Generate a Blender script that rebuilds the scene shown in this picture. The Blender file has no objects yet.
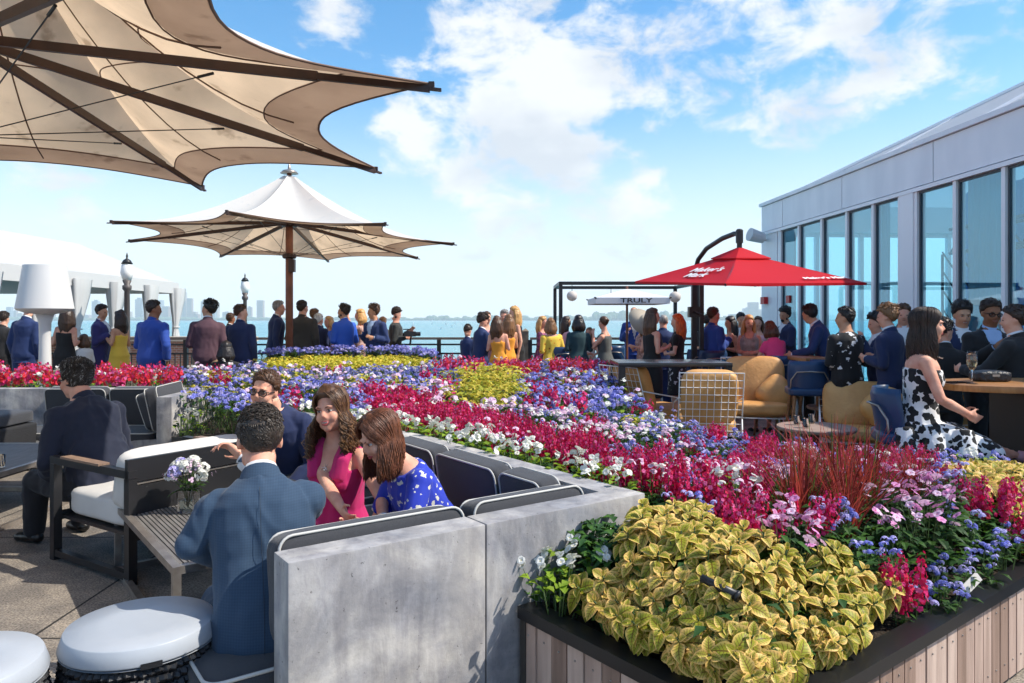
import bpy, bmesh, math, random
import numpy as np
from mathutils import Vector, Matrix, noise
from mathutils.geometry import tessellate_polygon
R = math.radians
PI = math.pi
random.seed(7)
rng = np.random.default_rng(7)
scene = bpy.context.scene
col = bpy.data.collections.new('place'); scene.collection.children.link(col)
H = 1.5; F = 730.0
def at(px, py, z=0.0):
    """where the line of sight of a photo position meets the height z (used once, to lay out the plan)"""
    Y = F * (H - z) / (py - 320.0)
    return ((px - 512) / F * Y, Y)
def wx(px, Y): return (px - 512) / F * Y
def wz(py, Y): return H + (320 - py) / F * Y

# ---------------------------------------------------------------- materials
MATS = {}
def mat(name, c=(.5, .5, .5), rough=.6, metal=0., spec=.5, c2=None, nscale=5., nlo=.35, nhi=.65, bump=0., bscale=60., bdist=.01,
        trans=0., ior=1.45, emit=None, estr=0., sheen=0., coord='Object', detail=4., sss=0., alpha=1., stretch=None, objvar=0., hard=False, coat=0.):
    if name in MATS: return MATS[name]
    m = bpy.data.materials.new(name); m.use_nodes = True
    nt = m.node_tree; N = nt.nodes; L = nt.links
    b = N['Principled BSDF']
    b.inputs['Base Color'].default_value = (*c, 1); b.inputs['Roughness'].default_value = rough
    b.inputs['Metallic'].default_value = metal; b.inputs['Specular IOR Level'].default_value = spec
    b.inputs['IOR'].default_value = ior
    if trans: b.inputs['Transmission Weight'].default_value = trans
    if coat: b.inputs['Coat Weight'].default_value = coat
    if alpha < 1: b.inputs['Alpha'].default_value = alpha
    if sheen: b.inputs['Sheen Weight'].default_value = sheen
    if sss:
        b.inputs['Subsurface Weight'].default_value = sss; b.inputs['Subsurface Radius'].default_value = (.012, .005, .003)
        b.inputs['Subsurface Scale'].default_value = 1.
    if emit: b.inputs['Emission Color'].default_value = (*emit, 1); b.inputs['Emission Strength'].default_value = estr
    tc = N.new('ShaderNodeTexCoord'); src = tc.outputs[coord]
    if stretch:
        mp = N.new('ShaderNodeMapping'); mp.inputs['Scale'].default_value = stretch; L.new(src, mp.inputs['Vector']); src = mp.outputs[0]
    last = None
    if c2 is not None:
        n = N.new('ShaderNodeTexNoise'); n.inputs['Scale'].default_value = nscale; n.inputs['Detail'].default_value = detail
        L.new(src, n.inputs['Vector'])
        r = N.new('ShaderNodeValToRGB'); r.color_ramp.elements[0].position = nlo; r.color_ramp.elements[1].position = nhi
        r.color_ramp.elements[0].color = (*c, 1); r.color_ramp.elements[1].color = (*c2, 1)
        if hard: r.color_ramp.interpolation = 'CONSTANT'
        L.new(n.outputs['Fac'], r.inputs['Fac']); last = r.outputs['Color']
        L.new(last, b.inputs['Base Color'])
    if objvar:
        oi = N.new('ShaderNodeObjectInfo'); hs = N.new('ShaderNodeHueSaturation')
        ml = N.new('ShaderNodeMapRange'); ml.inputs['To Min'].default_value = 1 - objvar; ml.inputs['To Max'].default_value = 1 + objvar
        L.new(oi.outputs['Random'], ml.inputs['Value']); L.new(ml.outputs[0], hs.inputs['Value'])
        if last: L.new(last, hs.inputs['Color'])
        else: hs.inputs['Color'].default_value = (*c, 1)
        L.new(hs.outputs[0], b.inputs['Base Color'])
    if bump:
        n2 = N.new('ShaderNodeTexNoise'); n2.inputs['Scale'].default_value = bscale; n2.inputs['Detail'].default_value = 5
        L.new(src, n2.inputs['Vector'])
        bp = N.new('ShaderNodeBump'); bp.inputs['Strength'].default_value = bump; bp.inputs['Distance'].default_value = bdist
        L.new(n2.outputs['Fac'], bp.inputs['Height']); L.new(bp.outputs[0], b.inputs['Normal'])
    MATS[name] = m
    return m
def translucent(name, c, tc=None, w=.4, rough=.6, objvar=.12, c2=None, nscale=20, coord='Object', nlo=.35, nhi=.65, spec=.3):
    """thin leaf, petal or cloth: part of the light passes through"""
    if name in MATS: return MATS[name]
    m = mat(name, c, rough, spec=spec, objvar=objvar, c2=c2, nscale=nscale, coord=coord, nlo=nlo, nhi=nhi)
    nt = m.node_tree; N = nt.nodes; L = nt.links
    b = N['Principled BSDF']; out = N['Material Output']
    t = N.new('ShaderNodeBsdfTranslucent'); t.inputs['Color'].default_value = (*(tc or c), 1)
    mx = N.new('ShaderNodeMixShader'); mx.inputs[0].default_value = w
    L.new(b.outputs[0], mx.inputs[1]); L.new(t.outputs[0], mx.inputs[2]); L.new(mx.outputs[0], out.inputs['Surface'])
    return m

# ---------------------------------------------------------------- mesh builder
class MB:
    def __init__(s): s.v = []; s.f = []; s.m = []; s.uv = []; s.n = 0
    def add(s, verts, faces, mi=0, uvs=None):
        b = len(s.v); s.v.extend([tuple(v) for v in verts])
        for i, f in enumerate(faces):
            s.f.append(tuple(b + k for k in f)); s.m.append(mi)
            s.uv.append(uvs[i] if uvs else None)
    def box(s, c, size, rz=0., mi=0, rot=None):
        hx, hy, hz = [k / 2 for k in size]
        M = rot if rot is not None else Matrix.Rotation(rz, 3, 'Z')
        c = Vector(c)
        vs = [c + M @ Vector((x * hx, y * hy, z * hz)) for z in (-1, 1) for y in (-1, 1) for x in (-1, 1)]
        s.add(vs, [(0, 2, 3, 1), (4, 5, 7, 6), (0, 1, 5, 4), (2, 6, 7, 3), (0, 4, 6, 2), (1, 3, 7, 5)], mi)
    def bar(s, a, b, w, h=None, mi=0, up=(0, 0, 1)):
        """rectangular bar from a to b"""
        a = Vector(a); b = Vector(b); h = h or w; d = (b - a); L_ = d.length
        if L_ < 1e-6: return
        d = d / L_; up = Vector(up)
        if abs(d.dot(up)) > .98: up = Vector((0, 1, 0))
        x = d.cross(up).normalized(); z = x.cross(d).normalized()
        M = Matrix((x, d, z)).transposed()
        s.box((a + b) / 2, (w, L_, h), rot=M, mi=mi)
    def tube(s, pts, r, n=8, mi=0, cap=True, closed=False):
        pts = [Vector(p) for p in pts]; k = len(pts)
        rs = r if isinstance(r, (list, tuple)) else [r] * k
        rings = []; prev = None
        for i, p in enumerate(pts):
            if closed: d = pts[(i + 1) % k] - pts[i - 1]
            else: d = pts[min(i + 1, k - 1)] - pts[max(i - 1, 0)]
            if d.length < 1e-9: d = Vector((0, 0, 1))
            d.normalize()
            if prev is None:
                a = Vector((0, 0, 1)) if abs(d.z) < .9 else Vector((1, 0, 0))
                x = d.cross(a).normalized()
            else:
                x = (prev - d * prev.dot(d))
                x = x.normalized() if x.length > 1e-6 else d.orthogonal().normalized()
            prev = x; y = d.cross(x)
            rings.append([p + (x * math.cos(t) + y * math.sin(t)) * rs[i] for t in [2 * PI * j / n for j in range(n)]])
        vs = [v for ring in rings for v in ring]; fs = []
        m = k if closed else k - 1
        for i in range(m):
            i2 = (i + 1) % k
            for j in range(n):
                j2 = (j + 1) % n
                fs.append((i * n + j, i * n + j2, i2 * n + j2, i2 * n + j))
        if cap and not closed:
            fs.append(tuple(reversed(range(n)))); fs.append(tuple((k - 1) * n + j for j in range(n)))
        s.add(vs, fs, mi)
    def lathe(s, prof, c=(0, 0, 0), n=24, mi=0, cap=True):
        c = Vector(c); vs = []; fs = []
        for (r, z) in prof:
            for j in range(n):
                t = 2 * PI * j / n; vs.append(c + Vector((r * math.cos(t), r * math.sin(t), z)))
        for i in range(len(prof) - 1):
            for j in range(n):
                j2 = (j + 1) % n
                fs.append((i * n + j, i * n + j2, (i + 1) * n + j2, (i + 1) * n + j))
        if cap:
            fs.append(tuple(reversed(range(n)))); fs.append(tuple((len(prof) - 1) * n + j for j in range(n)))
        s.add(vs, fs, mi)
    def ell(s, c, r, M=None, nu=12, nv=8, mi=0):
        c = Vector(c); vs = []; fs = []
        M = M or Matrix.Identity(3)
        vs.append(c + M @ Vector((0, 0, -r[2])))
        for i in range(1, nv):
            ph = -PI / 2 + PI * i / nv
            for j in range(nu):
                t = 2 * PI * j / nu
                vs.append(c + M @ Vector((r[0] * math.cos(ph) * math.cos(t), r[1] * math.cos(ph) * math.sin(t), r[2] * math.sin(ph))))
        vs.append(c + M @ Vector((0, 0, r[2])))
        for j in range(nu):
            j2 = (j + 1) % nu
            fs.append((0, 1 + j2, 1 + j))
            for i in range(nv - 2):
                a = 1 + i * nu
                fs.append((a + j, a + j2, a + nu + j2, a + nu + j))
            a = 1 + (nv - 2) * nu
            fs.append((a + j, a + j2, len(vs) - 1))
        s.add(vs, fs, mi)
    def mesh(s, name, mats, smooth=False):
        me = bpy.data.meshes.new(name); me.from_pydata(s.v, [], s.f)
        for m in (mats if isinstance(mats, (list, tuple)) else [mats]): me.materials.append(m)
        if any(s.m): me.polygons.foreach_set('material_index', s.m)
        if any(u is not None for u in s.uv):
            ul = me.uv_layers.new(name='UVMap'); arr = []
            for f, u in zip(s.f, s.uv):
                arr.extend([c for p in (u if u is not None else [(0, 0)] * len(f)) for c in p])
            ul.data.foreach_set('uv', arr)
        if smooth: me.polygons.foreach_set('use_smooth', [True] * len(me.polygons))
        me.update()
        return me
    def obj(s, name, mats, parent=None, smooth=False, **tags):
        o = bpy.data.objects.new(name, s.mesh(name, mats, smooth)); col.objects.link(o)
        if parent is not None: o.parent = parent
        tag(o, **tags)
        return o
def tag(o, label=None, cat=None, group=None, kind=None):
    if label: o['label'] = label
    if cat: o['category'] = cat
    if group: o['group'] = group
    if kind: o['kind'] = kind
    return o
def empty(name, loc=(0, 0, 0), rz=0., **tags):
    o = bpy.data.objects.new(name, None); col.objects.link(o); o.location = loc; o.rotation_euler = (0, 0, rz)
    o.empty_display_size = .1
    return tag(o, **tags)
def copy_tree(o, parent=None, loc=None, rz=None, label=None):
    c = o.copy(); col.objects.link(c)
    if parent is not None: c.parent = parent
    if loc is not None: c.location = loc
    if rz is not None: c.rotation_euler = (0, 0, rz)
    if label: c['label'] = label
    for ch in o.children: copy_tree(ch, c)
    return c
def bevel_mesh(me, w=.01, seg=2, angle=35):
    bm = bmesh.new(); bm.from_mesh(me)
    es = [e for e in bm.edges if len(e.link_faces) == 2 and e.calc_face_angle(0) > R(angle)]
    bmesh.ops.bevel(bm, geom=es, offset=w, segments=seg, profile=.6, affect='EDGES', clamp_overlap=True)
    bm.to_mesh(me); bm.free()
    me.polygons.foreach_set('use_smooth', [True] * len(me.polygons)); return me
def sharp(o, ang=35):
    """smooth faces but keep corners crisp"""
    me = o.data
    me.polygons.foreach_set('use_smooth', [True] * len(me.polygons))
    me.set_sharp_from_angle(angle=R(ang)); return o

def puff(w, d, h, bulge=.25, n=10, seed=0, e=4.):
    """a stuffed cushion: w x d x h, rounded corners, fuller in the middle"""
    vs = []; fs = []
    def rr(a): return math.copysign(abs(a), a)
    bm = bmesh.new(); bmesh.ops.create_cube(bm, size=2.)
    bmesh.ops.subdivide_edges(bm, edges=bm.edges[:], cuts=n, use_grid_fill=True)
    for v in bm.verts:
        x, y, z = v.co
        # round off
        L4 = (abs(x) ** e + abs(y) ** e + abs(z) ** e) ** (1 / e)
        m = max(abs(x), abs(y), abs(z))
        k = m / L4 if L4 else 1
        x, y, z = x * k, y * k, z * k
        full = (1 - x * x) * (1 - y * y)
        zz = z * (1 + bulge * full)
        nn = noise.noise(Vector((x * 2.2 + seed, y * 2.2, z * 2))) * .04
        v.co = (x * w / 2 * (1 + nn * .2), y * d / 2 * (1 + nn * .2), zz * h / 2 * (1 + nn))
    me = bpy.data.meshes.new('cushion'); bm.to_mesh(me); bm.free()
    me.polygons.foreach_set('use_smooth', [True] * len(me.polygons))
    return me
def rrect(w, d, r, n=5):
    pts = []
    for (cx, cy, a0) in ((w / 2 - r, d / 2 - r, 0), (-w / 2 + r, d / 2 - r, 90), (-w / 2 + r, -d / 2 + r, 180), (w / 2 - r, -d / 2 + r, 270)):
        for i in range(n + 1):
            a = R(a0 + 90 * i / n); pts.append((cx + r * math.cos(a), cy + r * math.sin(a)))
    return pts
def text_mesh(txt, size, material, name, M, parent=None, ext=.002, bold=0., label=None, squash=1.):
    cu = bpy.data.curves.new(name, 'FONT'); cu.body = txt; cu.size = size; cu.extrude = ext; cu.align_x = 'CENTER'; cu.align_y = 'CENTER'; cu.offset = bold
    t = bpy.data.objects.new('t', cu); scene.collection.objects.link(t)
    dg = bpy.context.evaluated_depsgraph_get()
    me = bpy.data.meshes.new_from_object(t.evaluated_get(dg)); bpy.data.objects.remove(t)
    me.transform(M @ Matrix.Diagonal((squash, 1, 1, 1))); me.materials.clear(); me.materials.append(material)
    o = bpy.data.objects.new(name, me); col.objects.link(o)
    if parent: o.parent = parent
    return o

# ---------------------------------------------------------------- common materials
M_white = mat('white_paint', (.78, .78, .77), .45)
M_wmetal = mat('white_powder_coat', (.85, .85, .84), .35)
M_blk = mat('black_metal', (.018, .018, .02), .4, spec=.5)
M_brown = mat('rust_brown_steel', (.055, .024, .017), .45, c2=(.035, .016, .012), nscale=8)
M_pole = mat('brown_pole', (.24, .085, .045), .5, c2=(.17, .06, .035), nscale=6)
M_steel = mat('brushed_steel', (.42, .38, .34), .38, metal=.7, c2=(.3, .26, .23), nscale=12)
M_slate = mat('slate_fabric', (.028, .030, .036), .85, c2=(.05, .052, .06), nscale=420, bump=.3, bscale=900, bdist=.002, sheen=.15)
M_piping = mat('white_piping', (.52, .51, .48), .7)
M_cream = mat('white_canvas', (.60, .59, .57), .85, bump=.2, bscale=500, bdist=.002, c2=(.52, .51, .49), nscale=3)
M_tan = mat('tan_leather', (.72, .39, .14), .5, c2=(.58, .29, .09), nscale=5, bump=.35, bscale=26, bdist=.012)
M_oak = mat('oiled_wood', (.34, .17, .07), .45, c2=(.22, .10, .04), nscale=9, stretch=(1, 8, 8))
M_navy_v = mat('navy_vinyl', (.012, .045, .12), .35)
M_glass = mat('clear_glass', (.95, .97, .97), .02, trans=1., ior=1.45)
# ================================================================ PEOPLE
def smst(a, b, x):
    t = min(1, max(0, (x - a) / (b - a))); return t * t * (3 - 2 * t)
def lerp_tab(tab, x):
    if x <= tab[0][0]: return tab[0][1]
    for (x0, y0), (x1, y1) in zip(tab, tab[1:]):
        if x <= x1: return y0 + (y1 - y0) * (x - x0) / (x1 - x0)
    return tab[-1][1]
JOBS = []
def bake_jobs():
    """grow every body and garment into one continuous skin (voxel remesh), then settle the folds"""
    bpy.context.view_layer.update()
    dg = bpy.context.evaluated_depsgraph_get()
    res = []
    for (o, vox, it, post) in JOBS:
        me = bpy.data.meshes.new_from_object(o.evaluated_get(dg))
        res.append(me)
    for (o, vox, it, post), me in zip(JOBS, res):
        old = o.data; o.modifiers.clear()
        mats = list(old.materials); me.materials.clear()
        for m in mats: me.materials.append(m)
        o.data = me; bpy.data.meshes.remove(old)
        if post: post(o, me)
        me.polygons.foreach_set('use_smooth', [True] * len(me.polygons))
        me.update()
    JOBS.clear()
def skin_job(mb, name, m, parent, vox, it=3, post=None, **tags):
    o = mb.obj(name, m, parent, **tags)
    r = o.modifiers.new('r', 'REMESH'); r.mode = 'VOXEL'; r.voxel_size = vox; r.adaptivity = 0
    s = o.modifiers.new('s', 'SMOOTH'); s.factor = .5; s.iterations = it
    JOBS.append((o, vox, it, post)); return o
def folds(amp, freq=14., stretch=(1, 1, .45), amp2=0., freq2=40.):
    def post(o, me):
        n = len(me.vertices); co = np.empty(n * 3, 'f'); no = np.empty(n * 3, 'f')
        me.vertices.foreach_get('co', co); me.vertices.foreach_get('normal', no)
        co = co.reshape(-1, 3); no = no.reshape(-1, 3)
        sx, sy, sz = stretch; d = np.empty(n)
        off = random.random() * 50
        for i in range(n):
            x, y, z = co[i]
            q = Vector((x * freq * sx + off, y * freq * sy, z * freq * sz + off))
            w = noise.noise(q + Vector((noise.noise(q * .7), 0, noise.noise(q * .6 + Vector((9, 1, 2))))) * 1.3)
            d[i] = (1 - abs(w) * 2.6) * amp
            if amp2: d[i] += noise.noise(Vector((x, y, z)) * freq2) * amp2
        co += no * d[:, None]
        me.vertices.foreach_set('co', co.ravel())
    return post

SKINS = {}
def skin_mat(k='fair'):
    c = {'fair': (.76, .46, .33), 'tan': (.62, .34, .21), 'olive': (.55, .30, .18), 'brown': (.30, .14, .075), 'rosy': (.74, .40, .28)}[k]
    return mat('skin_' + k, c, .58, c2=(c[0] * .86, c[1] * .72, c[2] * .70), nscale=14, detail=8., sss=.12, spec=.3, bump=.25, bscale=260, bdist=.0015)
def hair_mat(k):
    c = {'black': (.010, .008, .008), 'dark': (.022, .012, .008), 'brown': (.055, .025, .012), 'auburn': (.085, .03, .014), 'blond': (.36, .20, .07),
         'red': (.36, .075, .015), 'grey': (.20, .185, .17), 'white': (.5, .47, .42), 'lbrown': (.14, .07, .03), 'saltpep': (.030, .022, .017)}[k]
    return mat('hair_' + k, c, .42, spec=.5, c2=tuple(min(1, q * 2.1) for q in c), nscale=60, stretch=(1, 1, .12), bump=.5, bscale=220, bdist=.004)
def cloth(name, c, c2=None, rough=.85, **k):
    kw = dict(bump=.25, bscale=380, bdist=.0015, sheen=.1, nscale=300); kw.update(k)
    return mat('cloth_' + name, c, rough, c2=c2, **kw)
M_shirt = cloth('white_shirt', (.72, .72, .74))
M_eye = mat('eye_white', (.7, .68, .66), .2); M_iris = mat('eye_dark', (.02, .012, .01), .15); M_lip = mat('lips', (.42, .08, .08), .4)
M_teeth = mat('teeth', (.75, .72, .66), .3)
M_shoe = mat('black_shoe', (.012, .012, .013), .3)

MALE = [(.82, .085, .085, 0), (.88, .150, .110, -.012), (.94, .165, .118, -.012), (1.02, .152, .108, 0), (1.10, .146, .104, .004), (1.20, .156, .112, .004),
        (1.30, .170, .122, 0), (1.38, .172, .115, -.006), (1.43, .140, .090, -.012), (1.475, .085, .068, -.012), (1.51, .060, .060, -.004), (1.58, .054, .058, .010)]
FEM = [(.82, .085, .085, 0), (.88, .158, .115, -.014), (.94, .168, .122, -.016), (1.02, .145, .104, -.004), (1.10, .122, .092, .002), (1.18, .130, .098, .004),
       (1.27, .145, .108, .006), (1.36, .148, .100, -.004), (1.42, .120, .078, -.012), (1.465, .070, .058, -.012), (1.50, .048, .050, -.004), (1.58, .045, .050, .010)]

ARMS = {  # elbow and wrist away from the shoulder, x outwards
    'down': ((.07, -.03, -.28), (.08, .04, -.52)),
    'downin': ((.06, -.04, -.28), (.02, .06, -.52)),
    'bent': ((.06, -.03, -.27), (-.03, .20, -.20)),
    'drink': ((.06, .0, -.27), (-.02, .20, -.12)),
    'front': ((.05, .02, -.27), (-.14, .18, -.28)),
    'cross': ((.07, .05, -.25), (-.17, .18, -.20)),
    'hip': ((.17, -.05, -.22), (.05, .05, -.36)),
    'face': ((.05, .16, -.20), (-.06, .20, .05)),
    'phone': ((.05, .08, -.25), (-.08, .28, -.06)),
    'raise': ((.12, .16, .02), (.02, .22, .25)),
    'pocket': ((.11, -.06, -.26), (.06, .02, -.46)),
    'lap': ((.07, .10, -.26), (-.06, .30, -.36)),
    'table': ((.10, .16, -.22), (-.02, .38, -.20)),
}
class Fig: pass
def person(label, x, y, yaw, h=1.75, sex='m', skin='fair', hair=('short', 'dark'), outfit=None, arms=('down', 'down'), lean=0., twist=0., roll=0.,
           seat=None, head=(0., 0.), knee=None, feet=None, wid=1., vox=.016, face=False, hand_vox=None, legs_x=.10, floor=0., wrist=None, elbow=None,
           glasses=False, head_roll=0., hands_curl=.5, group=None, tilt_head_fwd=0., palm=None, elbow_w=None, ear=True, beard=False, mouth=0.):
    s = h / 1.75
    outfit = outfit or {}
    sec = FEM if sex == 'f' else MALE
    if sex == 'c': sec = [(z, a * .88, b * .9, o) for z, a, b, o in MALE]
    sw = {'m': .178, 'f': .152, 'c': .152}[sex] * wid
    lr = R(lean); tw = R(twist); rl = R(roll)
    dz = 0. if seat is None else (seat / s + .045 - .90)
    def D(p, full=False):
        p = Vector(p)
        w = 1. if full else smst(.88, 1.22, p.z)
        a = lr * w
        q = p - Vector((0, 0, .93))
        q = Matrix.Rotation(-a, 3, 'X') @ (Matrix.Rotation(rl * w, 3, 'Y') @ (Matrix.Rotation(tw * w, 3, 'Z') @ q))
        # spine bends forward a bit more near the top when leaning
        return q + Vector((0, 0, .93 + dz))
    Mc = Matrix.Rotation(-lr, 3, 'X') @ Matrix.Rotation(rl, 3, 'Y') @ Matrix.Rotation(tw, 3, 'Z')
    sh = {k: D((k * sw * .965, -.01, 1.388)) for k in (-1, 1)}
    el = {}; wr = {}
    for i, k in enumerate((-1, 1)):
        e, w_ = ARMS[arms[i]] if isinstance(arms[i], str) else arms[i]
        kk = .93 if sex != 'm' else 1.
        el[k] = sh[k] + Mc @ Vector((k * e[0], e[1], e[2])) * kk
        wr[k] = sh[k] + Mc @ Vector((k * w_[0], w_[1], w_[2])) * kk
    inv = Matrix.Rotation(-yaw, 3, 'Z')
    def loc(p): return (inv @ (Vector(p) - Vector((x, y, floor)))) / s
    if elbow:
        for k, p in elbow.items(): el[k] = loc(p)
    if wrist:
        for k, p in wrist.items():
            wr[k] = loc(p)
            if not (elbow and k in elbow):   # two-bone reach
                a = .285; b = .255; d = wr[k] - sh[k]; L_ = min(d.length, a + b - .004)
                wr[k] = sh[k] + d.normalized() * L_
                c = (a * a - b * b + L_ * L_) / (2 * L_); hh = math.sqrt(max(a * a - c * c, 0))
                dn = d.normalized(); pole = Vector((k * .6, -.35, -1.))
                if elbow_w and k in elbow_w: pole = inv @ Vector(elbow_w[k])
                pole = (pole - dn * pole.dot(dn)).normalized()
                el[k] = sh[k] + dn * c + pole * hh
    # legs
    hipz = .90 + dz
    hp = {k: Vector((k * .088, 0, hipz)) for k in (-1, 1)}
    kn = {}; an = {}
    for k in (-1, 1):
        if seat is None:
            kn[k] = Vector((k * legs_x * .95, .012, .50)); an[k] = Vector((k * legs_x, -.02, .085))
        else:
            kd = (knee or {}).get(k, (k * .12, .42)); kz = min(hipz + .01, .52)
            if len(kd) > 2: kz = kd[2]
            kn[k] = Vector((kd[0], kd[1], kz))
            fd = (feet or {}).get(k, (kn[k].x, kn[k].y + .02, .085)); an[k] = Vector(fd)
    hdc = D((0, .018, 1.64)); 
    Mh = Mc @ Matrix.Rotation(R(head[0]), 3, 'Z') @ Matrix.Rotation(R(head[1]), 3, 'X') @ Matrix.Rotation(R(head_roll), 3, 'Y')
    hdc = hdc + Mh @ Vector((0, .01 * math.sin(R(head[1])) * 6, 0)) + Vector((0, tilt_head_fwd, -abs(tilt_head_fwd) * .3))
    hs = .97 if sex == 'f' else 1.0
    if sex == 'c': hs = 1.08
    def HP(p): return hdc + Mh @ (Vector(p) * hs)
    def torso(mb, secs, infl=0., z0=0, z1=9, n=20, bias=1.):
        vs = []; fs = []; k = 0
        for (z, a, b, o) in secs:
            if z < z0 or z > z1: continue
            for j in range(n):
                t = 2 * PI * j / n; ct, st = math.cos(t), math.sin(t)
                px = math.copysign(abs(ct) ** .85, ct) * (a * wid + infl); py = math.copysign(abs(st) ** .9, st) * (b * wid + infl * bias) + o
                vs.append(D((px, py, z)))
            k += 1
        for i in range(k - 1):
            for j in range(n):
                j2 = (j + 1) % n; fs.append((i * n + j, i * n + j2, (i + 1) * n + j2, (i + 1) * n + j))
        fs.append(tuple(reversed(range(n)))); fs.append(tuple((k - 1) * n + j for j in range(n)))
        mb.add(vs, fs)
    am = .86 if sex != 'm' else 1.
    def arm(mb, k, infl=0., t0=0., t1=1., cuff=0.):
        ru = [.056, .052, .047, .040]; rf = [.040, .042, .034, .0265]
        P = [sh[k] + Mc @ Vector((-k * .03, 0, .0)), sh[k], sh[k].lerp(el[k], .45), el[k], el[k].lerp(wr[k], .3), el[k].lerp(wr[k], .7), wr[k]]
        r = [.054, .052, .046, .039, .040, .033, .027]
        if infl: r = [a + infl for a in r]; r[-1] += cuff; r[-2] += cuff * .6
        r = [a * am * (wid * .5 + .5) for a in r]
        if t1 < 1.:
            tot = [0, .02, .25, .5, .65, .85, 1.]
            Q = []; q = []
            for i in range(7):
                if tot[i] <= t1: Q.append(P[i]); q.append(r[i])
                else:
                    f = (t1 - tot[i - 1]) / (tot[i] - tot[i - 1]); Q.append(P[i - 1].lerp(P[i], f)); q.append(r[i - 1] + (r[i] - r[i - 1]) * f); break
            P, r = Q, q
        mb.tube(P, r, 12)
        mb.ell(sh[k], (r[1] * 1.04,) * 3)
        if len(P) > 4: mb.ell(el[k], (r[3] * 1.02,) * 3)
        return P[-1]
    def leg(mb, k, infl=0., t1=1., flare=0.):
        P = [hp[k] + Vector((0, 0, .02)), hp[k].lerp(kn[k], .35), hp[k].lerp(kn[k], .75), kn[k], kn[k].lerp(an[k], .25), kn[k].lerp(an[k], .65), an[k]]
        r = [.088, .084, .064, .054, .055, .044, .035]
        r = [(a * (wid * .6 + .4) * (1 if sex == 'm' else .97)) + infl + (flare * i / 6) for i, a in enumerate(r)]
        n = 7 if t1 >= 1 else max(2, int(round(t1 * 6)) + 1)
        mb.tube(P[:n], r[:n], 12)
        mb.ell(hp[k] + Vector((0, -.01, 0)), (r[0] * 1.04,) * 3); 
        if n > 3: mb.ell(kn[k], (r[3] * 1.03,) * 3)
        mb.ell(P[n - 1], (r[n - 1],) * 3)
    # ---- body: one continuous surface
    b = MB(); torso(b, sec)
    for k in (-1, 1):
        arm(b, k); leg(b, k)
        if sex == 'f' or sex == 'm':
            if sex == 'f':
                c = D((k * .065, .075, 1.265)); b.ell(c, (.058, .050, .058), Mc)
            b.ell(D((k * .055, .04, 1.31)), (.09, .07, .06), Mc)
        # foot
        ft = an[k]; fd = Vector((k * .12, 1, 0)).normalized()
        b.tube([ft + Vector((0, -.045, -.04)), ft + fd * .06 + Vector((0, 0, -.045)), ft + fd * .15 + Vector((0, 0, -.06))], [.036, .036, .026], 10)
        b.ell(ft + fd * .05 + Vector((0, 0, -.05)), (.036, .06, .03)); b.tube([ft, ft + Vector((0, 0, -.05))], [.036, .036], 10)
        # hand
        d = (wr[k] - el[k]).normalized()
        pn = Vector((-k, 0, 0)) if palm is None or k not in palm else inv @ Vector(palm[k])
        pn = (pn - d * pn.dot(d)); pn = pn.normalized() if pn.length > .1 else d.orthogonal().normalized()
        sd = d.cross(pn).normalized() * k      # towards the thumb
        if palm is None or k not in palm: 
            if sd.y < 0 and abs(sd.y) > .2: sd = -sd
        w0 = wr[k]; hsz = .92 if sex != 'm' else 1.
        Mp = Matrix((sd, d, pn)).transposed()
        b.ell(w0 + d * .05 * hsz, (.040 * hsz, .055 * hsz, .017 * hsz), Mp); b.tube([w0 - d * .02, w0 + d * .03 * hsz], [.025 * hsz, .024 * hsz], 8)
        cu = hands_curl
        fr = .0085 if vox < .01 else .0105
        for i, (off, ln, an0) in enumerate(((.030, .072, 6), (.010, .080, 1), (-.011, .074, -3), (-.030, .058, -9))):
            st = w0 + (d * .088 + sd * off) * hsz; dd = (d + sd * math.sin(R(an0))).normalized()
            pts = [st - dd * .02, st]; q = st; ang = 0
            for j, L_ in enumerate((.45, .32, .23)):
                ang += cu * (.5 + .15 * i) * (.8, 1., .7)[j]
                q = q + (dd * math.cos(ang) + pn * math.sin(ang)) * ln * L_ * hsz; pts.append(q)
            b.tube(pts, [fr, fr, fr * .95, fr * .86, fr * .75], 6)
            b.ell(pts[-1], (fr * .78,) * 3, nu=6, nv=4)
        st = w0 + (d * .025 + sd * .026) * hsz; q1 = st + (d * .6 + sd * .75 + pn * .25).normalized() * .036; q2 = q1 + (d * .85 + sd * .3 + pn * .4).normalized() * .028; q3 = q2 + (d * .9 + pn * .5).normalized() * .022
        b.tube([st, q1, q2, q3], [fr * 1.35, fr * 1.15, fr, fr * .8], 6)
    # head
    nk = D((0, -.01, 1.48))
    b.tube([nk, D((0, -.004, 1.53)), HP((0, -.02, -.07))], [.058 * (wid * .5 + .5) if sex == 'm' else .047, .055 if sex == 'm' else .044, .056 if sex == 'm' else .046], 12)
    Mi = Mh @ Matrix.Scale(hs, 3)
    E = lambda c, r, u=14, v=10: b.ell(HP(c), r, Mi, u, v)
    E((0, -.016, .032), (.075, .094, .086)); E((0, .022, -.01), (.066, .066, .085)); E((0, .030, -.055), (.056, .054, .055)); E((0, .052, -.088), (.030, .030, .026))
    for k in (-1, 1):
        E((k * .035, .055, -.030), (.028, .030, .032)); E((k * .045, .020, -.066), (.020, .032, .032))
        if ear: E((k * .077, -.008, -.008), (.010, .020, .031))
        E((k * .028, .076, .028), (.026, .016, .010))
    b.tube([HP((0, .078, .018)), HP((0, .094, -.006)), HP((0, .104, -.026))], [.010, .011, .0125], 8)
    for k in (-1, 1): E((k * .012, .092, -.030), (.009, .012, .008), 8, 6)
    if face:
        E((0, .082, -.052), (.020, .012, .012), 10, 8)
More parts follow.
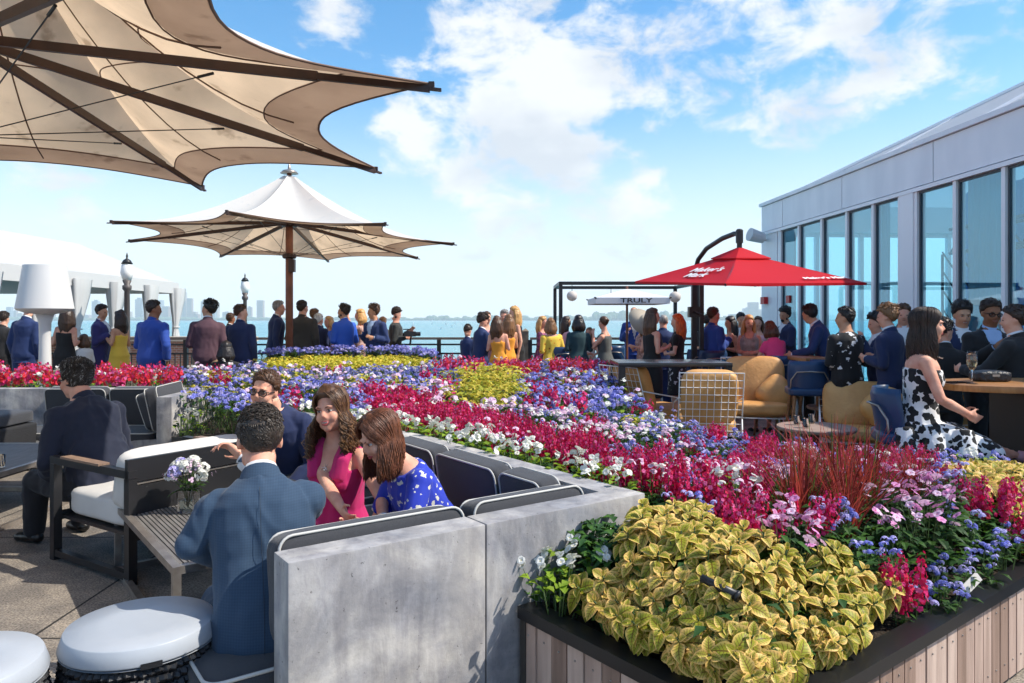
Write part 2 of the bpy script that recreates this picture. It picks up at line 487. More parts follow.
    def bp(o, me):
        if not face: return
        # press in the eye sockets and the cheeks under them
        n = len(me.vertices); co = np.empty(n * 3, 'f'); me.vertices.foreach_get('co', co); co = co.reshape(-1, 3)
        Minv = np.array(Mh.transposed()); hl = ((co / s) - np.array(hdc)) @ Minv.T / hs
        for k in (-1, 1):
            d2 = ((hl[:, 0] - k * .031) / .017) ** 2 + ((hl[:, 2] - .006) / .011) ** 2
            wgt = np.exp(-d2) * (hl[:, 1] > .03) * (np.abs(hl).max(1) < .2)
            hl2 = np.zeros_like(hl); hl2[:, 1] = -wgt * .009
            co += (hl2 @ np.array(Mh.transposed())) * s
        me.vertices.foreach_set('co', co.ravel())
    for i, v in enumerate(b.v): b.v[i] = tuple(q * s for q in v)
    root = skin_job(b, 'person', skin_mat(skin), None, vox, 2 if face else 3, bp, label=label, cat='person', group=group)
    root.location = (x, y, floor); root.rotation_euler = (0, 0, yaw)
    def fin(mb, name, m, v=None, it=3, post=None, remesh=True, smooth=True, **tg):
        for i, q in enumerate(mb.v): mb.v[i] = (q[0] * s, q[1] * s, q[2] * s)
        if remesh: return skin_job(mb, name, m, root, v or vox, it, post, **tg)
        return mb.obj(name, m, root, smooth=smooth, **tg)
    # ---- face details
    if face or vox <= .0125 or True:
        near = face
        for k in (-1, 1):
            e = MB()
            if near:
                e.ell(HP((k * .031, .0705, .006)), (.0135 * hs, .0100, .0062), Mh, 12, 8, 0)
                e.ell(HP((k * .031, .0780, .006)), (.0062, .0036, .0058), Mh, 10, 6, 1)
            else: e.ell(HP((k * .031, .076, .006)), (.013, .010, .006), Mh, 6, 4, 1)
            fin(e, 'eye', [M_eye, M_iris], remesh=False)
            if near:
                w_ = MB(); w_.tube([HP((k * .014, .0885, .023)), HP((k * .030, .089, .029)), HP((k * .047, .079, .026))], [.0022, .0032, .0012], 6)
                w_.tube([HP((k * .017, .083, .0095)), HP((k * .031, .0855, .0145)), HP((k * .046, .077, .009))], [.001, .0019, .0012], 5)
                fin(w_, 'eyebrow', hair_mat(hair[1] if hair[1] not in ('blond',) else 'lbrown'), remesh=False)
        m_ = MB()
        if near:
            g = mouth
            m_.tube([HP((-.024, .0835, -.0545 + g * .004)), HP((-.011, .0925, -.0505)), HP((0, .0945, -.0515)), HP((.011, .0925, -.0505)), HP((.024, .0835, -.0545 + g * .004))], [.001, .0036, .0032, .0036, .001], 7)
            m_.tube([HP((-.024, .0835, -.0548 + g * .004)), HP((-.012, .0905, -.0600 - g * .007)), HP((0, .0925, -.0618 - g * .009)), HP((.012, .0905, -.0600 - g * .007)), HP((.024, .0835, -.0548 + g * .004))], [.001, .0040, .0045, .0040, .001], 7)
            fin(m_, 'lips', M_lip if sex == 'f' else mat('lips_pale', (.40, .15, .11), .5), remesh=False)
            if g:
                t_ = MB(); t_.ell(HP((0, .0868, -.0555)), (.019, .0055, .0048), Mh, 12, 6); fin(t_, 'teeth', M_teeth, remesh=False)
        else:
            m_.ell(HP((0, .083, -.056)), (.019, .010, .005), Mh, 6, 4); fin(m_, 'lips', mat('lips_pale', (.40, .15, .11), .5), remesh=False)
    if glasses:
        g = MB()
        for k in (-1, 1):
            P = [HP((k * .034 + .025 * math.cos(t), .094 - .012 * abs(math.cos(t)) * (1 if math.cos(t) * k > 0 else 0), .003 + .0185 * math.sin(t))) for t in [2 * PI * j / 20 for j in range(20)]]
            g.tube(P, .0028, 6, closed=True, mi=0)
            c = sum(P, Vector()) / 20; g.add([c] + P, [(0, 1 + j, 1 + (j + 1) % 20) for j in range(20)], 1)
            g.bar(HP((k * .060, .082, .010)), HP((k * .078, -.01, .004)), .004, .006, 0)
        g.bar(HP((-.010, .096, .009)), HP((.010, .096, .009)), .004, .004, 0)
        fin(g, 'sunglasses', [mat('black_frame', (.01, .01, .01), .25), mat('dark_lens', (.10, .045, .035), .08, spec=.8, alpha=.72)], remesh=False)
    if beard:
        g = MB(); g.ell(HP((0, .046, -.078)), (.045, .050, .040), Mi, 12, 8)
        for k in (-1, 1): g.ell(HP((k * .050, .015, -.055)), (.020, .034, .040), Mi)
        g.ell(HP((0, .083, -.040)), (.024, .013, .006), Mi)
        fin(g, 'beard', hair_mat(hair[1]), post=folds(.002, 90, (1, 1, .6)))
    # ---- hair
    st, hc = hair; hm = hair_mat(hc)
    if st != 'none':
        hb = MB(); nu, nv = (44, 26) if face else (26, 16)
        thr = [(-.11, -.070), (-.05, -.056), (-.024, -.008), (.012, .020), (.03, .052), (.055, .074), (.09, .094)]
        if st == 'bald': thr = [(-.11, -.065), (-.06, -.05), (-.03, .0), (.0, .3), (.1, .3)]
        if st in ('long', 'bob', 'curly'): thr = [(-.11, -.11), (-.02, -.10), (.010, -.06), (.030, .035), (.05, .070), (.09, .098)]
        thick = {'short': .012, 'bald': .002, 'long': .012, 'bob': .014, 'curly': .020, 'bun': .008, 'tousled': .022}[st]
        vs = []; fs = []
        for i in range(nv + 1):
            ph = PI / 2 - PI * i / nv * .86
            for j in range(nu):
                t = 2 * PI * j / nu
                q = Vector((.078 * math.cos(ph) * math.cos(t), -.016 + .098 * math.cos(ph) * math.sin(t), .032 + .090 * math.sin(ph)))
                w_ = smst(-.008, .012, q.z - lerp_tab(thr, q.y))
                dirn = (q - Vector((0, -.016, .02))).normalized()
                nz = noise.noise(Vector((q.x * 26, q.y * 26, q.z * 13)) + Vector((x, y, 0)) * 3) * (.6 if st in ('short', 'bald', 'bun') else .9) + noise.noise(Vector((q.x * 90, q.y * 90, q.z * 30))) * .25
                up = smst(.03, .11, q.z)
                k_ = thick * (1 + nz) * (.55 + .7 * up)
                vs.append(HP(q + dirn * (w_ * k_ - (1 - w_) * .022)))
        for i in range(nv):
            for j in range(nu):
                j2 = (j + 1) % nu; fs.append((i * nu + j, (i + 1) * nu + j, (i + 1) * nu + j2, i * nu + j2))
        hb.add(vs, fs)
        if st in ('long', 'bob') and not face:
            Ln = {'long': .30, 'bob': .15}[st]
            bk = Mh.transposed() @ Vector((0, 0, -1)); bk = (Vector((0, 0, -1)) * .75 + bk * .25)
            hh2 = MB()
            for k in range(9):
                a = PI + PI * k / 8 * 1.0
                a = R(180 + 22.5 * k)
                top = HP((.072 * math.cos(a), -.012 + .085 * math.sin(a), .05)); mid = HP((.088 * math.cos(a), -.012 + .100 * math.sin(a), -.03))
                dn = Vector((0, 0, -1)); jit = random.uniform(.85, 1.05)
                bot = mid + Vector((0, 0, -Ln * jit)) + Mh @ Vector((.01 * math.cos(a), -.01, 0)); m2 = mid.lerp(bot, .5) + Mh @ Vector((.012 * math.cos(a), -.006, 0))
                hh2.tube([top, mid, m2, bot], [.022, .034, .036, .014], 8)
            fin(hh2, 'hair_length', hm, .013, 1, folds(.004, 60, (1, 1, .12)))
        if st == 'curly' and not face:
            for k in range(30):
                a = R(random.uniform(160, 380)); z_ = random.uniform(-.22, .08); rr = .08 + .02 * random.random()
                hb.ell(HP((rr * math.cos(a), -.012 + .09 * math.sin(a), z_)), (.026, .026, .03), Mh, 7, 5)
        if st == 'bun': hb.ell(HP((0, -.115, .05)), (.032, .03, .032), Mh)
        if st == 'tousled' and not face:
            for k in range(26):
                a = random.uniform(0, 2 * PI); rr = random.uniform(.2, 1)
                hb.ell(HP((.065 * rr * math.cos(a), .0 + .08 * rr * math.sin(a), .125 - .04 * rr)), (.017, .02, .014), Mh, 6, 4)
        fin(hb, 'hair', hm, remesh=False)
    fig = Fig(); fig.HP = HP; fig.root = root; fig.Mh = Mh; fig.fin = fin; fig.s = s; fig.hs = hs; fig.sh = sh; fig.el = el; fig.wr = wr; fig.D = D; fig.kn = kn; fig.an = an; fig.hp = hp; fig.Mc = Mc
    if st in ('short', 'tousled') and not (face and seat is not None) and hc not in ('none',):
        tufts(fig, 420 if face else 260, hc, .034 if st == 'short' else .046, int(abs(x) * 97 + y * 31), .5, .55 if st == 'short' else .8, .5, rad=1.9 if not face else 1.2)
    # ---- clothes
    o = outfit; cv = vox
    top = o.get('top'); bot = o.get('bottom')
    hem = o.get('hem', .80 if seat is None else .86)
    if top in ('jacket', 'shirt', 'blouse', 'tshirt'):
        inf = {'jacket': .020, 'shirt': .013, 'blouse': .014, 'tshirt': .012}[top]
        secs = [(hem, sec[1][1] + .012, sec[1][2] + .012, -.01)] + [q for q in sec if hem < q[0] < 1.47] + ([(1.49, .062, .060, -.010)] if top == 'jacket' else [(1.485, .058, .056, -.008)])
        if top == 'jacket': secs = [(z, a + (.012 if 1.0 < z < 1.2 else 0.), bb + (.008 if 1.0 < z < 1.2 else 0), oo) for z, a, bb, oo in secs]
        j = MB(); torso(j, secs, inf)
        for k in (-1, 1):
            arm(j, k, inf * .85 if vox > .01 else .013, t1=1.0 if top in ('jacket', 'shirt') else (.30 if top == 'tshirt' else .36), cuff=.006 if top == 'jacket' else 0)
            if top == 'jacket': j.ell(D((k * sw * .80, -.012, 1.422)), (.072, .058, .040), Mc)
            j.ell(D((k * .06, .04, 1.31)), (.10 + inf, .075 + inf * .7, .07), Mc)
            if sex == 'f': j.ell(D((k * .065, .075, 1.265)), (.058 + inf, .050 + inf, .058 + inf), Mc)
        Dinv_c = np.array(Mc)
        def jp(ob, me, amp=o.get('amp', .0045)):
            folds(amp, o.get('ffreq', 9.), (1, 1, .55), amp * .25, 30)(ob, me)
            if top != 'jacket' or o.get('closed'): return
            # cut the open front so the shirt underneath is a piece of its own
            bm = bmesh.new(); bm.from_mesh(me); sel = []
            base = D((0, 0, 1.20)); 
            for f in bm.faces:
                c = f.calc_center_median() / s; q = Mc.transposed() @ (c - base)
                zz = q.z + 1.20
                if q.y > .03 and zz > 1.12 and abs(q.x) < (zz - 1.12) * .24 and zz < 1.60: sel.append(f)
            if sel:
                verts = {}; vs = []; fs = []
                for f in sel:
                    ids = []
                    for v in f.verts:
                        if v.index not in verts: verts[v.index] = len(vs); vs.append(v.co - v.normal * .004 * s)
                        ids.append(verts[v.index])
                    fs.append(ids)
                bmesh.ops.delete(bm, geom=sel, context='FACES'); bm.to_mesh(me)
                sb = MB(); sb.add(vs, fs); so = sb.obj('shirt_front', o.get('shirt', M_shirt), root, smooth=True)
            bm.free()
        fin(j, 'jacket' if top == 'jacket' else 'shirt', o['c1'], cv, 2, jp)
        if top == 'jacket':
            c = MB()   # shirt collar, a band standing round the neck
            n = 18; P = []
            ring = [(math.cos(t), math.sin(t)) for t in [2 * PI * i / n for i in range(n)]]
            lo = [D((.066 * a, .066 * bb - .006, 1.492 - .016 * bb)) for a, bb in ring]; hi = [D((.060 * a, .060 * bb + .002, 1.530 - .022 * bb)) for a, bb in ring]
            l2 = [D((.056 * a, .056 * bb + .002, 1.528 - .022 * bb)) for a, bb in ring]
            c.add(lo + hi + l2, [(i, (i + 1) % n, n + (i + 1) % n, n + i) for i in range(n)] + [(n + i, n + (i + 1) % n, 2 * n + (i + 1) % n, 2 * n + i) for i in range(n)])
            fin(c, 'shirt_collar', o.get('shirt', M_shirt), remesh=False)
            c = MB()   # jacket collar folded down behind the neck
            lo = [D((.088 * a, .080 * bb - .014, 1.462 - .022 * bb)) for a, bb in ring]; hi = [D((.069 * a, .069 * bb - .008, 1.512 - .026 * bb)) for a, bb in ring]
            idx = [i for i in range(n) if ring[i][1] < .55]
            c.add(lo + hi, [(i, (i + 1) % n, n + (i + 1) % n, n + i) for i in range(n) if ring[i][1] < .55 and ring[(i + 1) % n][1] < .55])
            fin(c, 'jacket_collar', o['c1'], remesh=False)
            if o.get('cuff', True):
                for k in (-1, 1):
                    c = MB(); d = (wr[k] - el[k]).normalized(); c.tube([wr[k] - d * .01, wr[k] + d * .014], [.0335, .0335], 12, cap=False); fin(c, 'shirt_cuff', o.get('shirt', M_shirt), remesh=False)
            if o.get('tie'):
                c = MB(); P = [D((0, .064, 1.492)), D((0, .105, 1.44)), D((0, .142, 1.36)), D((0, .150, 1.2))]
                c.tube(P, [.014, .016, .022, .026], 6); fin(c, 'necktie', o['tie'], remesh=False)
    if bot == 'trousers':
        t = MB(); torso(t, [q for q in sec if q[0] < 1.06], .010)
        for k in (-1, 1): leg(t, k, .016, flare=.008)
        fin(t, 'trousers', o['c2'], cv, 3, folds(.004, 10, (1, 1, .5)))
    if bot in ('skirt', 'longskirt') or top == 'dress':
        kind = o.get('skirt', 'knee'); t = MB()
        zt = o.get('neck', 1.36)
        if top == 'dress':
            ts = [q for q in sec if .86 < q[0] <= zt + .001]
            last = lerp_tab([(q[0], q[1]) for q in sec], zt), lerp_tab([(q[0], q[2]) for q in sec], zt), lerp_tab([(q[0], q[3]) for q in sec], zt)
            if abs(ts[-1][0] - zt) > .01: ts.append((zt, *last))
            torso(t, ts, .011)
            for k in (-1, 1):
                if sex == 'f': t.ell(D((k * .062, .072, 1.262)), (.066, .060, .066), Mc)
                if o.get('straps'): t.tube([D((k * .07, .10, zt - .04)), D((k * .085, .075, 1.39)), D((k * .085, .01, 1.445)), D((k * .08, -.075, 1.38)), D((k * .06, -.10, zt - .05))], o.get('strapw', .012), 8)
                if o.get('sleeve'): arm(t, k, .016, t1=o['sleeve'])
                if o.get('sleeve') or o.get('shoulder'): t.ell(D((k * .06, .03, 1.33)), (.10, .082, .075), Mc)
        else: torso(t, [q for q in sec if .86 < q[0] < 1.07], .012)
        if seat is None:
            z1 = {'mini': .62, 'knee': .48, 'midi': .30, 'long': .03}[kind]; fl = o.get('flare', .06)
            rows = []
            n = 24; k = 7
            vs = []; fs = []
            for i in range(k + 1):
                f = i / k; z = .98 + (z1 - .98) * f
                a = .150 + .035 * smst(0, .2, f) + fl * f; bb = .115 + .02 * smst(0, .2, f) + fl * .9 * f
                for j in range(n):
                    tt = 2 * PI * j / n; rip = 1 + .05 * f * math.sin(tt * 8 + x * 7) * (1 if fl > .03 else .2)
                    p = D((a * math.cos(tt) * rip, bb * math.sin(tt) * rip - .008, z)) ; vs.append(p)
            for i in range(k):
                for j in range(n):
                    j2 = (j + 1) % n; fs.append((i * n + j, (i + 1) * n + j, (i + 1) * n + j2, i * n + j2))
            fs.append(tuple(range(n))); fs.append(tuple(reversed([k * n + j for j in range(n)])))
            t.add(vs, fs)
        else:
            for k in (-1, 1):
                t.tube([hp[k] + Vector((0, -.02, .01)), hp[k].lerp(kn[k], .5) + Vector((0, 0, .005)), kn[k]], [.112, .098, .078], 14)
                t.ell(kn[k], (.078,) * 3)
                if kind in ('midi', 'long'):
                    f = .55 if kind == 'midi' else .92
                    t.tube([kn[k], kn[k].lerp(an[k], f)], [.080, .095 + o.get('flare', .03)], 12)
            if o.get('drape'):
                for k in (-1, 1):
                    for q_ in (-.10, .06, .24): t.tube([Vector((k * .13, q_, hipz + .02)), Vector((k * .19, q_, hipz - .14)), Vector((k * .22, q_ + .02, hipz - .36))], [.07, .085, .07], 10)
            c0 = (hp[-1] + hp[1]) / 2; c1 = (kn[-1] + kn[1]) / 2
            t.tube([c0, c1], [.10, .075], 12)
            if kind in ('midi', 'long'):
                f = .55 if kind == 'midi' else .92; c2_ = kn[-1].lerp(an[-1], f).lerp(kn[1].lerp(an[1], f), .5); t.tube([c1, c2_], [.085, .12], 12)
        fin(t, 'dress' if top == 'dress' else 'skirt', o['c1'] if top == 'dress' else o['c2'], cv, 2, folds(.004, 12, (1, 1, .3)))
    if o.get('shoes', True):
        for k in (-1, 1):
            t = MB(); ft = an[k]; fd = Vector((k * .12, 1, 0)).normalized()
            t.ell(ft + Vector((0, -.03, -.045)), (.042, .05, .04), nu=12, nv=8); t.tube([ft + Vector((0, -.05, -.052)), ft + fd * .07 + Vector((0, 0, -.052)), ft + fd * .15 + Vector((0, 0, -.062)), ft + fd * .19 + Vector((0, 0, -.066))], [.034, .040, .034, .016], 10)
            fin(t, 'shoe', o.get('shoe_m', M_shoe), max(.011, vox), 2)
    return fig

def tufts(fig, n, hairc, length=.028, seed=1, side=.6, lift=.35, curl=0., name='hair_tufts', comb=(.35, -.7, .3), rad=1.):
    """short cropped hair: little locks lying along the scalp"""
    rr = random.Random(seed); mb = MB(); thr = [(-.11, -.064), (-.05, -.050), (-.024, .0), (.012, .026), (.03, .056), (.055, .078), (.09, .096)]
    k = 0
    while k < n:
        d = rvec2(rr)
        q = Vector((.080 * d.x, -.016 + .1 * d.y, .032 + .093 * d.z))
        if q.z < lerp_tab(thr, q.y) + .002: continue
        k += 1; up = smst(.02, .10, q.z); nrm = Vector((d.x / .08, d.y / .1, d.z / .093)).normalized(); c = Vector(comb) + Vector((rr.uniform(-.5, .5), rr.uniform(-.4, .4), rr.uniform(-.3, .3)))
        if up < .5: c = c + Vector((0, 0, -1.2))
        t = (c - nrm * c.dot(nrm)).normalized(); L_ = length * (side + (1 - side) * up) * rr.uniform(.7, 1.3); P = [fig.HP(q - nrm * .004)]
        for j in (1, 2, 3):
            f = j / 3; a = curl * f * rr.choice((-1, 1)); tt = (t + nrm.cross(t) * a).normalized(); P.append(fig.HP(q + tt * L_ * f + nrm * (lift * L_ * math.sin(f * 2.2) * (.4 + .6 * up))))
        mb.tube(P, [.0028 * rad, .0032 * rad, .0024 * rad, .0008 * rad], 4)
    return fig.fin(mb, name, hair_mat(hairc), remesh=False)
def rvec2(r):
    while True:
        v = Vector((r.uniform(-1, 1), r.uniform(-1, 1), r.uniform(-1, 1)))
        if .1 < v.length < 1: return v.normalized()
def strands(fig, n, hairc, length, wave=.0, wavef=3., curl_r=0., rad=.0035, az=(150, 390), spread=.02, drop=(0, 0, -1), part=0., seed=1, back=.0, jl=.2, name='hair_strands', fwd=-.02):
    """locks of hair that leave the parting, follow the skull and hang"""
    rr = random.Random(seed); mb = MB(); HP = fig.HP
    drop = Vector(drop).normalized()
    for i in range(n):
        a = R(rr.uniform(*az)); ca, sa = math.cos(a), math.sin(a)
        rt = rr.uniform(0, .012)
        ry = (.078 * smst(-.7, .35, sa) - .05) + rr.uniform(-.018, .018); ux = (part + rr.uniform(-.006, .006)) / .084 + .12 * ca * rr.random(); uy = (ry + .016) / .104
        u0 = Vector((ux, uy, math.sqrt(max(.02, 1 - ux * ux - uy * uy)))).normalized(); ph = -.42; u1 = Vector((math.cos(ph) * ca, math.cos(ph) * sa, math.sin(ph)))
        om = math.acos(max(-1, min(1, u0.dot(u1))))
        P = []
        for t in (0., .18, .38, .6, .8, 1.):
            u_ = (u0 * math.sin((1 - t) * om) + u1 * math.sin(t * om)) / math.sin(om); g = rt + .012 * math.sin(PI * min(1, t * 1.3)) - (.004 if t == 0 else 0)
            P.append(HP(Vector(((.083 + g) * u_.x, -.016 + (.103 + g) * u_.y, .032 + (.096 + g) * u_.z))))
        L_ = length * rr.uniform(1 - jl, 1.05) * (1 if sa < .2 else .9); ph0 = rr.uniform(0, 6.28); k = 9
        q = P[-1]; out = (fig.Mh @ Vector((ca, sa, 0))); side = out.cross(drop).normalized()
        for j in range(1, k + 1):
            f = j / k
            c = q + drop * L_ * f + out * spread * math.sin(f * 2.4) * rr.uniform(.6, 1.2)
            P.append(c + side * wave * math.sin(ph0 + f * wavef * 6.28) * min(1, f * 3) + out * wave * math.cos(ph0 + f * wavef * 6.28) * min(1, f * 3) * .8)
        m = len(P); r_ = rad * rr.uniform(.7, 1.3)
        mb.tube(P, [r_ * (.6 + .4 * min(1, 3 * i_ / m)) * (1 if i_ < m - 1 else .25) for i_ in range(m)], 4)
    return fig.fin(mb, name, hair_mat(hairc), remesh=False)
# ================================================================ FLOWERS
def uvleafmat():
    m = mat('coleus_leaf', (.5, .5, .1), .5, spec=.3); nt = m.node_tree; N = nt.nodes; L = nt.links; b = N['Principled BSDF']
    uv = N.new('ShaderNodeUVMap'); sep = N.new('ShaderNodeSeparateXYZ'); L.new(uv.outputs[0], sep.inputs[0])
    def M(op, a, b_=None, clamp=False):
        n = N.new('ShaderNodeMath'); n.operation = op; n.use_clamp = clamp
        for i, v in enumerate((a, b_)):
            if v is None: continue
            if isinstance(v, (int, float)): n.inputs[i].default_value = v
            else: L.new(v, n.inputs[i])
        return n.outputs[0]
    u = sep.outputs[0]; v = M('ABSOLUTE', M('SUBTRACT', M('MULTIPLY', sep.outputs[1], 2.), 1.))
    # side veins run forward from the midrib
    ph = M('SUBTRACT', M('MULTIPLY', u, 6.5), M('MULTIPLY', v, 1.6))
    fr = M('ABSOLUTE', M('SUBTRACT', M('FRACT', ph), .5))
    vein = M('MULTIPLY', M('GREATER_THAN', M('SUBTRACT', .115, fr), 0.), M('LESS_THAN', v, .80))
    mid = M('LESS_THAN', v, .085)
    vm = M('MAXIMUM', M('MULTIPLY', vein, .62), M('MULTIPLY', mid, .75))
    oi = N.new('ShaderNodeObjectInfo')
    edge = N.new('ShaderNodeMapRange'); edge.inputs['From Min'].default_value = .35; edge.inputs['From Max'].default_value = 1.; L.new(v, edge.inputs['Value'])
    at_ = N.new('ShaderNodeAttribute'); at_.attribute_name = 'tone'
    mx = N.new('ShaderNodeMix'); mx.data_type = 'RGBA'; mx.inputs['A'].default_value = (.34, .35, .03, 1); mx.inputs['B'].default_value = (.92, .59, .19, 1)
    L.new(M('ADD', edge.outputs[0], M('MULTIPLY', M('SUBTRACT', oi.outputs['Random'], .5), .55), True), mx.inputs['Factor'])
    mx2 = N.new('ShaderNodeMix'); mx2.data_type = 'RGBA'; L.new(mx.outputs['Result'], mx2.inputs['A']); mx2.inputs['B'].default_value = (.11, .035, .012, 1); L.new(vm, mx2.inputs['Factor'])
    L.new(mx2.outputs['Result'], b.inputs['Base Color'])
    t = N.new('ShaderNodeBsdfTranslucent'); L.new(mx2.outputs['Result'], t.inputs['Color']); ms = N.new('ShaderNodeMixShader'); ms.inputs[0].default_value = .25
    L.new(b.outputs[0], ms.inputs[1]); L.new(t.outputs[0], ms.inputs[2]); L.new(ms.outputs[0], N['Material Output'].inputs['Surface'])
    return m
M_coleus = uvleafmat()
M_leaf = translucent('leaf_green', (.045, .115, .018), (.10, .22, .02), .3, objvar=.3)
M_leafd = translucent('leaf_deep_green', (.022, .062, .014), (.05, .12, .02), .2, objvar=.3)
M_leafb = translucent('leaf_bright_green', (.24, .36, .03), (.25, .38, .02), .35, objvar=.25)
M_stem = mat('stem_green', (.05, .09, .02), .6)
M_mag = translucent('petal_crimson', (.50, .008, .060), (.62, .01, .10), .3, objvar=.25)
M_mag2 = translucent('petal_magenta', (.62, .03, .17), (.7, .06, .25), .3, objvar=.25)
M_mag3 = translucent('petal_rose', (.74, .14, .36), (.78, .2, .42), .3, objvar=.15)
M_red = translucent('petal_coral_red', (.66, .03, .05), (.72, .08, .08), .3, objvar=.2)
M_pink = translucent('petal_pink', (.72, .30, .58), (.75, .35, .6), .3, objvar=.1)
M_pink2 = translucent('petal_pale_pink', (.80, .58, .74), (.8, .55, .72), .3, objvar=.08)
M_wht = translucent('petal_white', (.82, .82, .78), (.8, .8, .7), .3, objvar=.05)
M_blu = translucent('petal_blue', (.22, .24, .66), (.26, .3, .78), .25, objvar=.3)
M_blu2 = translucent('petal_lilac', (.54, .50, .84), (.55, .5, .85), .25, objvar=.2)
M_yel = translucent('leaf_yellow', (.62, .50, .07), (.6, .5, .06), .3, objvar=.2)
M_yelg = translucent('leaf_lime', (.36, .38, .04), (.4, .42, .04), .3, objvar=.2)
M_grs = translucent('blade_red', (.34, .05, .05), (.5, .08, .05), .35, objvar=.2)
M_grs2 = translucent('blade_maroon', (.13, .018, .02), (.2, .03, .02), .3, objvar=.2)
M_yc = mat('flower_eye', (.75, .6, .15), .6)

def rvec(r=random):
    while True:
        v = Vector((r.uniform(-1, 1), r.uniform(-1, 1), r.uniform(-1, 1)))
        if .05 < v.length < 1: return v.normalized()
def frame(n):
    n = n.normalized(); x = n.orthogonal().normalized(); return x, n.cross(x), n
def leaf(mb, p, d, up, L_, W, mi=0, droop=.3, nseg=3, fold=.15, cross=1, uv=False):
    """pointed oval leaf from p along d"""
    d = d.normalized(); s_ = d.cross(up); s_ = s_.normalized() if s_.length > 1e-3 else d.orthogonal().normalized(); n = s_.cross(d)
    rows = []; vs = []; uvs = []
    cols = [-1, 0, 1] if cross == 1 else [-1, -.5, 0, .5, 1]
    q = Vector(p)
    for i in range(nseg + 1):
        t = i / nseg
        w = W * .5 * (math.sin(PI * min(1, t ** .75 * .97 + .03)) ** .8) if 0 < i < nseg else (W * .06 if i == 0 else 0.001)
        c = Vector(p) + d * (L_ * (t - .12 * droop * t * t)) - Vector((0, 0, 1)) * (L_ * droop * t * t) 
        for cc in cols:
            vs.append(c + s_ * w * cc + n * (abs(cc) ** 1.3) * w * fold * 2 * (1 + (.12 * math.sin(i * 2.7 + cc * 3) if uv else 0)))
    m = len(cols); fs = []; U = []
    for i in range(nseg):
        for j in range(m - 1):
            fs.append((i * m + j, i * m + j + 1, (i + 1) * m + j + 1, (i + 1) * m + j))
            if uv:
                u0, u1 = i / nseg, (i + 1) / nseg; v0, v1 = (cols[j] + 1) / 2, (cols[j + 1] + 1) / 2
                U.append([(u0, v0), (u0, v1), (u1, v1), (u1, v0)])
    mb.add(vs, fs, mi, U if uv else None)
def petal5(mb, c, n, r, mi, ci=None, k=5, rot=0., cup=.15, w=.9):
    x, y, n = frame(n)
    for i in range(k):
        a = 2 * PI * i / k + rot; d = x * math.cos(a) + y * math.sin(a); s_ = n.cross(d)
        hw = r * math.sin(PI / k) * w
        mb.add([c, c + d * r * .55 - s_ * hw * 1.0 + n * r * cup, c + d * r + n * r * cup * .6 - s_ * hw * .45, c + d * r + n * r * cup * .6 + s_ * hw * .45, c + d * r * .55 + s_ * hw + n * r * cup], [(0, 1, 2, 3, 4)], mi)
    if ci is not None:
        q = n * r * .12; e = r * .16
        mb.add([c + q + x * e, c + q + y * e, c + q - x * e, c + q - y * e], [(0, 1, 2, 3)], ci)
Z = Vector((0, 0, 1))
def dirn(az, el): return Vector((math.cos(az) * math.cos(el), math.sin(az) * math.cos(el), math.sin(el)))

# every kind gives (foliage MB, blossom MB, foliage mats, blossom mats); the crown of the plant sits near z = 0, stems reach down
def k_coleus(r, far=False):
    f = MB()
    seg, cr = (5, 2) if not far else (3, 1)
    def rosette(c, sc, tilt, tot=5):
        x, y, n = frame(tilt); a0 = r.uniform(0, PI)
        for lv in range(tot):
            L_ = (.030, .055, .078, .088, .085, .08)[lv] * sc * r.uniform(.88, 1.12); el = R((66, 40, 22, 6, -12, -25)[lv])
            for k in range(2 if lv < 2 or far else (2 if r.random() < .35 else 3)):
                a = a0 + lv * PI / 2 + k * (PI if (lv < 2) else 2 * PI / 3) + r.uniform(-.2, .2)
                h = x * math.cos(a) + y * math.sin(a)
                d = h * math.cos(el) + n * math.sin(el)
                leaf(f, c + n * (-.013 * lv * sc) + h * .006, d, n, L_, L_ * r.uniform(.58, .68), 0, .25 + .12 * lv, seg, .16, cr, True)
    rosette(Vector((0, 0, 0)), 1.05, Vector((r.uniform(-.25, .25), r.uniform(-.25, .25), 1)))
    for i in range(3 if not far else 2):
        a = r.uniform(0, 6.28); rosette(Vector((.055 * math.cos(a + i * 2.1), .055 * math.sin(a + i * 2.1), -.035 - .02 * r.random())), r.uniform(.75, 1.), Vector((math.cos(a + i * 2.1) * .6, math.sin(a + i * 2.1) * .6, 1)), 4)
    f.tube([(0, 0, -.28), (0, 0, 0)], .004, 4, 1)
    for i in range(3): f.tube([(0, 0, -.2), (.05 * math.cos(i * 2.1), .05 * math.sin(i * 2.1), -.04)], .003, 4, 1)
    for i in range(8 if not far else 3):
        a = r.uniform(0, 6.28); leaf(f, Vector((0, 0, r.uniform(-.18, -.06))), dirn(a, .1), Z, .07, .045, 2, .5, 2)
    return f, None, [M_coleus, M_stem, M_leaf], []
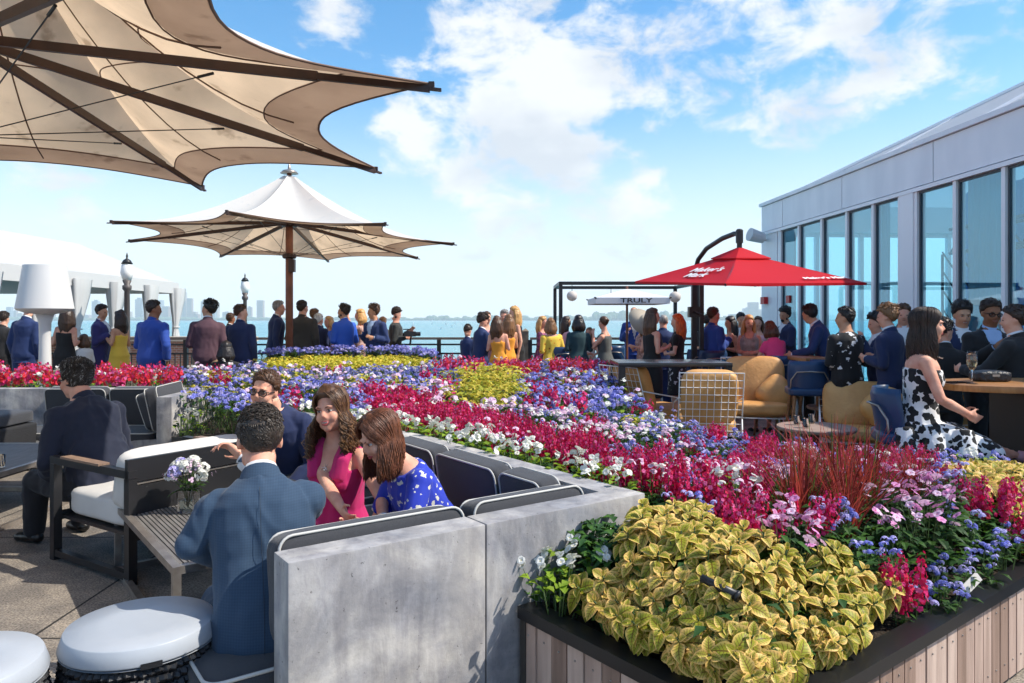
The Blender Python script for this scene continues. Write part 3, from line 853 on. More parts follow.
def k_spike(r, far=False, c1=None, c2=None, Ht=.20):
    f = MB(); b = MB(); c1 = c1 or M_mag; c2 = c2 or M_mag2
    ns = 8 if not far else 5
    for i in range(ns):
        a = r.uniform(0, 6.28); rad = r.uniform(.01, .085); lean_ = Vector((math.cos(a) * rad, math.sin(a) * rad, 0)); h = Ht * r.uniform(.6, 1.1)
        top = lean_ * 1.5 + Z * h * .55; base = lean_ * .35 - Z * .30
        f.tube([base, top], [.003, .0012], 3, 0)
        nf = 30 if not far else 11
        for k in range(nf):
            t = k / nf; p = top.lerp(base, t * .42) + Z * .004; aa = k * 2.4 + r.random()
            ring = (.010 + .012 * min(1, t * 2.2)) * (1 if not far else 1.3)
            d = dirn(aa, .25); c = p + d * ring * r.uniform(.6, 1.3); sz = (.005 + .0052 * min(1, t * 2.5)) * (1.0 if not far else 1.75)
            petal5(b, c, d + rvec(r) * .5, sz * r.uniform(.9, 1.3), r.choices((0, 1, 2), (.56, .32, .12))[0], None, 4 if far else 5, aa, .2, .85)
        for k in range(16 if not far else 6):
            t = r.uniform(.35, .95); p = top.lerp(base, t); leaf(f, p, dirn(r.uniform(0, 6.28), r.uniform(.1, .8)), Z, r.uniform(.03, .05), .010 if not far else .016, 1 if r.random() < .6 else 2, .2, 2, .1)
    return f, b, [M_stem, M_leaf, M_leafd], [c1, c2, M_mag3]
def k_ager(r, far=False):
    f = MB(); b = MB()
    for i in range(11 if not far else 7):
        a = r.uniform(0, 6.28); rad = .105 * math.sqrt(r.random()); c = Vector((math.cos(a) * rad, math.sin(a) * rad, r.uniform(-.05, .02) - rad * .2))
        f.tube([(c.x * .3, c.y * .3, -.28), c], [.003, .0018], 3, 0)
        for q in range(3 if not far else 2):
            cc = c + Vector((r.uniform(-.016, .016), r.uniform(-.016, .016), r.uniform(-.006, .006))); R_ = r.uniform(.010, .016) * (1 if not far else 1.4)
            mi = 0 if r.random() < .55 else 1
            for k in range(11 if not far else 5):
                d = dirn(r.uniform(0, 6.28), r.uniform(.0, 1.5)); petal5(b, cc + d * R_ * .8, d, R_ * (.42 if not far else .75), mi, None, 4, r.random() * 6, .35, .6)
    for k in range(34 if not far else 12):
        a = r.uniform(0, 6.28); p = Vector((r.uniform(-.07, .07), r.uniform(-.07, .07), r.uniform(-.14, -.025))); leaf(f, p, dirn(a, r.uniform(-.1, .6)), Z, r.uniform(.035, .055) * (1.3 if far else 1), r.uniform(.022, .034) * (1.3 if far else 1), 1 if r.random() < .65 else 2, .35, 2, .15)
    return f, b, [M_stem, M_leaf, M_leafd], [M_blu, M_blu2]
def k_impat(r, far=False):
    f = MB(); b = MB()
    for k in range(36 if not far else 12):
        a = r.uniform(0, 6.28); rad = .11 * math.sqrt(r.random()); p = Vector((math.cos(a) * rad, math.sin(a) * rad, r.uniform(-.12, -.02))); leaf(f, p, dirn(a + r.uniform(-.8, .8), r.uniform(0, .6)), Z, r.uniform(.05, .075), r.uniform(.022, .032), 1 if r.random() < .35 else 2, .4, 3, .15)
    for k in range(22 if not far else 12):
        a = r.uniform(0, 6.28); rad = .115 * math.sqrt(r.random()); c = Vector((math.cos(a) * rad, math.sin(a) * rad, r.uniform(-.05, .04)))
        n = Vector((r.uniform(-.9, .9), r.uniform(-1.5, .4), 1)); petal5(b, c, n, r.uniform(.014, .021), 0 if r.random() < .5 else 1, 2, 5, r.random() * 6, .22, .92)
        f.tube([(c.x * .5, c.y * .5, -.15), c], .0015, 3, 0)
    return f, b, [M_stem, M_leaf, M_leafd], [M_pink, M_pink2, M_mag2]
def k_phlox(r, far=False):
    f = MB(); b = MB()
    for i in range(8 if not far else 6):
        a = r.uniform(0, 6.28); rad = .10 * math.sqrt(r.random()); c = Vector((math.cos(a) * rad, math.sin(a) * rad, r.uniform(-.04, .03)))
        f.tube([(c.x * .4, c.y * .4, -.28), c], [.003, .0018], 3, 0); mi = 0 if r.random() < .5 else 1
        for k in range(8 if not far else 3):
            d = dirn(r.uniform(0, 6.28), r.uniform(.1, 1.5)); petal5(b, c + d * .020, d + Z * .4, (.0105 if not far else .018) * r.uniform(.85, 1.15), mi, 2 if not far else None, 5 if not far else 4, r.random() * 6, .05, 1.05)
    for k in range(26 if not far else 9):
        p = Vector((r.uniform(-.08, .08), r.uniform(-.08, .08), r.uniform(-.15, -.03))); leaf(f, p, dirn(r.uniform(0, 6.28), r.uniform(0, .8)), Z, .05, .018, 1 if r.random() < .5 else 2, .3, 2)
    return f, b, [M_stem, M_leaf, M_leafd], [M_pink2, M_wht, M_mag2]
def k_begon(r, far=False):
    f = MB(); b = MB()
    for k in range(34 if not far else 12):
        a = r.uniform(0, 6.28); rad = .10 * math.sqrt(r.random()); p = Vector((math.cos(a) * rad, math.sin(a) * rad, r.uniform(-.13, .0))); L_ = r.uniform(.045, .065); leaf(f, p, dirn(a + r.uniform(-.6, .6), r.uniform(.1, .9)), Z, L_, L_ * .72, 1 if r.random() < .7 else 2, .35, 3, .2, 1)
        if k < 10: f.tube([(p.x * .3, p.y * .3, -.25), p], .003, 4, 0)
    for k in range(4 if not far else 2):
        a = r.uniform(0, 6.28); rad = .11 * r.random(); c = Vector((math.cos(a) * rad, math.sin(a) * rad, r.uniform(.005, .045)))
        f.tube([(c.x * .5, c.y * .5, -.1), c], .0015, 3, 0)
        for q in range(4): petal5(b, c + rvec(r) * .016, Vector((r.uniform(-1, 1), r.uniform(-1, .4), .7)), r.uniform(.014, .019), 0, 1, 4, r.random() * 6, .25, .95)
    return f, b, [M_stem, M_leafb, M_leaf], [M_wht, M_yc]
def k_yellow(r, far=True):
    f = MB()
    for k in range(34 if far else 60):
        a = r.uniform(0, 6.28); rad = .14 * math.sqrt(r.random()); p = Vector((math.cos(a) * rad, math.sin(a) * rad, r.uniform(-.08, .02) - rad * .25)); leaf(f, p, dirn(a + r.uniform(-.8, .8), r.uniform(-.1, .9)), Z, r.uniform(.06, .085), r.uniform(.035, .05), 0 if r.random() < .62 else 1, .5, 3, .2)
    f.tube([(0, 0, -.28), (0, 0, -.03)], .004, 4, 1)
    return f, None, [M_yel, M_yelg], []
def k_grass(r, far=False):
    f = MB()
    for k in range(150):
        a = r.uniform(0, 6.28); L_ = r.uniform(.24, .50); lean_ = abs(r.gauss(0, .24)) + .04; p = Vector((r.uniform(-.035, .035), r.uniform(-.035, .035), -.22)); h = Vector((math.cos(a), math.sin(a), 0)); s_ = Vector((-math.sin(a), math.cos(a), 0)); w = r.uniform(.0028, .0048)
        s_ = (s_ + h * r.uniform(-.8, .8)).normalized()
        vs = []; n = 6
        for i in range(n + 1):
            t = i / n; c = p + h * L_ * lean_ * (t + 1.5 * t ** 2.6) * .8 + Z * (L_ + .12) * (t - .30 * lean_ * t ** 2.4 * 1.6); ww = w * (1 - t ** 2.2) + .0004; vs += [c - s_ * ww, c + s_ * ww]
        f.add(vs, [(2 * i, 2 * i + 1, 2 * i + 3, 2 * i + 2) for i in range(n)], 0 if r.random() < .62 else (1 if r.random() < .75 else 2))
    return f, None, [M_grs, M_grs2, M_leaf], []
KINDS = {
    'coleus': ('coleus_plant', k_coleus, 'coleus'), 'spike': ('snapdragon_plant', lambda r, far=False: k_spike(r, far), 'flowering plant'),
    'redspike': ('snapdragon_plant', lambda r, far=False: k_spike(r, far, M_red, M_mag2, .16), 'flowering plant'),
    'ager': ('ageratum_plant', k_ager, 'flowering plant'), 'impat': ('impatiens_plant', k_impat, 'flowering plant'), 'phlox': ('phlox_plant', k_phlox, 'flowering plant'),
    'begon': ('begonia_plant', k_begon, 'flowering plant'), 'yellow': ('yellow_foliage_plant', k_yellow, 'foliage plant'), 'grass': ('fountain_grass', k_grass, 'ornamental grass')}
PROTO = {}
def proto(kind, far, i):
    key = (kind, far, i)
    if key not in PROTO:
        r = random.Random(hash((len(kind), kind[0], kind[1], far, i)) if False else (sum(map(ord, kind)) * 31 + i * 7 + far))
        f, b, fm, bm_ = KINDS[kind][1](r, far=far)
        PROTO[key] = (f.mesh('foliage', fm), b.mesh('blossoms', bm_) if b else None, f, b, fm, bm_)
        # thin leaves look better with smooth shading
        if kind in ('coleus', 'yellow', 'begon'): PROTO[key][0].polygons.foreach_set('use_smooth', [True] * len(PROTO[key][0].polygons))
    return PROTO[key]
def k_cover(r, far=False):
    f = MB()
    for k in range(16):
        a = r.uniform(0, 6.28); p = Vector((r.uniform(-.07, .07), r.uniform(-.07, .07), r.uniform(-.09, .0))); leaf(f, p, dirn(a, r.uniform(0, .8)), Z, r.uniform(.05, .07), .034, 0 if r.random() < .5 else 1, .4, 2, .2)
    return f, None, [M_leaf, M_leafd], []
KINDS['cover'] = ('leafy_cover', k_cover, 'plant')
def in_poly(x, y, P):
    c = False; n = len(P); j = n - 1
    for i in range(n):
        xi, yi = P[i]; xj, yj = P[j]
        if (yi > y) != (yj > y) and x < (xj - xi) * (y - yi) / (yj - yi) + xi: c = not c
        j = i
    return c
def edge_dist(x, y, a, b):
    ax, ay = a; bx, by = b; dx, dy = bx - ax, by - ay; t = max(0, min(1, ((x - ax) * dx + (y - ay) * dy) / (dx * dx + dy * dy)))
    return math.hypot(x - ax - t * dx, y - ay - t * dy)
def stuff_mesh(name, items, kind, label, group=None):
    """the far, uncountable part of a drift as one object"""
    Vs = []; Fs = []; Ms = []; mats = None; off = 0
    allv = []; loops = []; sizes = []; mi = []
    for (x, y, z, sc, rz, pi) in items:
        pr = proto(kind, True, pi); nfm = len(pr[4])
        mats = pr[4] + pr[5]
        ca, sa = math.cos(rz) * sc, math.sin(rz) * sc
        for part, mo in ((pr[2], 0), (pr[3], nfm)):
            if part is None: continue
            if not hasattr(part, 'np'):
                part.np = (np.array(part.v), np.concatenate([np.array(f) for f in part.f]), np.array([len(f) for f in part.f]), np.array(part.m))
            v, l, sz, m = part.np
            w = np.empty_like(v); w[:, 0] = v[:, 0] * ca - v[:, 1] * sa + x; w[:, 1] = v[:, 0] * sa + v[:, 1] * ca + y; w[:, 2] = v[:, 2] * sc + z
            allv.append(w); loops.append(l + off); sizes.append(sz); mi.append(m + mo); off += len(v)
    V = np.concatenate(allv); L_ = np.concatenate(loops); S = np.concatenate(sizes); MI = np.concatenate(mi)
    me = bpy.data.meshes.new(name); me.vertices.add(len(V)); me.vertices.foreach_set('co', V.ravel().astype('f'))
    me.loops.add(len(L_)); me.loops.foreach_set('vertex_index', L_.astype('i')); me.polygons.add(len(S))
    me.polygons.foreach_set('loop_start', np.concatenate([[0], np.cumsum(S)[:-1]]).astype('i')); me.polygons.foreach_set('loop_total', S.astype('i'))
    for m in mats: me.materials.append(m)
    me.polygons.foreach_set('material_index', MI.astype('i')); me.update(calc_edges=True); me.validate()
    o = bpy.data.objects.new(name, me); col.objects.link(o); tag(o, label, None, group, 'stuff'); return o

# plan of the flower bed
A = Vector((-.69, 2.25)); C = Vector((.577, 3.165)); B1 = Vector((-.55, 4.76)); B2 = Vector((-1.70, 6.0))
V0 = (.65, 1.92); rd = Vector((.794, .608)); ld = Vector((-.603, .797))
P1 = (.03, 2.74)
RE = tuple(Vector(V0) + rd * 3.75)
BED = [V0, RE, (3.25, 4.42), (2.5, 4.62), (1.75, 5.2), (1.2, 6.2), (1.1, 8.0), (1.35, 10.2), (1.3, 11.4), (-.6, 11.7), (-4.3, 11.1), (-4.6, 9.6), (-7.4, 9.5), (-7.4, 8.3), (-3.35, 8.3), (-3.15, 6.75), tuple(B2 + Vector((-.02, .03))), tuple(B1 + Vector((.03, .03))), tuple(C + Vector((.03, 0))), P1]
RING = ((-2.6, 11.6), 1.42)
SOIL = .40
# drifts in the plan: outlined where their tops (z about .78) lie
def pz(pts, z=.78): return [at(px, py, z) for px, py in pts]
ZONES = [  # first match wins: (name, polygon, kinds with weights)
    ('front coleus mound', [(V0[0] - .05, V0[1] - .05), (1.32, 2.40)] + [(1.50, 2.53), (1.38, 2.56), (1.24, 2.64), (1.10, 2.62), (.98, 2.46)] + pz([(742, 522), (690, 499), (640, 503), (588, 536)], .77) + [(.27, 2.66), (.15, 2.56)], [('coleus', 1)]),
    ('right coleus', pz([(940, 452), (1100, 446), (1100, 492), (1000, 480), (960, 470)], .74), [('coleus', 1)]),
    ('left corner begonias', [P1, (.15, 2.50), (.38, 2.68), (.74, 3.0), (.70, 3.22), tuple(C + Vector((.03, 0)))], [('begon', 1)]),
    ('pink impatiens', pz([(880, 470), (940, 476), (945, 512), (900, 530), (850, 505)], .76), [('impat', 1)]),
    ('pale impatiens', pz([(738, 470), (785, 452), (800, 500), (840, 545), (800, 545), (750, 500)], .76), [('impat', .5), ('phlox', .3), ('spike', .2)]),
    ('right blue rim', pz([(975, 484), (1200, 500), (1200, 640), (930, 700), (850, 620), (838, 565), (880, 535), (945, 505)], .66), [('ager', .88), ('spike', .12)]),
    ('front magenta', pz([(690, 500), (740, 520), (830, 575), (905, 612), (930, 640), (860, 570), (800, 545), (745, 490), (715, 470), (640, 460), (640, 500)], .78), [('spike', .66), ('phlox', .2), ('ager', .14)]),
    ('back of right bed', pz([(740, 425), (900, 436), (960, 452), (960, 475), (880, 470), (830, 470), (785, 450), (740, 455)], .76), [('spike', .44), ('ager', .34), ('phlox', .22)]),
    ('yellow mound', pz([(455, 378), (485, 369), (525, 376), (520, 396), (480, 404), (452, 396)], .8), [('yellow', 1)]),
    ('wall begonias', None, [('begon', 1)]),
    ('pink band', pz([(430, 386), (520, 404), (600, 416), (690, 432), (740, 452), (760, 480), (700, 470), (600, 437), (500, 412), (430, 398)], .8), [('phlox', .66), ('spike', .14), ('ager', .20)]),
    ('crimson band', pz([(372, 384), (430, 392), (520, 404), (600, 422), (700, 455), (745, 480), (745, 520), (700, 540), (600, 505), (500, 455), (400, 420), (370, 400)], .82), [('spike', .84), ('phlox', .10), ('ager', .06)]),
    ('far crimson', pz([(440, 362), (610, 361), (610, 367), (530, 368), (445, 369)], .88), [('redspike', .8), ('ager', .2)]),
    ('rear red row', [(-7.6, 8.1), (-3.75, 8.1), (-4.0, 9.0), (-4.6, 9.7), (-7.6, 9.7)], [('redspike', .88), ('begon', .12)]),
    ('left begonias', pz([(165, 405), (205, 398), (215, 425), (225, 470), (160, 470)], .70), [('begon', 1)]),
    ('yellow run', pz([(200, 372), (300, 376), (440, 377), (445, 388), (300, 384), (200, 380)], .8), [('yellow', .6), ('ager', .3), ('phlox', .1)]),
    ('all blue', None, [('ager', .68), ('phlox', .08), ('spike', .04), ('yellow', .08), ('begon', .12)]),
]
def canopy(x, y):
    """height of the flower tops above the terrace"""
    d = min(edge_dist(x, y, V0, RE), edge_dist(x, y, P1, V0))
    h = .535 + .235 * smst(0, .36, d)
    h -= .11 * smst(3.4, 4.3, y) * smst(.16, .27, x / y) * (1 - smst(7., 9., y))
    far = smst(5, 11, y); h += .08 * far + .03 * noise.noise(Vector((x * 1.7, y * 1.7, 0)))
    return h
def plant_bed():
    r = random.Random(3); pts = []
    # dart throwing, closer spacing near the viewer
    grid = {}
    def near(x, y, s):
        gx, gy = int(x / .3), int(y / .3)
        for i in range(gx - 1, gx + 2):
            for j in range(gy - 1, gy + 2):
                for (a, b) in grid.get((i, j), ()):
                    if (a - x) ** 2 + (b - y) ** 2 < s * s: return True
        return False
    for _ in range(52000):
        y = 1.9 + 10. * r.random() ** 1.5; x = r.uniform(-7.6, 3.8)
        if not in_poly(x, y, BED): continue
        if math.hypot(x - RING[0][0], y - RING[0][1]) < RING[1] + .08: continue
        zname = None
        for (nm, P, ks) in ZONES:
            if nm == 'wall begonias':
                if y < 6.2 and min(edge_dist(x, y, C, B1), edge_dist(x, y, B1, B2)) < .25: zname = nm; break
                continue
            if P is None or in_poly(x, y, P): zname = nm; break
        k = r.choices([q[0] for q in ks], [q[1] for q in ks])[0]
        # the patches mix by clumps rather than plant by plant
        sp = {'coleus': .068, 'spike': .105, 'redspike': .16, 'ager': .12, 'impat': .12, 'phlox': .12, 'begon': .12, 'yellow': .16}[k] * (1 + .055 * max(0, y - 4))
        de = min(edge_dist(x, y, V0, RE), edge_dist(x, y, P1, V0))
        if de < (.02 if k == 'coleus' else .055): continue
        if near(x, y, sp): continue
        grid.setdefault((int(x / .3), int(y / .3)), []).append((x, y)); pts.append((x, y, k, zname))
    return pts
# ================================================================ SETTING
SUN_EL, SUN_AZ = 48., -6.      # elevation, and angle of the sun's direction counted from +X towards +Y
def world():
    w = bpy.data.worlds.new('World'); scene.world = w; w.use_nodes = True; nt = w.node_tree; N = nt.nodes; L = nt.links
    bg = N['Background']; sky = N.new('ShaderNodeTexSky'); sky.sky_type = 'NISHITA'; sky.sun_disc = False
    sky.sun_elevation = R(SUN_EL); sky.sun_rotation = R(90 - SUN_AZ); sky.air_density = 1.0; sky.dust_density = .7; sky.ozone_density = 1.6
    tc = N.new('ShaderNodeTexCoord'); gen = tc.outputs['Generated']
    nrm = N.new('ShaderNodeVectorMath'); nrm.operation = 'NORMALIZE'; L.new(gen, nrm.inputs[0]); dv = nrm.outputs[0]
    def M(op, a, b_=None, clamp=False):
        n = N.new('ShaderNodeMath'); n.operation = op; n.use_clamp = clamp
        for i, v in enumerate((a, b_)):
            if v is None: continue
            if isinstance(v, (int, float)): n.inputs[i].default_value = v
            else: L.new(v, n.inputs[i])
        return n.outputs[0]
    def dot(v):
        n = N.new('ShaderNodeVectorMath'); n.operation = 'DOT_PRODUCT'; L.new(dv, n.inputs[0]); n.inputs[1].default_value = v; return n.outputs['Value']
    # clouds: billows broken up by noise, gathered where the photograph has them
    mp = N.new('ShaderNodeMapping'); L.new(dv, mp.inputs['Vector']); mp.inputs['Scale'].default_value = (1, 1, 1.7)
    n1 = N.new('ShaderNodeTexNoise'); n1.inputs['Scale'].default_value = 11.; n1.inputs['Detail'].default_value = 9; n1.inputs['Roughness'].default_value = .6; n1.inputs['Distortion'].default_value = .25; L.new(mp.outputs[0], n1.inputs['Vector'])
    n2 = N.new('ShaderNodeTexNoise'); n2.inputs['Scale'].default_value = 3.2; n2.inputs['Detail'].default_value = 4; L.new(mp.outputs[0], n2.inputs['Vector'])
    field = None
    for (px, py, rad, wgt) in ((560, 130, 5.5, .9), (620, 100, 4., .7), (500, 190, 6., .75), (600, 200, 5., .7), (560, 25, 7., .8), (470, 15, 5., .7), (800, 60, 6., .75), (860, 75, 4., .6), (730, 85, 3.5, .6), (640, 10, 5., .7),
                               (700, 12, 4., .6), (330, 18, 3.5, .55), (620, 250, 5., .5), (60, 188, 2.5, .6), (410, 150, 4., .6), (520, 105, 4., .7), (900, 30, 6, .5), (400, 70, 3, .3)):
        d = Vector(((px - 512) / F, 1, (320 - py) / F)).normalized()
        mr = N.new('ShaderNodeMapRange'); mr.interpolation_type = 'SMOOTHSTEP'; mr.inputs['From Min'].default_value = math.cos(R(rad * 1.5)); mr.inputs['From Max'].default_value = math.cos(R(rad * .15)); mr.inputs['To Max'].default_value = wgt
        L.new(dot(tuple(d)), mr.inputs['Value']); field = mr.outputs[0] if field is None else M('MAXIMUM', field, mr.outputs[0])
    back = M('LESS_THAN', dot((0, 1, 0)), .55)     # behind the viewer: scattered clouds of the same kind
    field = M('MAXIMUM', field, M('MULTIPLY', back, .45))
    v = M('ADD', M('ADD', M('MULTIPLY', n1.outputs['Fac'], 1.15), M('MULTIPLY', n2.outputs['Fac'], .5)), M('MULTIPLY', field, .41))
    cm = N.new('ShaderNodeMapRange'); cm.interpolation_type = 'SMOOTHSTEP'; cm.inputs['From Min'].default_value = .97; cm.inputs['From Max'].default_value = 1.22; L.new(v, cm.inputs['Value'])
    sep = N.new('ShaderNodeSeparateXYZ'); L.new(dv, sep.inputs[0])
    # thick lower air: milky towards the horizon
    hz = N.new('ShaderNodeMapRange'); hz.interpolation_type = 'SMOOTHERSTEP'; hz.inputs['From Min'].default_value = .36; hz.inputs['From Max'].default_value = -.04; hz.inputs['To Max'].default_value = .93; L.new(sep.outputs[2], hz.inputs['Value'])
    sat = N.new('ShaderNodeHueSaturation'); sat.inputs['Saturation'].default_value = 1.4; sat.inputs['Hue'].default_value = .494; sat.inputs['Value'].default_value = .91; L.new(sky.outputs[0], sat.inputs['Color'])
    m1 = N.new('ShaderNodeMix'); m1.data_type = 'RGBA'; L.new(hz.outputs[0], m1.inputs['Factor']); L.new(sat.outputs[0], m1.inputs['A']); m1.inputs['B'].default_value = (3.95, 4.12, 4.3, 1)
    m2 = N.new('ShaderNodeMix'); m2.data_type = 'RGBA'; L.new(M('MULTIPLY', cm.outputs[0], .93), m2.inputs['Factor']); L.new(m1.outputs['Result'], m2.inputs['A']); 
    n3 = N.new('ShaderNodeTexNoise'); n3.inputs['Scale'].default_value = 7.; n3.inputs['Detail'].default_value = 7; mp3 = N.new('ShaderNodeMapping'); mp3.inputs['Location'].default_value = (.4, .1, .035); mp3.inputs['Scale'].default_value = (1, 1, 1.7); L.new(dv, mp3.inputs[0]); L.new(mp3.outputs[0], n3.inputs['Vector'])
    sh_ = N.new('ShaderNodeMix'); sh_.data_type = 'RGBA'; mr3 = N.new('ShaderNodeMapRange'); mr3.inputs['From Min'].default_value = .36; mr3.inputs['From Max'].default_value = .58; L.new(n3.outputs['Fac'], mr3.inputs['Value']); L.new(mr3.outputs[0], sh_.inputs['Factor']); sh_.inputs['A'].default_value = (3.1, 3.2, 3.4, 1); sh_.inputs['B'].default_value = (4.25, 4.25, 4.25, 1); L.new(sh_.outputs['Result'], m2.inputs['B'])
    L.new(m2.outputs['Result'], bg.inputs['Color']); bg.inputs['Strength'].default_value = .135
    s = bpy.data.lights.new('sun', 'SUN'); s.energy = 3.4; s.angle = R(.6); s.color = (1, .93, .82)
    o = bpy.data.objects.new('sun', s); col.objects.link(o)
    d = Vector((math.cos(R(SUN_EL)) * math.cos(R(SUN_AZ)), math.cos(R(SUN_EL)) * math.sin(R(SUN_AZ)), math.sin(R(SUN_EL))))
    o.rotation_euler = d.to_track_quat('Z', 'Y').to_euler(); o.location = d * 30
    cam = bpy.data.cameras.new('camera'); cam.sensor_width = 36; cam.lens = 36 * F / 1024; cam.shift_y = -(341.5 - 320) / 1024.; cam.clip_end = 30000; cam.clip_start = .05
    c = bpy.data.objects.new('camera', cam); col.objects.link(c); c.location = (0, 0, H); c.rotation_euler = (PI / 2, 0, 0); scene.camera = c
    vs = scene.view_settings; vs.view_transform = 'Standard'; vs.look = 'None'; vs.exposure = .88; vs.gamma = 1
    scene.cycles.max_bounces = 8; scene.cycles.transparent_max_bounces = 16; scene.cycles.use_denoising = True
    scene.cycles.caustics_reflective = False; scene.cycles.caustics_refractive = False; scene.cycles.sample_clamp_indirect = 6
    scene.cycles.use_adaptive_sampling = True; scene.cycles.adaptive_threshold = .02
world()

def ground_mat():
    m = mat('terrace_concrete', (.10, .09, .08), .85); nt = m.node_tree; N = nt.nodes; L = nt.links; b = N['Principled BSDF']
    g = N.new('ShaderNodeNewGeometry'); sep = N.new('ShaderNodeSeparateXYZ'); L.new(g.outputs['Position'], sep.inputs[0])
    def M(op, a, b_=None):
        n = N.new('ShaderNodeMath'); n.operation = op
        for i, v in enumerate((a, b_)):
            if v is None: continue
            if isinstance(v, (int, float)): n.inputs[i].default_value = v
            else: L.new(v, n.inputs[i])
        return n.outputs[0]
    def joint(c, o):
        return M('LESS_THAN', M('ABSOLUTE', M('SUBTRACT', M('FRACT', M('ADD', M('DIVIDE', M('SUBTRACT', c, o), 1.6), .5)), .5)), .0045)
    j = M('MAXIMUM', joint(sep.outputs[0], -2.27), joint(sep.outputs[1], 3.44))
    def noise_(sc, d=6, ro=.6):
        n = N.new('ShaderNodeTexNoise'); n.inputs['Scale'].default_value = sc; n.inputs['Detail'].default_value = d; n.inputs['Roughness'].default_value = ro; L.new(g.outputs['Position'], n.inputs['Vector']); return n.outputs['Fac']
    r1 = N.new('ShaderNodeValToRGB'); L.new(noise_(.9), r1.inputs[0]); e = r1.color_ramp.elements; e[0].position = .32; e[0].color = (.22, .21, .20, 1); e[1].position = .68; e[1].color = (.38, .355, .325, 1)
    r2 = N.new('ShaderNodeValToRGB'); L.new(noise_(95, 3, .7), r2.inputs[0]); e = r2.color_ramp.elements; e[0].position = .36; e[0].color = (.35, .34, .33, 1); e[1].position = .62; e[1].color = (1.25, 1.2, 1.1, 1)
    r3 = N.new('ShaderNodeValToRGB'); L.new(noise_(3.1, 8, .65), r3.inputs[0]); e = r3.color_ramp.elements; e[0].position = .40; e[0].color = (.62, .60, .60, 1); e[1].position = .6; e[1].color = (1.05, 1.0, .95, 1)
    def mul(a, c):
        n = N.new('ShaderNodeMix'); n.data_type = 'RGBA'; n.blend_type = 'MULTIPLY'; n.inputs['Factor'].default_value = 1; L.new(a, n.inputs['A']); L.new(c, n.inputs['B']); return n.outputs['Result']
    c = mul(mul(r1.outputs[0], r2.outputs[0]), r3.outputs[0])
    x = N.new('ShaderNodeMix'); x.data_type = 'RGBA'; L.new(j, x.inputs['Factor']); L.new(c, x.inputs['A']); x.inputs['B'].default_value = (.02, .018, .016, 1); L.new(x.outputs['Result'], b.inputs['Base Color'])
    bp = N.new('ShaderNodeBump'); bp.inputs['Strength'].default_value = .6; bp.inputs['Distance'].default_value = .006; L.new(M('SUBTRACT', noise_(60, 5, .7), M('MULTIPLY', j, 1.5)), bp.inputs['Height']); L.new(bp.outputs[0], b.inputs['Normal'])
    return m
m = MB(); m.box((4, 5.6, -.15), (44, 24.0, .3)); m.obj('terrace_floor', ground_mat(), kind='structure')
m = MB(); m.box((4, 17.45, -1.55), (44, .3, 2.5)); m.obj('quay_wall', mat('quay_concrete', (.26, .24, .22), .85, c2=(.19, .18, .17), nscale=3), label='grey concrete quay wall under the edge of the terrace, dropping to the water', cat='quay wall')
def water():
    m = mat('lake_water', (.035, .24, .27), .22, spec=.35); nt = m.node_tree; N = nt.nodes; L = nt.links; b = N['Principled BSDF']
    g = N.new('ShaderNodeNewGeometry'); mp = N.new('ShaderNodeMapping'); mp.inputs['Scale'].default_value = (.35, .12, 1); L.new(g.outputs['Position'], mp.inputs[0])
    n = N.new('ShaderNodeTexNoise'); n.inputs['Scale'].default_value = 2.2; n.inputs['Detail'].default_value = 7; L.new(mp.outputs[0], n.inputs['Vector'])
    bp = N.new('ShaderNodeBump'); bp.inputs['Strength'].default_value = 1.; bp.inputs['Distance'].default_value = .5; L.new(n.outputs['Fac'], bp.inputs['Height']); L.new(bp.outputs[0], b.inputs['Normal'])
    mp2 = N.new('ShaderNodeMapping'); mp2.inputs['Scale'].default_value = (.004, .02, 1); L.new(g.outputs['Position'], mp2.inputs[0])
    n2 = N.new('ShaderNodeTexNoise'); n2.inputs['Scale'].default_value = 3; n2.inputs['Detail'].default_value = 5; L.new(mp2.outputs[0], n2.inputs['Vector'])
    r = N.new('ShaderNodeValToRGB'); e = r.color_ramp.elements; e[0].position = .35; e[0].color = (.05, .24, .30, 1); e[1].position = .7; e[1].color = (.085, .34, .37, 1); L.new(n2.outputs['Fac'], r.inputs[0]); L.new(r.outputs[0], b.inputs['Base Color'])
    q = MB(); q.box((0, 2800, -2.5), (9000, 5700, .9)); q.v = [(x, y, z) for x, y, z in q.v]; q.obj('lake_water', m, kind='structure')
water()
m = MB(); m.box((0, 4890, -1.0), (8800, 1200, 5.5)); m.obj('far_shore', mat('far_shore_ground', (.07, .09, .05), .9, c2=(.12, .12, .09), nscale=.01), kind='structure')
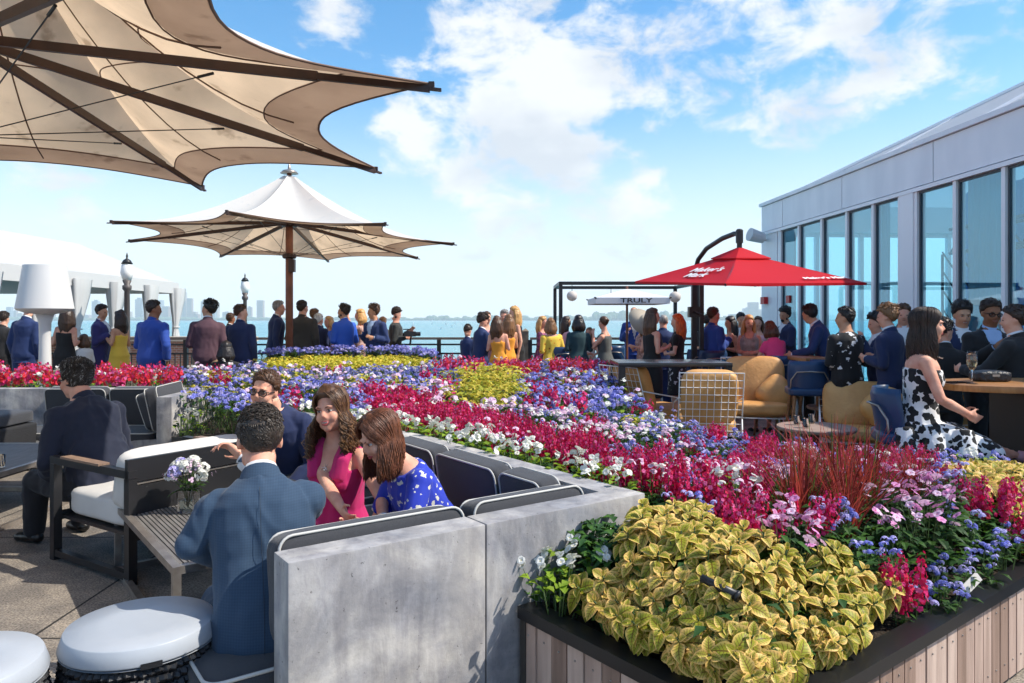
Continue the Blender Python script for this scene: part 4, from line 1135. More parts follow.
# tower blocks far across the water
def skyline():
    r = random.Random(21)
    mts = [mat('tower_glass', (.14, .19, .24), .3, c2=(.09, .12, .16), nscale=.05), mat('tower_stone', (.30, .26, .22), .8, c2=(.22, .19, .17), nscale=.08), mat('tower_brick', (.22, .14, .10), .8, c2=(.16, .1, .08), nscale=.08)]
    wnd = mat('tower_windows', (.05, .06, .08), .3)
    cols = []
    for i in range(46): cols.append((r.uniform(-40, 262), r.choice((4, 6, 7, 9, 12, 16, 20)) * r.uniform(.6, 1.), r.uniform(3.5, 8)))
    for px, hh, ww in ((183, 27, 6), (190, 21, 5), (140, 20, 7), (150, 24, 6), (250, 12, 4), (96, 18, 6)): cols.append((px, hh, ww))
    for i in range(16): cols.append((r.uniform(598, 775), r.uniform(3, 8), r.uniform(4, 9)))
    for px, hh, ww in ((753, 17, 9), (747, 11, 8), (762, 10, 7), (716, 8, 6)): cols.append((px, hh, ww))
    for i, (px, hh, ww) in enumerate(cols):
        D_ = r.uniform(4350, 4700); X = wx(px, D_); hz_ = hh / F * D_ + 4; w = ww / F * D_; base = 1.75
        e = empty('tower_block', (X, D_, base), label=('pale tower block in the hazy skyline across the water, left of the brown umbrella pole' if px < 400 else 'small pale building on the hazy far shore, towards the red umbrella'), cat='building', group='towers of the left skyline' if px < 400 else 'buildings of the right far shore')
        b = MB(); b.box((0, 0, hz_ / 2), (w, w * .8, hz_)); 
        if r.random() < .5: b.box((r.uniform(-.1, .1) * w, 0, hz_ + hz_ * .04), (w * .5, w * .4, hz_ * .08 + .1))
        b.obj('wall', mts[i % 3], e)
        b = MB(); nz = max(2, int(hz_ / 9)); 
        for k in range(nz): b.box((0, -w * .4 - .3, (k + .55) * hz_ / nz), (w * .86, .6, hz_ / nz * .45))
        b.obj('windows', wnd, e)
skyline()
# far woods along the shore
def far_wood(x0, x1, D_, hmin, hmax, label):
    r = random.Random(int(x0)); b = MB(); x = x0
    while x < x1:
        rr = r.uniform(14, 34); hh = r.uniform(hmin, hmax)
        b.ell((x, D_ + r.uniform(-50, 50), 1.7 + hh * .4), (rr, rr, hh * .62), nu=7, nv=5); x += rr * r.uniform(.7, 1.2)
    b.obj('far_wood', mat('far_trees', (.045, .09, .035), .9, c2=(.07, .12, .045), nscale=.04), label=label, kind='stuff')
far_wood(wx(430, 4300), wx(780, 4300), 4310, 12, 30, 'low dark line of trees on the far shore right of the middle'); far_wood(wx(-60, 4300), wx(430, 4300), 4310, 8, 20, 'low line of trees on the far shore under the left skyline')
far_wood(wx(600, 3900), wx(720, 3900), 4200, 35, 55, 'higher blue green wood on the shore behind the white umbrella')
def boat(px, py, sail, label, D_=None):
    Y = (H + 2.05) * F / (py - 320.) if D_ is None else D_; X = wx(px, Y); s = Y / F
    e = empty('sailing_boat', (X, Y, -2.03), label=label, cat='boat', group=None)
    b = MB(); L_ = sail * .65 * s
    b.add([(-L_ / 2, 0, .5 * L_ * .25), (0, -L_ * .13, .5 * L_ * .22), (L_ / 2, -L_ * .1, L_ * .14), (L_ / 2, L_ * .1, L_ * .14), (0, L_ * .13, .5 * L_ * .22), (-L_ * .35, 0, -.1), (L_ * .45, 0, -.1)], [(0, 1, 5), (1, 2, 6, 5), (2, 3, 6), (3, 4, 5, 6), (4, 0, 5), (0, 4, 3, 2, 1)])
    b.obj('hull', M_white, e); b = MB(); b.tube([(0, 0, 0), (0, 0, sail * s)], .02 * L_, 5); b.obj('mast', M_white, e)
    b = MB(); b.add([(.02 * L_, 0, .2 * L_), (.42 * L_, .03 * L_, .22 * L_), (.02 * L_, 0, sail * s * .97), (.02 * L_, .01 * L_, .2 * L_), (.42 * L_, .04 * L_, .22 * L_), (.02 * L_, .01 * L_, sail * s * .97)], [(0, 1, 2), (5, 4, 3), (0, 3, 4, 1), (1, 4, 5, 2), (2, 5, 3, 0)])
    b.add([(-.03 * L_, 0, .25 * L_), (-.42 * L_, 0, .22 * L_), (-.03 * L_, 0, sail * s * .8), (-.03 * L_, .01 * L_, .25 * L_), (-.42 * L_, .01 * L_, .22 * L_), (-.03 * L_, .01 * L_, sail * s * .8)], [(0, 1, 2), (5, 4, 3), (0, 3, 4, 1), (1, 4, 5, 2), (2, 5, 3, 0)])
    b.obj('sail', M_white, e)
boat(413, 333, 12, 'largest white sailing boat on the water, just right of the bearded man in black')
for i, (px, py, sl) in enumerate(((446, 325, 4), (452, 327, 3), (441, 329, 3), (455, 323.5, 2.5), (463, 326, 3), (432, 324, 3), (396, 325, 4))):
    boat(px, py, sl, 'tiny white boat far out on the turquoise water, ' + ('in the cluster above the left railing', 'near the boy in the blue suit', 'low over the railing', 'close to the horizon', 'just left of the boy looking down', 'right of the bearded man', 'between the two men at the railing')[i])

# ---------------------------------------------------------------- terrace railing
def railing(x0, x1, Y, label, posts=2.1):
    e = empty('terrace_railing', ((x0 + x1) / 2, Y, 0), label=label, cat='railing'); cx = (x0 + x1) / 2
    wood = mat('weathered_rail', (.20, .16, .13), .7, c2=(.13, .10, .08), nscale=6)
    b = MB(); b.box((0, 0, 1.07), (x1 - x0, .16, .055)); b.obj('handrail', wood, e)
    b = MB()
    for z in (.93, .12, .72): b.box((0, 0, z), (x1 - x0, .045, .04))
    b.obj('rails', M_blk, e)
    b = MB(); n = int((x1 - x0) / .125)
    for i in range(n): b.box((x0 - cx + (i + .5) * (x1 - x0) / n, 0, .42), (.018, .018, .62))
    b.obj('balusters', M_blk, e)
    k = max(1, round((x1 - x0) / posts))
    for i in range(k + 1):
        b = MB(); b.box((x0 - cx + (x1 - x0) * i / k, .0, .52), (.09, .09, 1.04)); b.obj('post', M_blk, e)
railing(-13.4, -5.6, 16.9, 'black terrace railing with balusters at the left, in front of the brick wall'); railing(-5.5, .20, 17.0, 'black terrace railing at the water between the brown umbrella pole and the orange dress')
railing(.42, 5.4, 16.9, 'black terrace railing at the water under the white umbrella')
b = MB(); b.box((0, 0, .62), (.15, .15, 1.24)); b.add([(-.09, -.09, 1.24), (.09, -.09, 1.24), (.09, .09, 1.24), (-.09, .09, 1.24), (0, 0, 1.31)], [(0, 1, 4), (1, 2, 4), (2, 3, 4), (3, 0, 4), (3, 2, 1, 0)])
o = b.obj('wooden_post', mat('post_wood', (.26, .20, .14), .8, c2=(.16, .12, .09), nscale=5), label='weathered wooden post in the railing gap, right of the woman with the green shawl', cat='post'); o.location = (.31, 16.95, 0)
b = MB(); b.box((0, 0, 0), (9, 6, 1.5)); o = b.obj('promenade', mat('promenade_stone', (.36, .31, .26), .85, c2=(.28, .24, .2), nscale=2), kind='structure'); o.location = (-12.4, 22.0, -.95)
def brick():
    m = mat('brick_wall', (.4, .18, .1), .85); nt = m.node_tree; N = nt.nodes; L = nt.links; t = N.new('ShaderNodeTexBrick'); t.inputs['Scale'].default_value = 4.; t.inputs['Color1'].default_value = (.42, .17, .10, 1); t.inputs['Color2'].default_value = (.33, .14, .09, 1); t.inputs['Mortar'].default_value = (.5, .45, .4, 1)
    tc = N.new('ShaderNodeTexCoord'); mp = N.new('ShaderNodeMapping'); mp.inputs['Rotation'].default_value = (PI / 2, 0, 0); L.new(tc.outputs['Object'], mp.inputs[0]); L.new(mp.outputs[0], t.inputs['Vector']); L.new(t.outputs[0], N['Principled BSDF'].inputs['Base Color']); return m
e = empty('brick_wall', (-10.4, 20.5, -.2), label='red brick parapet with pale coping on the promenade behind the left railing', cat='wall')
b = MB(); b.box((0, 0, .55), (6.2, .35, 1.1)); b.obj('brickwork', brick(), e); b = MB(); b.box((0, 0, 1.17), (6.4, .46, .13)); b.obj('coping', mat('coping_stone', (.5, .42, .34), .8), e)

# ---------------------------------------------------------------- lamp posts
def lamp_post(X, Y, h, label):
    e = empty('street_lamp', (X, Y, 0), label=label, cat='lamp')
    b = MB(); b.lathe([(.17, 0), (.17, .25), (.10, .32), (.075, .6), (.06, h - .75), (.10, h - .70), (.10, h - .62), (.06, h - .60), (.10, h - .50)], n=14); b.obj('post', mat('lamp_post_paint', (.09, .075, .07), .5), e, smooth=True)
    b = MB(); b.lathe([(.09, h - .50), (.145, h - .32), (.12, h - .14), (.04, h - .03)], n=14); b.obj('globe', mat('frosted_glass', (.85, .82, .78), .35), e, smooth=True)
    b = MB(); b.lathe([(.13, h - .11), (.08, h - .02), (.02, h + .02), (.025, h + .08), (.004, h + .16)], n=12); b.obj('finial', M_blk, e, smooth=True)
lamp_post(wx(127, 17.2), 17.2, 2.93, 'dark lamp post with a frosted lantern in front of the white marquee'); lamp_post(wx(245, 24.3), 24.3, 2.9, 'farther dark lamp post with a frosted lantern above the man in the navy suit')

# ---------------------------------------------------------------- white marquee at the left
def marquee():
    fab = translucent('marquee_fabric', (.60, .60, .59), (.75, .73, .68), .2, objvar=0); e = empty('marquee', (-11.8, 17, 0), label='large white marquee with swagged curtains at the left edge of the terrace', cat='marquee')
    xe, xr, y0, y1, ze, zr = -10.35, -13.4, 9.0, 22.6, 2.62, 3.86; xl = 2 * xr - xe
    e0 = Vector((-11.8, 17, 0))
    b = MB(); V = lambda x, y, z: Vector((x, y, z)) - e0
    n = 8
    for i in range(n):
        a, c = y0 + (y1 - y0) * i / n, y0 + (y1 - y0) * (i + 1) / n
        for (xa, xb) in ((xe, xr), (xl, xr)):
            q = [V(xa, a, ze), V(xa, c, ze), V(xb, c, zr), V(xb, a, zr)]
            s_ = [p - Vector((0, 0, .03)) for p in q]
            b.add(q + s_, [(0, 1, 2, 3), (7, 6, 5, 4), (0, 4, 5, 1), (1, 5, 6, 2), (2, 6, 7, 3), (3, 7, 4, 0)])
    b.obj('roof', fab, e)
    b = MB(); b.box(V(xe + .03, (y0 + y1) / 2, ze - .14), (.025, y1 - y0, .34)); b.box(V(xr, y1 + .02, ze - .14), ((xe - xl), .025, .34)); b.obj('valance', fab, e)
    b = MB(); b.add([V(xe, y1, ze), V(xl, y1, ze), V(xr, y1, zr), V(xe, y1 - .03, ze), V(xl, y1 - .03, ze), V(xr, y1 - .03, zr)], [(0, 1, 2), (5, 4, 3), (0, 3, 4, 1), (1, 4, 5, 2), (2, 5, 3, 0)]); b.obj('gable', fab, e)
    ys = [9.2, 11.0, 12.6, 14.2, 15.75, 17.3, 18.9, 20.7, 22.4]
    for y in ys:
        b = MB(); b.box(V(xe - .02, y, 1.25), (.09, .09, 2.5)); b.obj('post', M_wmetal, e)
        # curtain tied back to the post
        b = MB(); nn = 22; rows = [(2.48, .38, .16), (2.1, .33, .14), (1.7, .22, .10), (1.35, .10, .07), (1.25, .085, .06), (1.1, .13, .08), (.7, .22, .11), (.2, .28, .13), (.02, .29, .13)]
        vs = []; fs = []
        for z, w, dp in rows:
            for j in range(nn):
                t = 2 * PI * j / nn; k = 1 + .18 * math.sin(t * 9 + y); off = .16 * (1 if z > 1.3 else .6) * (w / .38)
                vs.append(V(xe + .02 + dp * math.cos(t) * k, y + off + w * math.sin(t) * k, z))
        for i in range(len(rows) - 1):
            for j in range(nn): fs.append((i * nn + j, i * nn + (j + 1) % nn, (i + 1) * nn + (j + 1) % nn, (i + 1) * nn + j))
        b.add(vs, fs); b.obj('curtain', fab, e, smooth=True)
        b = MB(); b.tube([V(xe + .02 + .09 * math.cos(t), y + .05 + .12 * math.sin(t), 1.28) for t in [2 * PI * j / 12 for j in range(12)]], .02, 6, closed=True); b.obj('tieback', fab, e)
    for i, (a, c) in enumerate(((9.0, 13.1), (9.0, 11.0))):
        b = MB(); vs = []; k = 40
        X = (xe - .12, xl + .1)[i]
        for j in range(k + 1):
            y = a + (c - a) * j / k; d = .05 * math.sin(j * 1.9); vs += [V(X + d, y, 0.02), V(X + d * .6, y, 2.6)]
        b.add(vs, [(2 * j, 2 * j + 2, 2 * j + 3, 2 * j + 1) for j in range(k)]); b.obj('side_wall', fab, e, smooth=True)
    b = MB(); b.box(V(-13.4, 12.6, -.12 + .16), (6, 7, .08)); b.obj('deck', mat('marquee_deck', (.2, .17, .14), .8), e)
marquee()
# tall white outdoor floor lamp
X, Y = wx(45, 10.6), 10.6
e = empty('outdoor_floor_lamp', (X, Y, 0), label='giant white outdoor floor lamp with a tapered shade, in front of the marquee', cat='lamp')
pl = mat('white_plastic', (.62, .62, .61), .4)
b = MB(); b.lathe([(.372, 1.665), (.345, 1.83), (.275, 2.29), (.262, 2.29), (.35, 1.70)], n=40, cap=False); b.lathe([(.266, 2.28), (.001, 2.28)], n=40, cap=False)
b.lathe([(.372, 1.665), (.35, 1.64), (.25, 1.605), (.15, 1.59), (.10, 1.58)], n=40, cap=False); b.obj('lamp_shade', pl, e, smooth=True); sharp(e.children[-1], 30)
b = MB(); b.lathe([(.30, 0), (.30, .05), (.12, .07), (.095, .2), (.075, 1.2), (.08, 1.45), (.12, 1.585)], n=28); b.obj('stem', pl, e, smooth=True)

# ---------------------------------------------------------------- big tensile umbrellas
def fabric():
    m = bpy.data.materials.new('umbrella_canvas'); m.use_nodes = True; nt = m.node_tree; N = nt.nodes; L = nt.links; b = N['Principled BSDF']; b.inputs['Roughness'].default_value = .85; b.inputs['Specular IOR Level'].default_value = .2
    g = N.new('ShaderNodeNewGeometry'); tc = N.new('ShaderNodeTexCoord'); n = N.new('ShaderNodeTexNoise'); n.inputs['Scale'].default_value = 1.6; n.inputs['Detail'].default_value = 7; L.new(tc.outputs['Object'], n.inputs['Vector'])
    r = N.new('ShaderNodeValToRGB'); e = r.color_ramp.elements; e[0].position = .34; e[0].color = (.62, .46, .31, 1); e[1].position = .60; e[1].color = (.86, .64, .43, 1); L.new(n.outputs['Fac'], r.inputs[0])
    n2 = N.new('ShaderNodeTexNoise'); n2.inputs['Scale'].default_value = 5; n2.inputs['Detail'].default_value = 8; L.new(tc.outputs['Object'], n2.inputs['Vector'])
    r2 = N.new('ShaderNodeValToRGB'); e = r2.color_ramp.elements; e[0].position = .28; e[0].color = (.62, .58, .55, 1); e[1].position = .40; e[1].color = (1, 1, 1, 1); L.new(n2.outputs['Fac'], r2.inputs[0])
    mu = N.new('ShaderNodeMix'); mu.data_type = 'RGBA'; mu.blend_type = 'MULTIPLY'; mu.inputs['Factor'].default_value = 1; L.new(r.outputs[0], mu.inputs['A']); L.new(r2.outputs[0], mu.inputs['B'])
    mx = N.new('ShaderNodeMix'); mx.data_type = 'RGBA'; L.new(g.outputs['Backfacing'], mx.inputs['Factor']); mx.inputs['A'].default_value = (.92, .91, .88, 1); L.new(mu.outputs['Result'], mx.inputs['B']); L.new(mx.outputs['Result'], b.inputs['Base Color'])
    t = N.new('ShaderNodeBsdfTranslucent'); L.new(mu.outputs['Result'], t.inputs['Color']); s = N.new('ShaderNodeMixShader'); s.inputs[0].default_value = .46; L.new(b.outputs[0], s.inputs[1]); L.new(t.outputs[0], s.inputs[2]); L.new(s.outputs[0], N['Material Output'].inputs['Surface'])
    return m
M_fab = fabric()
def hemm():
    m = M_fab.copy(); m.name = 'umbrella_canvas_hem'; N = m.node_tree.nodes
    for n in N:
        if n.type == 'MIX_SHADER': n.inputs[0].default_value = .30
        if n.type == 'VALTORGB' and n.color_ramp.elements[0].color[1] < .5: n.color_ramp.elements[0].color = (.40, .26, .17, 1); n.color_ramp.elements[1].color = (.54, .36, .24, 1)
    return m
M_hem = hemm(); M_seam = mat('seam_tape', (.16, .09, .06), .8)
def big_umbrella(c, hub_z, apex_z, tips, label, ring_h=None):
    e = empty('tensile_umbrella', (c[0], c[1], 0), label=label, cat='umbrella', group=None); O = Vector((c[0], c[1], 0)); n = 8
    T = [Vector(t) - O for t in tips]; apex = Vector((0, 0, apex_z)); ns, nr = 14, 16; HEM = 13
    def edge(i, u):
        a, b_ = T[i], T[(i + 1) % n]; p = a.lerp(b_, u); pull = .215 * (1 - abs(2 * u - 1) ** 2.3); q = Vector((p.x * (1 - pull), p.y * (1 - pull), p.z + .02 * pull)); return q
    def surf(i, u, t):
        q = edge(i, u); z = q.z + (apex.z - q.z) * (1 - t) ** 1.75; return Vector((q.x * t, q.y * t, z - .05 * math.sin(PI * u) * math.sin(PI * t)))
    main = MB(); hem = MB()
    for i in range(n):
        vs = [surf(i, u / ns, .035 + .965 * t / nr) for t in range(nr + 1) for u in range(ns + 1)]
        fm = []; fh = []
        for t in range(nr):
            for u in range(ns):
                f = (t * (ns + 1) + u, (t + 1) * (ns + 1) + u, (t + 1) * (ns + 1) + u + 1, t * (ns + 1) + u + 1)
                (fh if t >= HEM else fm).append(f)
        main.add(vs[:(HEM + 1) * (ns + 1)], fm); hem.add([vs[k] for k in range(HEM * (ns + 1), len(vs))], [tuple(q - HEM * (ns + 1) for q in f) for f in fh])
    o = main.obj('canopy', M_fab, e, smooth=True); hem.obj('canopy_hem', M_hem, o, smooth=True)
    s = MB()
    dn = Vector((0, 0, -.008))
    for i in range(n):
        s.tube([surf(i, .5, t / 12) + dn for t in range(1, 12)], .006, 4); s.tube([surf(i, u / 12, .035 + .965 * HEM / nr) + dn for u in range(13)], .005, 4); s.tube([surf(i, u / 12, .45) + dn for u in range(13)], .005, 4)
        s.tube([edge(i, u / 16) for u in range(17)], .008, 5)
    s.obj('seams', M_seam, o)
    s = MB(); s.lathe([(.16, apex_z - .02), (.11, apex_z + .03), (.03, apex_z + .05), (.02, apex_z + .12), (.004, apex_z + .17)], n=16); s.obj('finial', M_steel, e, smooth=True)
    s = MB(); s.lathe([(.065, 0), (.065, hub_z), (.04, hub_z + .02), (.04, apex_z)], n=16); s.obj('pole', M_pole, e, smooth=True)
    s = MB(); s.lathe([(.16, 0), (.16, .02), (.09, .03), (.09, .12)], n=16); s.obj('base_plate', M_pole, e)
    s = MB(); s.lathe([(.13, hub_z - .06), (.15, hub_z - .04), (.15, hub_z + .04), (.12, hub_z + .06)], n=16); s.lathe([(.10, hub_z - .62), (.12, hub_z - .60), (.12, hub_z - .55), (.09, hub_z - .53)], n=16); s.box((.07, -.07, hub_z - .75), (.10, .10, .22)); s.obj('hub', M_brown, e)
    for i in range(n):
        t = T[i]; d = Vector((t.x, t.y, 0)).normalized(); a = Vector((0, 0, hub_z)) + d * .10; b_ = t + Vector((0, 0, -.03)); dd = (b_ - a).normalized()
        s = MB(); N_ = 6
        s.bar(a, a.lerp(b_, .75), .032, .058); s.bar(a.lerp(b_, .75) - dd * .01, b_, .027, .042); s.bar(b_ - dd * .02, b_ + dd * .07, .03, .016); s.box(b_ + dd * .01 + Vector((0, 0, .025)), (.035, .035, .035))
        s.obj('rib', M_brown, e)
        s = MB(); lo = Vector((0, 0, hub_z - .57)) + d * .11; hi = a.lerp(b_, .52) - Vector((0, 0, .05)); s.tube([lo, hi], .004, 5); s.tube([hi - (hi - lo).normalized() * .10, hi], .009, 6); s.obj('stay_cable', M_blk, e)
def K(px, py, k): return ((px - 512) / (320 - py) * k, F / (320 - py) * k, H + k)
hx, hy, _ = K(-38, 34, 1.75)
tp = [K(430, 84, 1.45), K(375, 168, 1.40), K(202, 186, 1.40)]
for a in (135, 180, 225, 270): tp.append((hx + 3.05 * math.cos(R(a)), hy + 3.05 * math.sin(R(a)), H + 1.42))
tp.append((hx + 2.35, hy - 2.05, H + 1.33))
big_umbrella((hx, hy), H + 1.72, 4.45, tp, 'huge beige canvas umbrella overhead with dark ribs, cut off by the top left corner')
big_umbrella((-3.92, 12.85), H + 1.70, 4.10, [K(453, 243, 1.36), K(417, 257, 1.28), K(328, 260, 1.30), K(221, 255, 1.33), K(130, 240, 1.42), K(112, 221, 1.46), K(227, 211, 1.463), K(385, 223, 1.42)], 'white topped canvas umbrella on a brown pole standing behind the round flower bed')

# ---------------------------------------------------------------- concrete benches
def concrete():
    m = mat('bench_concrete', (.4, .4, .4), .7, spec=.35); nt = m.node_tree; N = nt.nodes; L = nt.links; b = N['Principled BSDF']; g = N.new('ShaderNodeNewGeometry')
    def nz(sc, d, dist=0., st=(1, 1, 1)):
        mp = N.new('ShaderNodeMapping'); mp.inputs['Scale'].default_value = st; L.new(g.outputs['Position'], mp.inputs[0]); n = N.new('ShaderNodeTexNoise'); n.inputs['Scale'].default_value = sc; n.inputs['Detail'].default_value = d; n.inputs['Roughness'].default_value = .62; n.inputs['Distortion'].default_value = dist; L.new(mp.outputs[0], n.inputs['Vector']); return n.outputs['Fac']
    r1 = N.new('ShaderNodeValToRGB'); e = r1.color_ramp.elements; e[0].position = .34; e[0].color = (.24, .25, .285, 1); e[1].position = .64; e[1].color = (.50, .49, .48, 1); x = e.new(.49); x.color = (.36, .36, .38, 1); L.new(nz(2.6, 9, .8, (1, 1, 1.2)), r1.inputs[0])
    r2 = N.new('ShaderNodeValToRGB'); e = r2.color_ramp.elements; e[0].position = .42; e[0].color = (.80, .78, .76, 1); e[1].position = .60; e[1].color = (1.1, 1.08, 1.05, 1); L.new(nz(9, 8, .3, (1, 1, .5)), r2.inputs[0])
    mu = N.new('ShaderNodeMix'); mu.data_type = 'RGBA'; mu.blend_type = 'MULTIPLY'; mu.inputs['Factor'].default_value = 1; L.new(r1.outputs[0], mu.inputs['A']); L.new(r2.outputs[0], mu.inputs['B']); r4 = N.new('ShaderNodeValToRGB'); e = r4.color_ramp.elements; e[0].position = .27; e[0].color = (.35, .34, .34, 1); e[1].position = .33; e[1].color = (1, 1, 1, 1); L.new(nz(55, 3), r4.inputs[0])
    r5 = N.new('ShaderNodeValToRGB'); e = r5.color_ramp.elements; e[0].position = .35; e[0].color = (.80, .79, .80, 1); e[1].position = .55; e[1].color = (1.04, 1.03, 1, 1); L.new(nz(3.2, 6, 1.5, (2.2, 2.2, .25)), r5.inputs[0])
    m4 = N.new('ShaderNodeMix'); m4.data_type = 'RGBA'; m4.blend_type = 'MULTIPLY'; m4.inputs['Factor'].default_value = 1; L.new(mu.outputs['Result'], m4.inputs['A']); L.new(r4.outputs[0], m4.inputs['B'])
    m5 = N.new('ShaderNodeMix'); m5.data_type = 'RGBA'; m5.blend_type = 'MULTIPLY'; m5.inputs['Factor'].default_value = 1; L.new(m4.outputs['Result'], m5.inputs['A']); L.new(r5.outputs[0], m5.inputs['B']); L.new(m5.outputs['Result'], b.inputs['Base Color'])
    bp = N.new('ShaderNodeBump'); bp.inputs['Strength'].default_value = .35; bp.inputs['Distance'].default_value = .006; L.new(nz(40, 8), bp.inputs['Height']); L.new(bp.outputs[0], b.inputs['Normal'])
    return m
M_conc = concrete()
def wall_piece(a, b_, h, th, name, parent, z0=0.):
    """upright slab from a to b (outer line), thickness towards the left of a->b"""
    a = Vector((a[0], a[1], 0)); b_ = Vector((b_[0], b_[1], 0)); d = (b_ - a).normalized(); n = Vector((-d.y, d.x, 0)) * th
    m_ = MB(); q = [a, b_, b_ + n, a + n]; m_.add([p + Vector((0, 0, z0)) for p in q] + [p + Vector((0, 0, h)) for p in q], [(3, 2, 1, 0), (4, 5, 6, 7), (0, 1, 5, 4), (1, 2, 6, 5), (2, 3, 7, 6), (3, 0, 4, 7)])
    o = m_.obj(name, M_conc, parent); bevel_mesh(o.data, .006, 2); sharp(o, 40); return o
def cushion(w, h, th, label, group=None, name='back_cushion', cat='cushion', m_=None, pip=True, r=.05, bulge=.12):
    """stands in the x-z plane, faces +y/-y"""
    me = puff(w, h, th, bulge, 12, seed=random.random() * 9, e=9.); me.transform(Matrix.Rotation(PI / 2, 4, 'X')); me.materials.append(m_ or M_slate)
    o = bpy.data.objects.new(name, me); col.objects.link(o); tag(o, label, cat, group)
    if pip:
        for s in (-1, 1):
            p = MB(); pts = [(x, s * (th / 2 * .93), z) for x, z in rrect(w * .965, h * .965, r)]; p.tube(pts, .0052, 6, closed=True); q = p.obj('piping', M_piping, o, smooth=True)
    return o
def place_c(o, p, face, z, tilt=0.):
    """cushion centre at p; its +y axis looks along 'face'"""
    o.location = (p[0], p[1], z); o.rotation_euler = (R(tilt), 0, math.atan2(face[1], face[0]) - PI / 2); return o
# near corner bench
d1 = (C - A).normalized(); n1 = Vector((-d1.y, d1.x)); seamp = A + d1 * (A - C).length * .47
w1 = (B1 - C).normalized(); nw1 = Vector((-w1.y, w1.x)); w2 = (B2 - B1).normalized(); nw2 = Vector((-w2.y, w2.x))
nb = empty('corner_bench', (0, 0, 0), label='grey concrete corner bench wall around the seated group in the middle foreground', cat='bench')
TH = .14
wall_piece(A, seamp - d1 * .003, .75, TH, 'wall_panel', nb); wall_piece(seamp + d1 * .003, C - d1 * .0, .75, TH, 'wall_panel', nb)
def mitre(a, b_, c, th):
    u = (b_ - a).normalized(); v = (c - b_).normalized(); nu = Vector((-u.y, u.x)); nv = Vector((-v.y, v.x)); m_ = (nu + nv).normalized(); return b_ + m_ * th / m_.dot(nu)
def slab(quad, h, name, parent, z0=0., m_=None):
    q = [Vector((p[0], p[1], 0)) for p in quad]; b = MB(); k = len(q); b.add([p + Vector((0, 0, z0)) for p in q] + [p + Vector((0, 0, h)) for p in q], [tuple(reversed(range(k))), tuple(range(k, 2 * k))] + [(i, (i + 1) % k, k + (i + 1) % k, k + i) for i in range(k)]); o = b.obj(name, m_ or M_conc, parent); bevel_mesh(o.data, .006, 2); sharp(o, 40); return o
Cs = C + w1 * TH + d1 * 0; 
slab([C + w1 * (TH + .004), B1, mitre(C, B1, B2, TH), C + w1 * (TH + .004) + nw1 * TH], .748, 'wall_panel', nb)
slab([B1 + w2 * .003, B2, B2 + nw2 * TH, mitre(C, B1, B2, TH) + w2 * .003], .747, 'wall_panel', nb)
# seat boxes
S0 = A + n1 * (TH + .01) - d1 * .22; S1 = C + n1 * (TH + .01) + nw1 * (TH + .01)
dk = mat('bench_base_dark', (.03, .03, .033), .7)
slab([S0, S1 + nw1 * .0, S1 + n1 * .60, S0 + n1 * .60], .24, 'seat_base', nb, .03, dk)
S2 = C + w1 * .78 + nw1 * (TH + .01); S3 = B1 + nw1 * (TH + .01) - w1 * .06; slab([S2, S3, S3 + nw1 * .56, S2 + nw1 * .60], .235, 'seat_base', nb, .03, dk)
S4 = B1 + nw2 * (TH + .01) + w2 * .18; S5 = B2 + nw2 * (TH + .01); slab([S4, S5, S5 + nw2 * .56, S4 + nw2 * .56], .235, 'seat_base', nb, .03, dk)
def seatc(a, dirv, nv, w, dpt, label, group=None, z=.30, th=.13):
    c = a + dirv * w / 2 + nv * dpt / 2
    me = puff(w - .01, dpt, th, .12, 12, random.random() * 9, 9.); me.materials.append(M_slate); o = bpy.data.objects.new('seat_cushion', me); col.objects.link(o); tag(o, label, 'cushion', group); o.location = (c.x, c.y, z); o.rotation_euler = (0, 0, math.atan2(dirv.y, dirv.x))
    p = MB()
    for s in (-1, 1): p.tube([(x, y, s * th / 2 * .93) for x, y in rrect((w - .01) * .965, dpt * .965, .05)], .0065, 6, closed=True)
    p.obj('piping', M_piping, o, smooth=True); return o
seatc(S0, d1, n1, .78, .60, 'dark seat cushion under the man in the blue checked suit'); seatc(S0 + d1 * .79, d1, n1, .79, .60, 'dark seat cushion in the inner corner of the concrete bench')
seatc(S2, w1, nw1, .62, .58, 'dark seat cushion under the woman in the blue patterned dress'); seatc(S2 + w1 * .63, w1, nw1, .52, .58, 'dark seat cushion under the woman in the magenta dress'); seatc(S4, w2, nw2, .65, .55, 'dark seat cushion under the man in sunglasses'); seatc(S4 + w2 * .66, w2, nw2, .72, .55, 'dark seat cushion at the far left end of the corner bench')
def backc(a, dirv, nv, w, h, label, z=None, tilt=9, off=.075, th=.12):
    c = a + dirv * w / 2 + nv * off; o = cushion(w - .012, h, th, label); z = z or (.765 - h / 2 + .01)
    return place_c(o, c, -nv, z, tilt)
backc(A + n1 * TH + d1 * .015, d1, n1, .76, .38, 'slate cushion with white piping leaning on the left panel of the near concrete wall', off=.085)
backc(A + n1 * TH + d1 * .79, d1, n1, .60, .38, 'slate cushion with white piping leaning on the right panel of the near concrete wall', off=.085)
q = C + w1 * .35 + nw1 * TH
backc(q, w1, nw1, .36, .36, 'narrow black cushion in the corner where the two concrete walls meet'); backc(q + w1 * .37, w1, nw1, .62, .37, 'black piped back cushion directly right of the woman in the blue dress'); backc(q + w1 * 1.0, w1, nw1, .54, .37, 'black piped back cushion behind the woman in the blue dress')
backc(B1 + nw2 * TH + w2 * .10, w2, nw2, .70, .37, 'black back cushion hidden mostly behind the woman in magenta'); backc(B1 + nw2 * TH + w2 * .82, w2, nw2, .70, .37, 'black back cushion behind the man in sunglasses')
